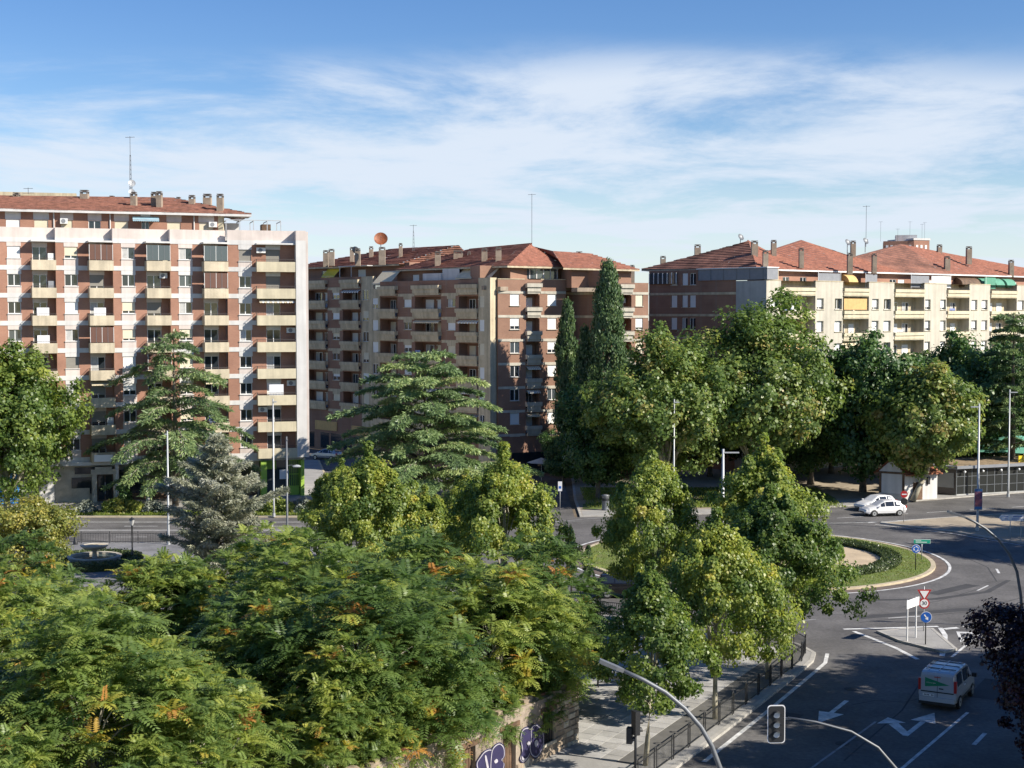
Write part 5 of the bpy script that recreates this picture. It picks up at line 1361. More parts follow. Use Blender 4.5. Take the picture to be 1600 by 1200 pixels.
# --- vehicles
def loft_car(name, label, paint, st, loc, rz, glass, wheels, wr=.31, sides=(), lights=(), cat='car', extra=None):
    o = thing(name, label, cat, (loc[0], loc[1], .0), rz)
    mb = MB(); rings = []
    for (x, zb, zm, zt, wb, wm, wt) in st:
        half = [(wb * .6, zb), (wb, zb + .06), (wm, zb + (zm - zb) * .5), (wm * .985, zm), (wt, zt), (wt * .7, zt + .035)]
        rings.append([(x, -p[0], p[1]) for p in half] + [(x, p[0], p[1]) for p in half[::-1]])
    n = len(rings[0])
    base = len(mb.v)
    for r_ in rings: mb.v += r_
    for i in range(len(rings) - 1):
        for j in range(n):
            j2 = (j + 1) % n; mb.f.append((i * n + j, i * n + j2, (i + 1) * n + j2, (i + 1) * n + j)[::-1]); mb.m.append(0)
    mb.f.append(tuple(range(n))); mb.m.append(0); mb.f.append(tuple((len(rings) - 1) * n + k for k in range(n))[::-1]); mb.m.append(0)
    body = mb.build('body', MAT[paint], o)
    for p_ in body.data.polygons: p_.use_smooth = False
    def pt(i, f, s, off=.012):
        x, zb, zm, zt, wb, wm, wt = st[i]; w0, w1 = wm * .985, wt
        return Vector((x, s * (w0 + (w1 - w0) * f + off), zm + (zt - zm) * f))
    for (i, j, x0, x1) in sides:                      # side windows between stations i and j
        for s in (-1, 1):
            a0, a1, b0, b1 = pt(i, .1, s), pt(i, .88, s), pt(j, .1, s), pt(j, .88, s)
            q = [a0.lerp(b0, x0), a0.lerp(b0, x1), a1.lerp(b1, x1), a1.lerp(b1, x0)]
            MB().face(q if s < 0 else q[::-1]); m2 = MB(); m2.face(q if s < 0 else q[::-1]); m2.build('side_window', MAT['glass'], o)
    for (i, j, up_) in glass:                         # windscreen and rear window
        a, b = st[i], st[j]; nrm = Vector((-(b[3] - a[3]), 0, b[0] - a[0])).normalized() * .02
        f0, f1 = .1, .92
        def L_(t, w_): return Vector((a[0] + (b[0] - a[0]) * t, w_ * ((a[6] * (1 - t)) + b[6] * t) * .9, a[3] + (b[3] - a[3]) * t + .03)) + nrm
        m2 = MB(); m2.face([L_(f0, -1), L_(f1, -1), L_(f1, 1), L_(f0, 1)][::-1]); m2.build('windscreen', MAT['glass'], o)
    for (x, w_) in wheels:
        for s in (-1, 1):
            arch = MB(); arch.plate([(wr * 1.2 * math.cos(R(180 * k / 12)), wr * 1.2 * math.sin(R(180 * k / 12)) + wr * .9) for k in range(13)], -.012, .012); a_ = arch.build('wheel_arch', MAT['plastic_black'], o, (x, s * (w_ + .0), 0))
            wm_ = MB(); wm_.tube([(0, -.1, wr), (0, .1, wr)], wr, 20); wh = wm_.build('wheel', MAT['tyre'], o, (x, s * (w_ - .06), 0))
            rm = MB(); rm.tube([(0, -.112, wr), (0, .112, wr)], wr * .66, 14); link('rim', rm.mesh('rim', MAT['rim']), wh)
            hb = MB(); hb.tube([(0, -.12, wr), (0, .12, wr)], wr * .2, 8); link('hub', hb.mesh('hub', MAT['plastic_black']), wh)
    for (nm, m_, x0, x1, y0, y1, z0, z1) in lights:
        for s in ((-1, 1) if y0 > 0 else (1,)):
            MB().box(x0, x1, min(s * y0, s * y1), max(s * y0, s * y1), z0, z1).build(nm, MAT[m_], o)
    return o
hatch = [(0.0, .38, .72, .80, .66, .78, .66), (.14, .26, .86, .98, .80, .86, .72), (.5, .22, .90, 1.36, .82, .88, .60), (1.3, .2, .92, 1.47, .84, .89, .62), (2.25, .2, .92, 1.44, .84, .89, .61), (3.1, .2, .93, .98, .84, .88, .70), (3.9, .22, .78, .82, .80, .85, .66), (4.22, .3, .60, .66, .70, .76, .60), (4.3, .38, .52, .56, .60, .66, .5)]
hl_ = [('headlight', 'lens_white', 4.02, 4.2, .5, .78, .58, .70), ('tail_light', 'red_lens', .0, .14, .56, .84, .78, .98), ('bumper_grille', 'plastic_black', 4.2, 4.315, -.45, .45, .36, .46), ('mirror', 'white_paint_car', 2.85, 2.98, .86, 1.02, .95, 1.08), ('sill_strip', 'plastic_black', .9, 3.2, .842, .87, .24, .32)]
x, y = G(1382, 806); loft_car('white_car', 'white hatchback crossing towards the roundabout, beside the no entry sign', 'white_paint_car', hatch, (x + 2.0, y + .9), math.pi + .22, [(1, 2, 0), (5, 4, 0)], ((.78, .86), (3.42, .86)), sides=[(2, 3, .25, .95), (3, 4, .05, .95), (4, 5, .03, .5)], lights=hl_)
loft_car('white_car', 'pale car half hidden behind the white hatchback', 'white_paint_car', hatch, (A(1372, 790, 143.5).x + 1.3, 143.5), math.pi + .5, [(1, 2, 0), (5, 4, 0)], ((.78, .86), (3.42, .86)), sides=[(2, 3, .25, .95), (3, 4, .05, .95), (4, 5, .03, .5)], lights=hl_)
suv = [(a, b + .08, c + .12, d + (.2 if d > 1.2 else .14), e + .03, f + .04, g + .05) for a, b, c, d, e, f, g in hatch]
suv[1] = (.12, .32, 1.0, 1.12, .84, .9, .76); suv[2] = (.42, .3, 1.02, 1.58, .85, .92, .66)
hb_ = [(n_, m_ if m_ != 'white_paint_car' else 'black_paint_car', a, b, c, d, e + .12, f + .12) for n_, m_, a, b, c, d, e, f in hl_]
x, y = G(938, 937); loft_car('black_car', 'black estate car on the roundabout behind the plane tree', 'black_paint_car', suv, (x - .2, y + 1.3), -.12, [(1, 2, 0), (5, 4, 0)], ((.8, .89), (3.42, .89)), wr=.35, sides=[(2, 3, .2, .95), (3, 4, .05, .95), (4, 5, .03, .5)], lights=hb_)
x, y = G(503, 719); loft_car('silver_car', 'silver car parked in the side street beyond the lime shop', 'silver_paint', hatch, (x + 2.4, y), math.pi - .5, [(1, 2, 0), (5, 4, 0)], ((.78, .86), (3.42, .86)), sides=[(2, 3, .25, .95), (3, 4, .05, .95), (4, 5, .03, .5)], lights=hl_)
van_st = [(0.0, .42, 1.05, 1.66, .82, .905, .76), (.05, .34, 1.08, 1.78, .86, .92, .78), (.3, .3, 1.08, 1.83, .87, .92, .79), (1.5, .28, 1.08, 1.86, .87, .92, .80), (2.55, .28, 1.08, 1.84, .87, .92, .79), (2.9, .28, 1.08, 1.76, .87, .92, .76), (3.65, .28, 1.06, 1.14, .87, .91, .76), (4.15, .3, .92, .98, .85, .88, .7), (4.38, .36, .66, .72, .76, .8, .62)]
x, y = G(1464, 1109); vh = math.atan2(.86, .50)
van = loft_car('delivery_van', 'grey white delivery van with a green triangle logo on its rear doors', 'van_paint', van_st, (x, y), vh, [(6, 5, 0)], ((.8, .9), (3.5, .9)), wr=.33, sides=[(3, 4, .1, .95), (4, 5, .05, .9), (5, 6, .03, .5), (2, 3, .1, .9)],
    lights=[('tail_light', 'red_lens', -.03, .12, .80, .925, .92, 1.5), ('headlight', 'lens_white', 4.1, 4.3, .5, .82, .72, .86), ('rear_bumper', 'van_paint', -.1, .12, -.86, .86, .40, .62), ('bumper_lip', 'plastic_black', -.11, .1, -.88, .88, .26, .4), ('mirror', 'plastic_black', 3.3, 3.45, .92, 1.15, 1.05, 1.25), ('sill_strip', 'plastic_black', .4, 4.0, .90, .945, .42, .5), ('door_handle', 'sign_white', 1.6, 1.85, .925, .95, .98, 1.03)], cat='van')
def rear(name, m_, pts, off): mb = MB(); mb.face([(-off, p[0], p[1]) for p in pts]); return mb.build(name, MAT[m_], van)
# the van faces +x: its rear is seen with y pointing left
def lean_x(z): return 0.0
rear('door_gap', 'plastic_black', [(-.012, .62), (-.012, 1.66), (.012, 1.66), (.012, .62)], .006); rear('plate_recess', 'plastic_black', [(-.8, .84), (-.8, .90), (.8, .90), (.8, .84)], .008)
rear('number_plate', 'sign_white', [(.12, .66), (.12, .79), (.68, .79), (.68, .66)], .012 + .1)
for k in range(7):
    if k != 4: rear('plate_mark', 'sign_black', [(.62 - .07 * k, .69), (.62 - .07 * k, .76), (.58 - .07 * k, .76), (.58 - .07 * k, .69)], .115)
rear('door_handle', 'plastic_black', [(-.3, 1.03), (-.3, 1.09), (-.08, 1.09), (-.08, 1.03)], .014)
rear('logo_triangle', 'logo_green', [(.6, 1.1), (.6, 1.56), (-.6, 1.27)][::-1], .009)
lt = link('lettering', text_mesh('El Corte Inglés', .075, 'sign_white', .001), van, (-.014, .3, 1.31)); lt.rotation_euler = (R(90), 0, R(-90))
rear('brake_light', 'red_lens', [(-.16, 1.59), (-.16, 1.63), (.16, 1.63), (.16, 1.59)], .01)
for y_ in (-.5, 0, .5): MB().box(.35, 2.6, y_ - .02, y_ + .02, 1.868 - abs(y_) * .03, 1.91 - abs(y_) * .03).build('roof_rib', MAT['van_paint'], van)
for x_ in (.7, 1.5, 2.3): MB().box(x_ - .02, x_ + .02, -.74, .74, 1.885, 1.915).build('roof_bar', MAT['plastic_black'], van)

# --- kiosk hut and glass restaurant
hx, hy = G(1374, 782); hx2, hy2 = G(1410, 784)
hut = thing('kiosk_hut', 'small white hut with dark timber corners and an orange tiled roof', 'building', (hx, hy, .1))
FH = Fr((hx, hy), R(-33)); FHs = None
hl2 = 2.6; hd = 4.6; hh = 2.9
FH.box('wall', 'white_render', hut, 0, hl2, 0, hd, .1, hh)
FH.box('plinth', 'grey_render', hut, -.03, hl2 + .03, -.03, hd, .1, .85)
for u_ in (-.05, hl2 - .2): FH.box('corner_post', 'wood', hut, u_, u_ + .25, -.06, -.03 + .02, .86, hh)
FH.box('beam', 'wood', hut, -.1, hl2 + .1, -.08, -.035, hh - .02, hh + .2)
FH2 = Fr(FH.W(hl2, 0).to_2d(), R(28)); FH2.box('side_wall', 'white_render', hut, .02, 4.6, .0, 3.6, .1, hh - .1); FH2.box('gate', 'wood', hut, 1.2, 2.5, -.06, -.01, .15, 2.0); FH2.box('wall_lamp', 'metal_black', hut, 3.1, 3.4, -.2, -.01, 1.7, 2.5)
ap0 = FH.W(hl2 / 2, -.3, hh + 1.6); ap1 = FH2.W(4.8, 2.4, hh + 1.2)
roof_plane(hut, FH2.W(-.3, -.5, hh - .1), FH2.W(4.9, -.5, hh - .15), ap1, ap0, 10, 'terracotta'); roof_plane(hut, FH.W(-.5, hd, hh), FH.W(-.5, -.4, hh), ap0, ap1, 10, 'terracotta')
poly_part('gable', 'white_render', hut, [[FH.W(-.1, -.02, hh + .18), FH.W(hl2 + .1, -.02, hh + .18), FH.W(hl2 / 2, -.02, hh + 1.5)]])
rx, ry = G(1494, 776); rx2, ry2 = G(1600, 770)
rest = thing('glass_restaurant', 'low flat roofed restaurant with a dark frame and large glass panes', 'building', (rx, ry, .1))
FRs = Fr((rx, ry), math.atan2(ry2 - ry, rx2 - rx)); lr = 20.0; zr_ = 3.0
FRs.box('floor', 'grey_render', rest, 0, lr, -.05, 6, .1, .25); FRs.box('roof', 'awning_grey', rest, -.3, lr, -.5, 6.5, zr_, zr_ + .3); FRs.box('roof_gravel', 'gravel_roof', rest, -.1, lr, -.2, 6.4, zr_ + .3, zr_ + .36)
FRs.box('back_wall', 'wood', rest, 0, lr, 5.5, 5.7, .25, zr_)
for k in range(21):
    FRs.put(MB().box(-.035, .035, -.04, .04, .25, zr_), 'mullion', 'metal_grey', rest, k * 1.0)
    if k < 20:
        FRs.put(MB().box(.04, .96, -.01, .01, 1.15, zr_ - .05), 'pane', 'glass_dim', rest, k * 1.0); FRs.put(MB().box(.04, .96, -.012, .012, .28, 1.1), 'pane', 'glass_dim', rest, k * 1.0)
for z_ in (1.1, 2.1): FRs.box('transom', 'metal_grey', rest, 0, lr, -.05, .05, z_, z_ + .05)
for k in range(8): FRs.put(MB().lathe([(0, .14), (.1, .1), (.14, 0), (.1, -.1), (0, -.14)], 10), 'globe_lamp', 'lens_white', rest, .8 + 2.4 * k, -.35, zr_ - .35)
FRl = Fr((rx, ry), R(-40)); FRl.box('porch_wall', 'frame_dark', rest, -4.6, 0, .1, .3, .2, zr_ - .05); FRl.box('porch_roof', 'awning_grey', rest, -4.9, .2, -.5, 4.0, zr_ - .04, zr_ + .28); FRl.box('porch_glass', 'glass_mid', rest, -2.2, -.3, .03, .08, .9, 2.5); FRl.box('menu_board', 'wood', rest, -3.4, -2.4, .0, .08, .6, 2.3)
for k in range(12): FRs.put(MB().box(-.25, .25, .5, 1.0, .28, .95), 'chair', 'terracotta', rest, .7 + 1.6 * k)
yb_ = FRs.W(FRs.u(1592, 740, .2)[0], .2)
ys = thing('yellow_sign', 'yellow sign with black letters on the restaurant roof edge', 'sign', (yb_.x, yb_.y, zr_ + .3)); ys.rotation_euler.z = FRs.a
MB().box(-.1, 2.4, -.05, .05, .05, .75).build('board', MAT['sign_yellow'], ys); flat(ys, 'lettering', text_mesh('LO', .55, 'sign_black'), (.75, -.06, .4))
for xx in (.2, 2.1): MB().box(xx - .03, xx + .03, -.03, .03, 0, .05).build('foot', MAT['metal_grey'], ys)
tp = A(1585, 712, 166); tent = thing('tarpaulin_pavilion', 'green tarpaulin pavilion behind the glass restaurant', 'pavilion', (tp.x, 166, .1))
mb = MB(); c_ = (0, 0, 5.6)
ring_ = [(6 * math.cos(6.283 * k / 16), 4 * math.sin(6.283 * k / 16), 3.6 + .1 * (k % 2)) for k in range(16)]
for k in range(16): mb.face([ring_[k], ring_[(k + 1) % 16], c_])
mb.build('canopy', MAT['tarp_green'], tent)
for k in range(0, 16, 4): MB().tube([(ring_[k][0] * .95, ring_[k][1] * .95, 0), (ring_[k][0] * .95, ring_[k][1] * .95, 3.65)], .06, 6).build('post', MAT['metal_black'], tent)
# --- plaza and park furniture
ft = thing('fountain', 'pale stone fountain with a raised bowl inside the ring hedge', 'fountain', (FC0[0], FC0[1], .12)) if False else None
fx, fy = G(148, 884)
ft = thing('fountain', 'pale stone fountain with a raised bowl inside a ring hedge', 'fountain', (fx, fy, .12))
MB().lathe([(1.95, 0), (1.95, .55), (2.05, .6), (2.05, .68), (1.7, .68), (1.7, .3), (0, .28)], 28).build('basin', MAT['stone_pale'], ft); MB().lathe([(1.7, .5), (0, .5)], 28).build('water', MAT['water'], ft)
MB().lathe([(.35, .3), (.2, .5), (.16, 1.0), (.3, 1.15)], 16).build('pedestal', MAT['stone_pale'], ft, smooth=True); MB().lathe([(.25, 1.1), (.8, 1.25), (1.05, 1.45), (1.08, 1.52), (.95, 1.5), (.5, 1.36), (0, 1.34)], 28).build('bowl', MAT['stone_pale'], ft, smooth=True)
MB().lathe([(.95, 1.47), (0, 1.47)], 24).build('bowl_water', MAT['kerb_sand'], ft)
bxp = G(932, 1079); bn = thing('bench', 'dark backless bench standing on the near pavement', 'bench', (bxp[0], bxp[1], .14), R(4))
for k in range(4): MB().box(0, 2.2, .12 * k, .12 * k + .1, .44, .48).build('slat', MAT['plastic_black'], bn)
for xx in (.08, 2.06): 
    for yy in (.03, .41): MB().box(xx, xx + .05, yy, yy + .05, 0, .44).build('leg', MAT['metal_black'], bn)
MB().box(.1, 2.1, .2, .26, .22, .26).build('stretcher', MAT['metal_black'], bn)
cbx = G(946, 799); cb = thing('litter_column', 'grey round litter column at the park corner', 'bin', (cbx[0], cbx[1], .12))
MB().lathe([(.36, 0), (.38, .1), (.36, .15), (.36, 1.35), (.4, 1.4), (.4, 1.5), (.1, 1.58), (0, 1.58)], 18).build('body', MAT['metal_grey'], cb, smooth=True); MB().lathe([(.37, .95), (.37, 1.2)], 18).build('band', MAT['metal_black'], cb)
pa = A(846, 715, 166); um = thing('cafe_parasol', 'pale parasol at the foot of the lit brown front', 'parasol', (pa.x, 166, .1))
MB().tube([(0, 0, 0), (0, 0, 2.7)], .04, 6).build('pole', MAT['metal_pale'], um); mb = MB()
for k in range(8): mb.face([(1.7 * math.cos(.785 * k), 1.7 * math.sin(.785 * k), 2.2), (1.7 * math.cos(.785 * (k + 1)), 1.7 * math.sin(.785 * (k + 1)), 2.2), (0, 0, 2.75)])
mb.build('canopy', MAT['curtain'], um)
ob = G(1010, 775); og = thing('orange_board', 'orange board on two posts under the park trees', 'board', (ob[0], ob[1], .12))
MB().box(-.6, .6, -.04, .04, .5, .85).build('panel', MAT['awning_orange'], og)
for xx in (-.5, .5): MB().tube([(xx, .06, 0), (xx, .06, .85)], .03, 6).build('post', MAT['metal_grey'], og)
gp = G(1065, 789); gb = thing('path_bollard', 'white bollard post beside the park path', 'bollard', (gp[0], gp[1], .12)); MB().lathe([(.07, 0), (.07, 1.0), (.04, 1.1), (0, 1.12)], 10).build('shaft', MAT['sign_white'], gb); MB().lathe([(.16, 0), (.16, .12), (.08, .16)], 10).build('foot', MAT['stone_pale'], gb)
tcx = A(173, 778, 143.5); tc_ = thing('terracotta_figure', 'orange and red play figures on the verge beside the portal', 'play figure', (tcx.x, 143.5, .1))
MB().lathe([(.05, 0), (.06, .25), (.5, .5), (.45, .75), (.15, .8)], 10).build('orange_shape', MAT['awning_orange'], tc_, smooth=True); MB().tube([(.3, 0, .5), (.9, 0, 1.0), (1.2, 0, 1.4)], [.2, .25, .1], 8).build('red_shape', MAT['sign_red'], tc_, smooth=True)
# ------------------------------------------------------------------ trees and plants
LM = {}
LM['plane'] = leafmat('leaf_plane', [(0.0, (0.10, 0.17, 0.042)), (0.45, (0.26, 0.335, 0.075)), (0.8, (0.47, 0.49, 0.095)), (1.0, (0.58, 0.50, 0.14))], 0.5)
LM['plane_far'] = leafmat('leaf_plane_far', [(0.0, (0.085, 0.14, 0.04)), (0.5, (0.175, 0.255, 0.065)), (0.85, (0.31, 0.355, 0.09)), (1.0, (0.44, 0.36, 0.13))], 0.44)
LM['dark'] = leafmat('leaf_dark', [(0.0, (0.040, 0.090, 0.026)), (0.6, (0.084, 0.161, 0.040)), (1.0, (0.168, 0.251, 0.075))], 0.3)
LM['heaven'] = leafmat('leaf_heaven', [(0.0, (0.10, 0.17, 0.045)), (0.5, (0.23, 0.315, 0.08)), (0.84, (0.42, 0.46, 0.10)), (0.92, (0.55, 0.48, 0.08)), (1.0, (0.60, 0.30, 0.09))], 0.5)
LM['cedar'] = leafmat('needle_cedar', [(0.0, (0.101, 0.160, 0.075)), (0.6, (0.199, 0.283, 0.113)), (1.0, (0.356, 0.425, 0.169))], 0.3)
LM['cedar_light'] = leafmat('needle_cedar_light', [(0.0, (0.131, 0.197, 0.092)), (0.6, (0.246, 0.344, 0.139)), (1.0, (0.462, 0.517, 0.215))], 0.3)
LM['blue'] = leafmat('needle_blue', [(0.0, (0.213, 0.237, 0.163)), (0.5, (0.410, 0.419, 0.297)), (1.0, (0.546, 0.546, 0.460))], 0.3)
LM['cypress'] = leafmat('scale_cypress', [(0.0, (0.048, 0.099, 0.039)), (0.6, (0.098, 0.161, 0.058)), (1.0, (0.179, 0.244, 0.081))], 0.25)
LM['plum'] = leafmat('leaf_plum', [(0.0, (0.022, 0.010, 0.014)), (0.6, (0.05, 0.018, 0.022)), (1.0, (0.13, 0.04, 0.035))], 0.25)
LM['olive'] = leafmat('leaf_olive', [(0.0, (0.134, 0.173, 0.042)), (0.55, (0.284, 0.296, 0.067)), (1.0, (0.540, 0.453, 0.106))], 0.45)
LM['grey'] = leafmat('leaf_grey', [(0.0, (0.14, 0.17, 0.13)), (1.0, (0.32, 0.34, 0.27))], 0.2)
LM['hedge'] = leafmat('leaf_hedge', [(0.0, (0.04, 0.065, 0.022)), (0.6, (0.085, 0.12, 0.04)), (1.0, (0.16, 0.19, 0.07))], 0.25)
LM['grass'] = leafmat('blade_grass', [(0.0, (0.14, 0.20, 0.035)), (0.7, (0.25, 0.31, 0.06)), (1.0, (0.38, 0.36, 0.12))], 0.45)

def np_mesh(name, V, F, m, tint=None):
    me = bpy.data.meshes.new(name)
    V = np.asarray(V, dtype=np.float32); F = np.asarray(F, dtype=np.int32); nf, k = F.shape
    me.vertices.add(len(V)); me.vertices.foreach_set('co', V.ravel())
    me.loops.add(nf * k); me.loops.foreach_set('vertex_index', F.ravel())
    me.polygons.add(nf); me.polygons.foreach_set('loop_start', np.arange(0, nf * k, k, dtype=np.int32))
    me.materials.append(m)
    if tint is not None:
        a = me.attributes.new('tint', 'FLOAT', 'FACE'); a.data.foreach_set('value', np.asarray(tint, dtype=np.float32))
    me.update(calc_edges=True)
    return me
def unit(a):
    return a / np.maximum(np.linalg.norm(a, axis=1, keepdims=True), 1e-6)
def leaf_quads(P, T, Nn, ln, wd, fold=0.12):
    """one four-cornered blade per row: P foot, T direction of the midrib, Nn facing, ln length, wd half width"""
    T = unit(T); B = unit(np.cross(Nn, T)); Nn = np.cross(T, B)
    ln = ln[:, None]; wd = wd[:, None]
    mid = P + T * ln * 0.45 + Nn * ln * fold
    V = np.stack([P, mid + B * wd, P + T * ln, mid - B * wd], 1).reshape(-1, 3)
    F = np.arange(len(P) * 4).reshape(-1, 4)
    return V, F
def clump_leaves(rg, C, rad, m, size, outward, updown=0.35, aspect=0.42):
    """m leaves in each ball of radius rad round the centres C"""
    K = len(C); n = K * m
    D = unit(rg.normal(size=(n, 3))); rr = rg.random(n) ** 0.45
    Cn = np.repeat(C, m, 0); Rn = np.repeat(rad, m)
    D[:, 2] *= 0.8
    P = Cn + D * (Rn * rr)[:, None]
    Nn = unit(D * 0.6 + np.repeat(outward, m, 0) * 0.5 + np.array([0, 0, updown]) + rg.normal(size=(n, 3)) * 0.45)
    T = unit(np.cross(Nn, rg.normal(size=(n, 3)))) + np.array([0, 0, -0.25])
    s = size * (0.65 + 0.7 * rg.random(n))
    return P, T, Nn, s, s * aspect
def limbs(mb, rg, base, tops, r0, n=6):
    for t in tops:
        b = Vector(base); t = Vector(t); mid = b.lerp(t, 0.5) + Vector((rg.normal() * .15, rg.normal() * .15, 0.12 * (t - b).length))
        mb.tube([b, b.lerp(mid, .55), mid, mid.lerp(t, .6), t], [r0, r0 * .8, r0 * .6, r0 * .4, r0 * .15], n, cap=False)

def broadleaf(seed, H, W, trunk, lm, bark, nclump=190, per=110, leaf=0.26, crad=0.7, lobes=6, spire=0.5, r0=0.16, tint=(0.44, 0.17), lean=(0, 0), ovoid=False):
    """trunk, limbs and a crown of leaf clumps gathered in uneven lobes"""
    rg = np.random.default_rng(seed)
    ch = H - trunk
    cen = [np.array([0, 0, trunk + ch * .45])]; rads = [np.array([W * .40, W * .40, ch * .46])]
    for k in range(lobes):
        a = 2 * math.pi * (k + rg.random() * .6) / lobes; q = .20 + .12 * rg.random()
        z = trunk + ch * (.25 + .5 * rg.random())
        cen.append(np.array([math.cos(a) * W * q, math.sin(a) * W * q, z])); s = .20 + .10 * rg.random()
        rads.append(np.array([W * s, W * s, ch * (.16 + .14 * rg.random())]))
    for k in range(3):
        a = rg.random() * 6.28; q = .16 * rg.random()
        hz = ch * (.16 + .08 * rg.random()); cen.append(np.array([math.cos(a) * W * q, math.sin(a) * W * q, H - hz * (1.0 + .5 * k * spire)])); rads.append(np.array([W * .14, W * .14, hz]))
    wt = np.array([r.prod() ** .55 for r in rads]); wt[0] *= 1.2; wt /= wt.sum()
    pick = rg.choice(len(cen), nclump, p=wt)
    d = unit(rg.normal(size=(nclump, 3))); fr = 0.45 + 0.55 * rg.random(nclump) ** .6
    C = np.array(cen)[pick] + d * np.array(rads)[pick] * fr[:, None]
    if ovoid:
        f = rg.random(nclump) ** .85; a = rg.random(nclump) * 6.283
        prof = np.where(f < .32, .62 + 1.19 * f, np.maximum(0, 1 - ((f - .32) / .68)) ** .62)
        rr = W / 2 * prof * (.35 + .65 * rg.random(nclump) ** .55) * (1 + .16 * np.sin(a * 3 + seed) + .1 * np.sin(a * 5 + f * 9))
        C = np.stack([np.cos(a) * rr, np.sin(a) * rr, trunk + f * (ch * .86)], 1)
        nl = 7; k = nclump // 3; la = rg.random(nl) * 6.283; lr = W * (.06 + .26 * rg.random(nl)); lr[0] = 0; top = H - (lr / W) ** 1.2 * ch * 1.45 * spire
        i = rg.integers(0, nl, k); h = rg.random(k) ** .8
        C[:k] = np.stack([np.cos(la[i]) * lr[i] + rg.normal(size=k) * .22 * (1.1 - h), np.sin(la[i]) * lr[i] + rg.normal(size=k) * .22 * (1.1 - h), top[i] - (1 - h) * ch * .42], 1)
    C[:, 2] = np.maximum(C[:, 2], trunk * .92)
    ctr = np.array([0, 0, trunk + ch * .4])
    outw = unit((C - ctr) / np.array([W, W, ch]))
    rad = crad * (0.6 + 0.8 * rg.random(nclump))
    if ovoid: rad[:k] *= 1.0 - .55 * h
    P, T, Nn, ln, wd = clump_leaves(rg, C, rad, per, leaf, outw)
    V, F = leaf_quads(P, T, Nn, ln, wd)
    ct = tint[0] + tint[1] * rg.normal(size=nclump)
    ti = np.clip(np.repeat(ct, per) + .13 * rg.normal(size=len(P)), 0, 1)
    crown = np_mesh('crown', V, F, LM[lm], ti)
    mb = MB()
    mb.tube([(lean[0], lean[1], 0), (lean[0] * .6, lean[1] * .6, trunk * .45), (0, 0, trunk), (0.1, 0.05, trunk + ch * .35), (0, 0.1, trunk + ch * .8)], [r0 * 1.25, r0, r0 * .85, r0 * .5, r0 * .12], 9)
    sel = rg.choice(nclump, min(16, nclump), replace=False)
    limbs(mb, rg, (0, 0, trunk * .95), [tuple(C[i]) for i in sel[:9]], r0 * .5)
    limbs(mb, rg, (0.05, 0, trunk + ch * .25), [tuple(C[i]) for i in sel[9:]], r0 * .35)
    return crown, mb.mesh('trunk', MAT[bark], True)

def heaven(seed, H, W, nros=150, tone=.4):
    """tree of heaven: thin pale stems that end in rosettes of long feather-shaped leaves"""
    rg = np.random.default_rng(seed)
    d = unit(rg.normal(size=(nros, 3))); d[:, 2] = np.abs(d[:, 2]) * 1.25 - .36; d = unit(d)
    fr = 0.5 + 0.5 * rg.random(nros) ** .6
    lump = 1 + .16 * np.sin(3 * np.arctan2(d[:, 1], d[:, 0]) + seed) + .1 * np.sin(5 * np.arctan2(d[:, 1], d[:, 0]) + 2 * seed)
    C = np.stack([d[:, 0] * W / 2 * fr * lump, d[:, 1] * W / 2 * fr * lump, H * .46 + d[:, 2] * H * .53 * fr], 1)
    nfr = 10; n = nros * nfr
    az = np.tile(np.arange(nfr) * 2 * math.pi / nfr, nros) + np.repeat(rg.random(nros) * 6.28, nfr) + rg.normal(size=n) * .2
    el = np.clip(.45 + .35 * rg.normal(size=n), -.3, 1.2)
    D = np.stack([np.cos(az) * np.cos(el), np.sin(az) * np.cos(el), np.sin(el)], 1)
    D = unit(D + np.repeat(d, nfr, 0) * .45)
    Lf = .58 + .32 * rg.random(n)
    base = np.repeat(C, nfr, 0)
    side = unit(np.cross(D, np.array([0, 0, 1.0])))
    npair = 9
    Ps, Ts, Ns, ls, ws = [], [], [], [], []
    rosette_t = tone + .2 * rg.normal(size=nros)
    ro = rg.random(nros); rosette_t = np.minimum(rosette_t, .84); rosette_t[ro > .993] = 1.0; rosette_t[(ro > .965) & (ro <= .993)] = .92
    ft = np.repeat(rosette_t, nfr) + .07 * rg.normal(size=n); tints = []
    droop = .25 + .35 * rg.random(n)
    for i in range(npair):
        s = .16 + .84 * i / (npair - 1)
        pos = base + D * (Lf * s)[:, None]; pos[:, 2] -= droop * s * s * Lf
        tang = D.copy(); tang[:, 2] -= 2 * droop * s; tang = unit(tang)
        nn = unit(np.cross(side, tang))
        for sg in (-1, 1):
            Ps.append(pos); Ts.append(side * sg + tang * .45 - np.array([0, 0, .22])); Ns.append(nn + rg.normal(size=(n, 3)) * .18)
            l = (.215 - .085 * s) * (.85 + .3 * rg.random(n)); ls.append(l); ws.append(l * .19); tints.append(ft)
    V, F = leaf_quads(np.concatenate(Ps), np.concatenate(Ts), np.concatenate(Ns), np.concatenate(ls), np.concatenate(ws), .04)
    crown = np_mesh('crown', V, F, LM['heaven'], np.clip(np.concatenate(tints), 0, 1))
    mb = MB()
    for k in range(5):
        a = rg.random() * 6.28; tp = Vector((math.cos(a) * W * .16, math.sin(a) * W * .16, H * .52))
        b = Vector((math.cos(a) * .25, math.sin(a) * .25, 0))
        mb.tube([b, b.lerp(tp, .5) + Vector((rg.normal() * .1, rg.normal() * .1, 0)), tp], [.075, .06, .045], 6, cap=False)
        near = sorted(range(nros), key=lambda i: (Vector(C[i]) - tp).length)[:16]
        for i in near:
            t = Vector(C[i]); mid = tp.lerp(t, .5) - Vector((0, 0, .1 * (t - tp).length))
            mb.tube([tp - Vector((0, 0, rg.random() * 1.2)), mid, t], [.035, .026, .014], 4, cap=False)
    return crown, mb.mesh('trunk', MAT['bark_pale'], True)

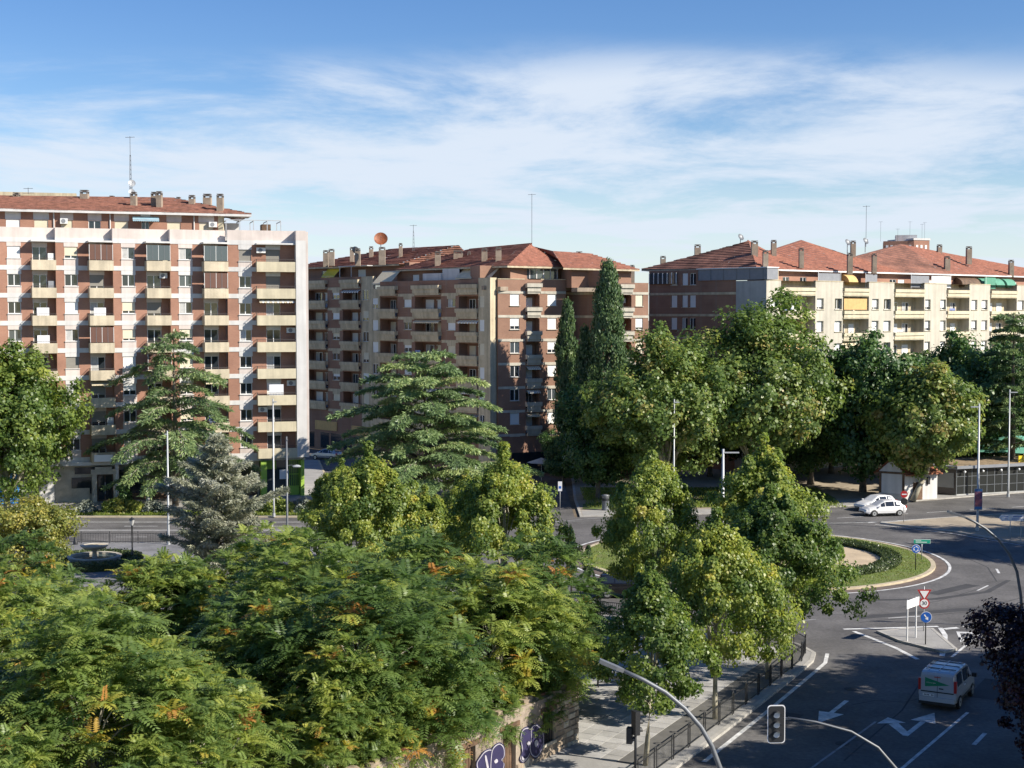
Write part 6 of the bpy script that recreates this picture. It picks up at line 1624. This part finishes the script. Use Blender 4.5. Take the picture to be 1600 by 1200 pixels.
def cedar(seed, H, W, low=.12, lm='cedar', tiers=17, prof=None, droop=.16, tuft=.34, dens=1.0, rise=.12, up=0.0, nb=5, taper=.9):
    """straight trunk with flat tiers of boughs, needle sprays hanging from both sides of each bough"""
    rg = np.random.default_rng(seed); mb = MB()
    mb.tube([(0, 0, 0), (.1, 0, H * .35), (0, .05, H * .7), (0, 0, H * .985)], [H * .020, H * .015, H * .008, .02], 9)
    Ps, Ts, Ns, ls, ti = [], [], [], [], []
    for k in range(tiers):
        f = k / (tiers - 1); z = H * (low + (0.97 - low) * f)
        for j in range(nb):
            a = 2 * math.pi * (j + .5 * (k % 2) + .55 * rg.random()) / nb
            Lb = W / 2 * (prof(f) if prof else (1 - f) ** taper + .06) * (.6 + .55 * rg.random())
            zz = z + rg.normal() * H * .012
            dx, dy = math.cos(a), math.sin(a)
            ss = np.linspace(0, 1, 6)
            path = np.stack([dx * Lb * ss, dy * Lb * ss, zz + Lb * (rise * np.sin(ss * 2.2) * 1.2 - droop * ss ** 2 + up * ss)], 1)
            mb.tube([tuple(p) for p in path], list(np.linspace(max(.035, Lb * .018), .012, 6)), 5, cap=False)
            n = int(max(24, Lb * 62 * dens)); s = rg.random(n) ** .6 * .96 + .05
            wv = (rg.random(n) * 2 - 1); wmax = Lb * .22 * (1.12 - s) + .28
            cz = np.interp(s, ss, path[:, 2])
            off = wv * wmax
            P = np.stack([dx * Lb * s - dy * off, dy * Lb * s + dx * off, cz - np.abs(wv) ** 1.6 * wmax * .30 + rg.normal(size=n) * .06 + .05], 1)
            T = np.stack([dx * .55 - dy * wv * .9, dy * .55 + dx * wv * .9, -.42 + rg.normal(size=n) * .28 + up], 1) + rg.normal(size=(n, 3)) * .22
            Nn = np.array([0, 0, 1.0]) + rg.normal(size=(n, 3)) * .5
            Ps.append(P); Ts.append(T); Ns.append(Nn); ls.append(tuft * (.6 + .8 * rg.random(n))); ti.append(np.clip(.45 + .2 * rg.normal() + .18 * rg.normal(size=n), 0, 1))
    n = 60
    Ps.append(np.stack([rg.normal(size=n) * .15, rg.normal(size=n) * .15, H * (1 - .1 * rg.random(n))], 1)); Ts.append(rg.normal(size=(n, 3)) + np.array([0, 0, .6])); Ns.append(rg.normal(size=(n, 3))); ls.append(np.full(n, tuft)); ti.append(np.full(n, .5))
    ln = np.concatenate(ls)
    V, F = leaf_quads(np.concatenate(Ps), np.concatenate(Ts), np.concatenate(Ns), ln, ln * .16, .03)
    return np_mesh('crown', V, F, LM[lm], np.concatenate(ti)), mb.mesh('trunk', MAT['bark'], True)

def cypress(seed, H, W, n=15000, leaf=.2, pw=.62):
    rg = np.random.default_rng(seed)
    K = n // 60
    f = rg.random(K) ** .8; a = rg.random(K) * 6.28
    prof = np.sin(np.clip(f * .93 + .07, 0, 1) * math.pi) ** pw * (1 - .32 * f)
    r = W / 2 * prof * (.55 + .5 * rg.random(K) ** .5) * (1 + .12 * np.sin(f * 40 + a * 2))
    C = np.stack([np.cos(a) * r, np.sin(a) * r, .35 + f * (H - .5)], 1)
    o = np.stack([np.cos(a), np.sin(a), np.full(K, .5)], 1)
    P, T, Nn, ln, wd = clump_leaves(rg, C, np.full(K, W * .13) * (.6 + .7 * rg.random(K)), 60, leaf, o, .1, .3)
    P[:, 2] += (rg.random(len(P)) - .3) * W * .22
    T = T * .5 + np.array([0, 0, 1.0])
    V, F = leaf_quads(P, T, Nn, ln, wd)
    ti = np.clip(np.repeat(.45 + .2 * rg.normal(size=K), 60) + .12 * rg.normal(size=len(P)), 0, 1)
    mb = MB(); mb.tube([(0, 0, 0), (0, 0, H * .5), (0, 0, H * .9)], [W * .09, W * .06, .02], 8)
    return np_mesh('crown', V, F, LM['cypress'], ti), mb.mesh('trunk', MAT['bark'], True)

def shrub(seed, W, D_, H, lm, n=3000, leaf=.14, K=40):
    rg = np.random.default_rng(seed)
    d = unit(rg.normal(size=(K, 3))); d[:, 2] = np.abs(d[:, 2])
    C = d * np.array([W / 2, D_ / 2, H * .85]) * (.45 + .45 * rg.random(K))[:, None]; C[:, 2] += .1
    P, T, Nn, ln, wd = clump_leaves(rg, C, np.full(K, min(W, D_, H) * .22), n // K, leaf, d, .3)
    P[:, 2] = np.maximum(P[:, 2], .02)
    V, F = leaf_quads(P, T, Nn, ln, wd)
    ti = np.clip(np.repeat(.5 + .2 * rg.normal(size=K), n // K) + .15 * rg.normal(size=len(P)), 0, 1)
    return np_mesh('foliage', V, F, LM[lm], ti)

def plant(name, label, cat, meshes, loc, sc=1.0, rz=0.0, group=None, sz=None):
    o = thing(name, label, cat, (loc[0], loc[1], loc[2] if len(loc) > 2 else 0.0), rz, group)
    o.scale = (sc, sc, sz if sz else sc)
    c = link('crown', meshes[0], o); tag(c, kind='stuff')
    link('trunk', meshes[1], o)
    return o

# --- street plane trees on the near pavement
pl = [broadleaf(11, 9.6, 8.4, 2.4, 'plane', 'bark_plane', 260, 205, .155, .56, 6, .9, .13, ovoid=True),
      broadleaf(12, 9.6, 8.8, 2.5, 'plane', 'bark_plane', 270, 205, .155, .58, 7, .9, .13, ovoid=True),
      broadleaf(13, 9.6, 7.8, 3.2, 'plane', 'bark_plane', 250, 205, .155, .54, 5, .9, .13, ovoid=True)]
row = 'plane trees planted along the near pavement'
plant('plane_tree', 'slim plane tree with dark green low crown behind the arched lamp, nearest the camera', 'tree', broadleaf(14, 8.8, 5.4, 2.7, 'plane', 'bark_plane', 190, 190, .145, .46, 5, 1.0, .11, tint=(.16, .12), lean=(-.25, 0), ovoid=True), (*G(1016, 1199), .12), .92, .4, row, 1.0)
plant('plane_tree', 'plane tree with yellow green crown behind the slim dark one, beside the railing', 'tree', pl[1], (*G(1117, 1127), .12), .88, 1.2, row, 1.04)
plant('plane_tree', 'plane tree with dark green crown overhanging the road bend and roundabout', 'tree', broadleaf(15, 9.8, 9.4, 2.9, 'plane', 'bark_plane', 270, 205, .155, .56, 7, .9, .14, tint=(.08, .1), ovoid=True), (*G(1200, 1064), .12), .98, 2.2, row, 1.06)
plant('plane_tree', 'tall sunlit plane tree behind the dark one at the road bend', 'tree', pl[0], (*G(1188, 1012), .12), 1.12, 0.3, row, 1.27)
plant('plane_tree', 'plane tree with several pointed tops standing over the black car', 'tree', pl[2], (*G(1018, 1003), .12), .88, 4.0, row, 1.2)
plant('plane_tree', 'bushy yellow green plane tree in front of the wide cedar, on its left side', 'tree', pl[1], (-8.6, 86.0, .12), 1.08, 3.0, row, 1.2)
plant('plane_tree', 'yellow green plane tree behind the thicket, between two broader ones', 'tree', pl[0], (-5.6, 92.0, .12), .86, 1.9, row)
plant('plane_tree', 'broad yellow green plane tree at the plaza edge beside two tiny cypresses', 'tree', broadleaf(16, 10.6, 8.8, 2.5, 'plane', 'bark_plane', 290, 205, .155, .58, 7, .9, .14, ovoid=True), (-0.5, 86.0, .12), .98, 5.2, row, 1.09)

# --- thicket of trees of heaven inside the ruined walls
hv = [heaven(s, 7.4, 5.9, 225, t) for s, t in ((21, .26), (22, .42), (23, .58), (24, .12), (25, .46))]
rg = random.Random(77)
spots = []
wall_o = Vector((3.0, 64.3)); wall_d = Vector((-.566, -.824))
for row_i, Y in enumerate((33.5, 37.5, 41.5, 45.5, 50, 54.5, 59, 63.5, 68, 72)):
    x = -.365 * Y - 1.0 + (row_i % 2) * 1.8
    while True:
        xx = x + rg.uniform(-.7, .7); yy = Y + rg.uniform(-1.2, 1.2)
        lim = wall_o.x + (yy - wall_o.y) * (wall_d.x / wall_d.y) - 1.9 if yy < 64.3 else 2.2 - (yy - 64) * .05
        if xx > lim: break
        spots.append((xx, yy, row_i)); x += 4.3
spots += [(1.4, 69.5, 8), (2.3, 73.0, 9), (-16.6, 69.0, 8)]
for q_ in range(7):
    c_ = wall_o + wall_d * (1.2 + 2.2 * q_) + Vector((-.824, .566)) * (1.5 + .3 * (q_ % 2))
    spots.append((c_.x, c_.y, 10))
desc_a = ['bright green', 'yellow flecked', 'dense green', 'loose', 'pale tipped']
ORD = ['first', 'second', 'third', 'fourth', 'fifth', 'sixth', 'seventh', 'eighth', 'ninth', 'tenth']
cnt = {}
for i, (x, y, ri) in enumerate(spots):
    cnt[ri] = cnt.get(ri, 0) + 1
    hgt = 7.6 + 1.1 * math.sin(x * .55 + y * .21) + rg.choice([-1.7, -1.0, -.3, .4, 1.0, 1.5])
    if y > 60: hgt -= .3
    if x > -1: hgt += .5
    if y < 48: hgt -= .5
    if y > 64 and -14 < x < -11: hgt -= .6
    if x < -17.8 and y > 44: hgt -= 1.2
    if y > 66 and -23 < x < -18.5: hgt -= .8
    if y > 64 and -18.2 < x < -15: hgt = 7.6
    if ri == 10:
        plant('tree_of_heaven', 'low sprawling tree of heaven hanging over the graffiti wall, %s from its corner' % ORD[cnt[ri] - 1], 'tree', hv[i % 5], (x, y, .1), .62, i * 1.7, 'low trees of heaven along the ruined wall', .58 + .06 * (i % 3))
        continue
    plant('tree_of_heaven', 'tree of heaven in the thicket, %s row from the front, %s from the left' % (ORD[ri], ORD[cnt[ri] - 1]), 'tree', hv[(i * 3 + ri) % 5], (x, y, .1), hgt / 7.4 * rg.uniform(.92, 1.18), rg.random() * 6.28, 'trees of heaven crowded in the thicket', hgt / 7.4)

# --- conifers
plant('cedar_tree', 'tall drooping cedar standing in front of the pink and brick block', 'tree',
      cedar(31, 17.6, 21.5, .14, 'cedar', 14, lambda f: ((1 - f) ** .7 * .86 + .16 if f < .86 else .52 - (f - .86) * 2.4) * (.82 + .3 * math.sin(f * 29)), .22, .42, 1.35, .17, nb=5), (A(272, 600, 144.5).x, 144.5, .1), 1.0, .6)
plant('cedar_tree', 'wide layered dark green cedar before the brown block', 'tree',
      cedar(32, 15.4, 20.5, .12, 'cedar_light', 11, lambda f: 1.0 - .52 * f ** 1.5 if f < .9 else .42 - (f - .9) * 1.5, .10, .42, 2.3, .16, nb=7), (A(664, 600, 143.0).x, 143.0, .1), 1.0, .2)
plant('cedar_tree', 'cedar with flat boughs at the edge beside the cream block', 'tree',
      cedar(33, 19.5, 9.5, .25, 'cedar', 12, lambda f: 1.0 - .5 * f, .12, .45, 2.0, .10), (A(1583, 600, 160.0).x, 160.0, .1), 1.0, .9)
plant('blue_cedar', 'silvery blue conifer on the plaza beside the railing', 'tree',
      cedar(34, 10.6, 8.8, .07, 'blue', 18, lambda f: (.62 + 1.15 * f if f < .33 else 1.0 - (f - .33) * 1.42) * (.9 + .25 * math.sin(f * 37)) + .05, -.02, .30, 3.2, .06, up=.32, nb=6), (*G(340, 905), .12), 1.0, .1)
cy = [cypress(41, 15.0, 3.2, 21000, .24), cypress(42, 12.0, 2.2, 15000, .22)]
plant('cypress_tree', 'tallest broad cypress rising above the roof line of the brown block', 'tree', cypress(43, 20.5, 4.6, 34000, .26, .5), (A(950, 600, 165).x, 165.0, .1), 1.03, .3, 'cypresses before the brown block', 1.2)
plant('cypress_tree', 'slender cypress whose shadow falls on the brown block, at its lit corner', 'tree', cy[0], (A(886, 600, 170.5).x, 170.5, .1), 1.02, 1.3, 'cypresses before the brown block', 1.37)
plant('cypress_tree', 'shorter cypress between the slender and the tallest ones', 'tree', cy[1], (A(914, 600, 167.5).x, 167.5, .1), 1.25, 2.3, 'cypresses before the brown block', 1.47)
tiny = cypress(44, 3.4, 0.85, 3600, .12)
plant('cypress_tree', 'tiny pointed cypress near the roundabout, the taller of two', 'tree', tiny, (A(893, 850, 100).x, 100.0, .12), 1.0, .3, 'tiny cypresses beside the roundabout', 1.25)
plant('cypress_tree', 'tiny pointed cypress near the roundabout, the lower of two', 'tree', tiny, (A(919, 850, 103).x, 103.0, .12), .9, 1.3, 'tiny cypresses beside the roundabout', .8)

# --- park trees
bp = [broadleaf(51, 20, 18, 3.6, 'plane_far', 'bark_plane', 520, 100, .36, 1.25, 10, .6, .42, tint=(.45, .2)),
      broadleaf(52, 20, 17, 3.2, 'plane_far', 'bark_plane', 500, 100, .36, 1.2, 9, .8, .40, tint=(.5, .2))]
dk = [broadleaf(53, 15, 14, 2.0, 'dark', 'bark', 380, 92, .36, 1.2, 8, .2, .36, tint=(.45, .2)),
      broadleaf(54, 15, 12, 1.6, 'dark', 'bark', 340, 92, .36, 1.1, 7, .2, .36, tint=(.5, .2))]
pg = 'trees of the park behind the roundabout'
def at_y(px, Y): return A(px, 600, Y).x
plant('plane_tree', 'great plane tree in the park behind the slender lamp post, forked trunk', 'tree', bp[1], (at_y(1042, 146), 146, .1), .93, .5, pg)
plant('plane_tree', 'tallest great plane tree of the park before the cream block', 'tree', bp[0], (at_y(1178, 150), 150, .1), 1.04, 2.0, pg)
plant('dark_tree', 'dark leafy tree beneath the tall cypress at the park corner', 'tree', dk[1], (at_y(935, 150), 150, .1), .74, .4, pg, .80)
plant('dark_tree', 'big dark evergreen oak between the great plane and the white hut', 'tree', dk[0], (at_y(1350, 156), 156, .1), 1.02, 1.0, pg, 1.17)
plant('dark_tree', 'dark tree in the shade behind the great plane trees', 'tree', dk[1], (at_y(1268, 163), 163, .1), 1.0, 3.0, pg, 1.02)
plant('dark_tree', 'dark evergreen behind the glass restaurant', 'tree', dk[0], (at_y(1500, 167), 167, .1), 1.0, 4.0, pg, 1.16)
plant('dark_tree', 'dark evergreen at the edge behind the green tarpaulin', 'tree', dk[1], (at_y(1582, 172), 172, .1), 1.1, 2.0, pg)
plant('plane_tree', 'sunlit plane tree with a pale leaning trunk beside the white hut', 'tree', broadleaf(55, 14.6, 12.2, 2.9, 'plane_far', 'bark_plane', 380, 92, .38, 1.0, 8, .4, .27, tint=(.6, .18), lean=(-1.6, -.6)), (at_y(1450, 149), 149, .1), 1.0, 0)
plant('plane_tree', 'dense plane tree at the near edge of the pink and brick block', 'tree', broadleaf(56, 17.0, 15.0, 1.0, 'plane', 'bark_plane', 600, 92, .32, 1.05, 10, .5, .36, tint=(.22, .16)), (at_y(8, 141.5), 141.5, .1), 1.0, 2.7)
plant('olive_bush', 'round yellowish olive coloured tree beside the fountain', 'tree', broadleaf(57, 6.3, 7.4, .8, 'olive', 'bark', 220, 110, .17, .62, 7, .1, .16, tint=(.5, .2)), (at_y(40, 101), 101, .12), 1.0, .3)
plant('plum_tree', 'dark purple leaved plum tree beside the exit road', 'tree', broadleaf(58, 8.3, 6.4, .7, 'plum', 'bark', 420, 120, .15, .48, 9, .4, .12, tint=(.35, .22)), (22.4, 58.5, .12), 1.0, .3)
# roadside trees just beyond the frame: their shade lies over the exit road and the roundabout
shade = 'roadside trees that shade the exit road'
SHADE = ((27.5, 46, .82, 0), (31.5, 54.5, .84, 1), (36.0, 62.5, .88, 0), (41.0, 70.5, .84, 1), (24.5, 36.5, .82, 1), (52, 79.5, .62, 0), (54.5, 88.0, .60, 1), (58.5, 110, .92, 1), (68, 118, .95, 0), (66, 131, .8, 1))
for i, (x, y, s, v) in enumerate(SHADE):
    plant('plane_tree', 'roadside plane tree beyond the purple plum, %s in its row, shading the road' % ('third', 'fourth', 'fifth', 'sixth', 'second', 'seventh', 'eighth', 'ninth', 'tenth', 'last')[i], 'tree', bp[v], (x, y, .1), s, i * 1.3, shade)
plant('plane_tree', 'plane tree on the plaza hidden behind the bushy yellow green one', 'tree', pl[2], (-9.0, 101, .12), .84, .8, row)
plant('plane_tree', 'plane tree on the plaza behind the yellow green pair, close to the avenue', 'tree', pl[1], (-13.2, 111, .12), .84, 1.8, row)
plant('plane_tree', 'plane tree on the plaza hidden behind the broad yellow green one', 'tree', pl[0], (-3.4, 107, .12), .8, 2.8, row)
for i, (px_, Y_, s, z_, v) in enumerate(((1010, 168, .8, .8, 0), (1110, 171, .9, .8, 1), (1215, 168, .85, .75, 0), (1300, 174, .9, .8, 1), (1420, 176, .95, .9, 0), (1545, 183, .95, .95, 1), (880, 163, .42, .42, 1), (1480, 171, .8, .62, 1))):
    plant('dark_tree', 'dark leafy tree at the back of the park, %s along its row' % ('second', 'third', 'fourth', 'fifth', 'sixth', 'last', 'first and smallest', 'seventh and lowest')[i], 'tree', dk[v], (at_y(px_, Y_), Y_, .1), s, i * 2.1, 'dark trees at the back of the park', z_)

# --- shrubs, hedges, grass
sh = [shrub(61, 3.4, 2.0, 1.7, 'olive', 2600, .17), shrub(62, 2.6, 2.0, 1.5, 'grey', 2400, .15), shrub(63, 3.2, 2.0, 1.7, 'plane', 2600, .17)]
def bush(px, Y, k, label, s=1.0, name='shrub'):
    o = link(name, sh[k], None, (at_y(px, Y), Y, .1)); o.scale = (s, s, s); o.rotation_euler.z = px
    return tag(o, label, 'shrub', 'shrubs on the grass verge')
for px_, k, lab, s in ((133, 1, 'silvery shrub at the verge behind the lantern post', 1.0), (172, 2, 'green shrub on the verge in front of the portal', 1.1), (196, 0, 'yellow green shrub on the verge beside the portal', 1.1), (214, 2, 'small green shrub next to the pale one on the verge', .9), (236, 1, 'pale silvery shrub beside the tall lamp post on the verge', 1.0),
                       (424, 2, 'green shrub under the lime shopfront next to a lamp post', 1.1), (447, 2, 'broad green shrub below the lime shopfront', 1.0), (470, 1, 'silvery shrub at the corner below the lime shopfront', 1.2), (497, 0, 'yellow green shrub on the verge at the street corner', 1.0)):
    bush(px_, 139.4, k, lab, s)
o = link('shrub', shrub(64, 2.0, 2.0, 3.2, 'dark', 2400, .2), None, (at_y(190, 142), 142, .1)); tag(o, 'upright dark shrub beside the portal door', 'shrub')
def hedge_ring(name, c, r, wd, h, n, lm, seed, leaf=.13):
    rg_ = np.random.default_rng(seed); a = rg_.random(n) * 6.283
    side = rg_.random(n); rr = r + wd * (rg_.random(n) - .5); z = np.full(n, h)
    k = side < .3; rr[k] = r + wd / 2; z[k] = h * rg_.random(k.sum())
    k = (side >= .3) & (side < .6); rr[k] = r - wd / 2; z[k] = h * rg_.random(k.sum())
    P = np.stack([c[0] + np.cos(a) * rr, c[1] + np.sin(a) * rr, z + .18 + rg_.normal(size=n) * .05], 1)
    o_ = np.stack([np.cos(a) * np.sign(rr - r), np.sin(a) * np.sign(rr - r), np.full(n, .8)], 1)
    T = unit(rg_.normal(size=(n, 3)))
    ln = leaf * (.7 + .6 * rg_.random(n))
    V, F = leaf_quads(P, T, unit(o_ + rg_.normal(size=(n, 3)) * .5), ln, ln * .42)
    return np_mesh(name, V, F, LM[lm], np.clip(.5 + .22 * rg_.normal(size=n), 0, 1))
h1 = thing('hedge', 'clipped ring hedge round the sandy centre of the roundabout', 'hedge', (HC[0], HC[1], 0))
mb = MB(); mb.lathe([(8.05, .1), (8.05, .42), (8.6, .45), (9.25, .42), (9.25, .1)], 48); mb.build('hedge_core', LM['dark'], h1)
tag(link('foliage', hedge_ring('foliage', (0, 0), 8.65, 1.35, .34, 26000, 'hedge', 3), h1), kind='stuff')
FC = G(148, 884)
h2 = thing('hedge', 'low ring hedge round the stone fountain', 'hedge', (FC[0], FC[1], 0))
mb = MB(); mb.lathe([(2.9, .1), (2.9, .55), (3.5, .55), (3.5, .1)], 32); mb.build('hedge_core', LM['dark'], h2)
tag(link('foliage', hedge_ring('foliage', (0, 0), 3.2, .8, .5, 9000, 'hedge', 4), h2), kind='stuff')
def grass(name, label, fn, n, seed, hgt=.16, z=.15):
    rg_ = np.random.default_rng(seed); P = fn(rg_, n); n = len(P)
    P = np.concatenate([P, np.full((n, 1), z)], 1)
    T = rg_.normal(size=(n, 3)) * .5 + np.array([0, 0, 1.0]); ln = hgt * (.5 + rg_.random(n))
    V, F = leaf_quads(P, T, rg_.normal(size=(n, 3)), ln, ln * .22)
    o = link(name, np_mesh(name, V, F, LM['grass'], np.clip(.45 + .25 * rg_.normal(size=n), 0, 1)))
    return tag(o, label, 'grass', kind='stuff')
def f_ring(rg_, n):
    a = rg_.random(n) * 6.283; r = np.sqrt(rg_.random(n)) * 13.5
    P = np.stack([RC[0] + r * np.cos(a), RC[1] + r * np.sin(a)], 1)
    return P[np.hypot(P[:, 0] - HC[0], P[:, 1] - HC[1]) > 9.4]
grass('grass', 'short sunlit grass round the roundabout hedge', f_ring, 46000, 5, .085)
grass('grass', 'thin grass on the verge along the far kerb', lambda g, n: np.stack([-62 + 43.5 * g.random(n), 137.6 + 2.6 * g.random(n)], 1), 16000, 6, .2)
grass('grass', 'grass of the shaded park lawn', lambda g, n: np.stack([7.5 + 26 * g.random(n), 143 + 16 * g.random(n)], 1), 14000, 7, .2)

# plants on the roof terrace of the pink and brick block
for px_, py_, Y_, k, sc_, lab in ((393, 352, 156, 0, .62, 'creeper on the pergola of the roof terrace'), (407, 352, 155.8, 2, .62, 'green creeper beside the shed on the roof terrace'), (432, 358, 157.5, 1, .62, 'small grey bush at the corner of the roof terrace'), (372, 352, 155.4, 0, .4, 'small potted bush near the white room of the roof terrace')):
    p = A(px_, py_, Y_); o = link('terrace_plant', sh[k], None, (p.x, p.y, 27.2)); o.scale = (sc_, sc_, sc_ * 1.35); tag(o, lab, 'plant', 'plants on the roof terrace')
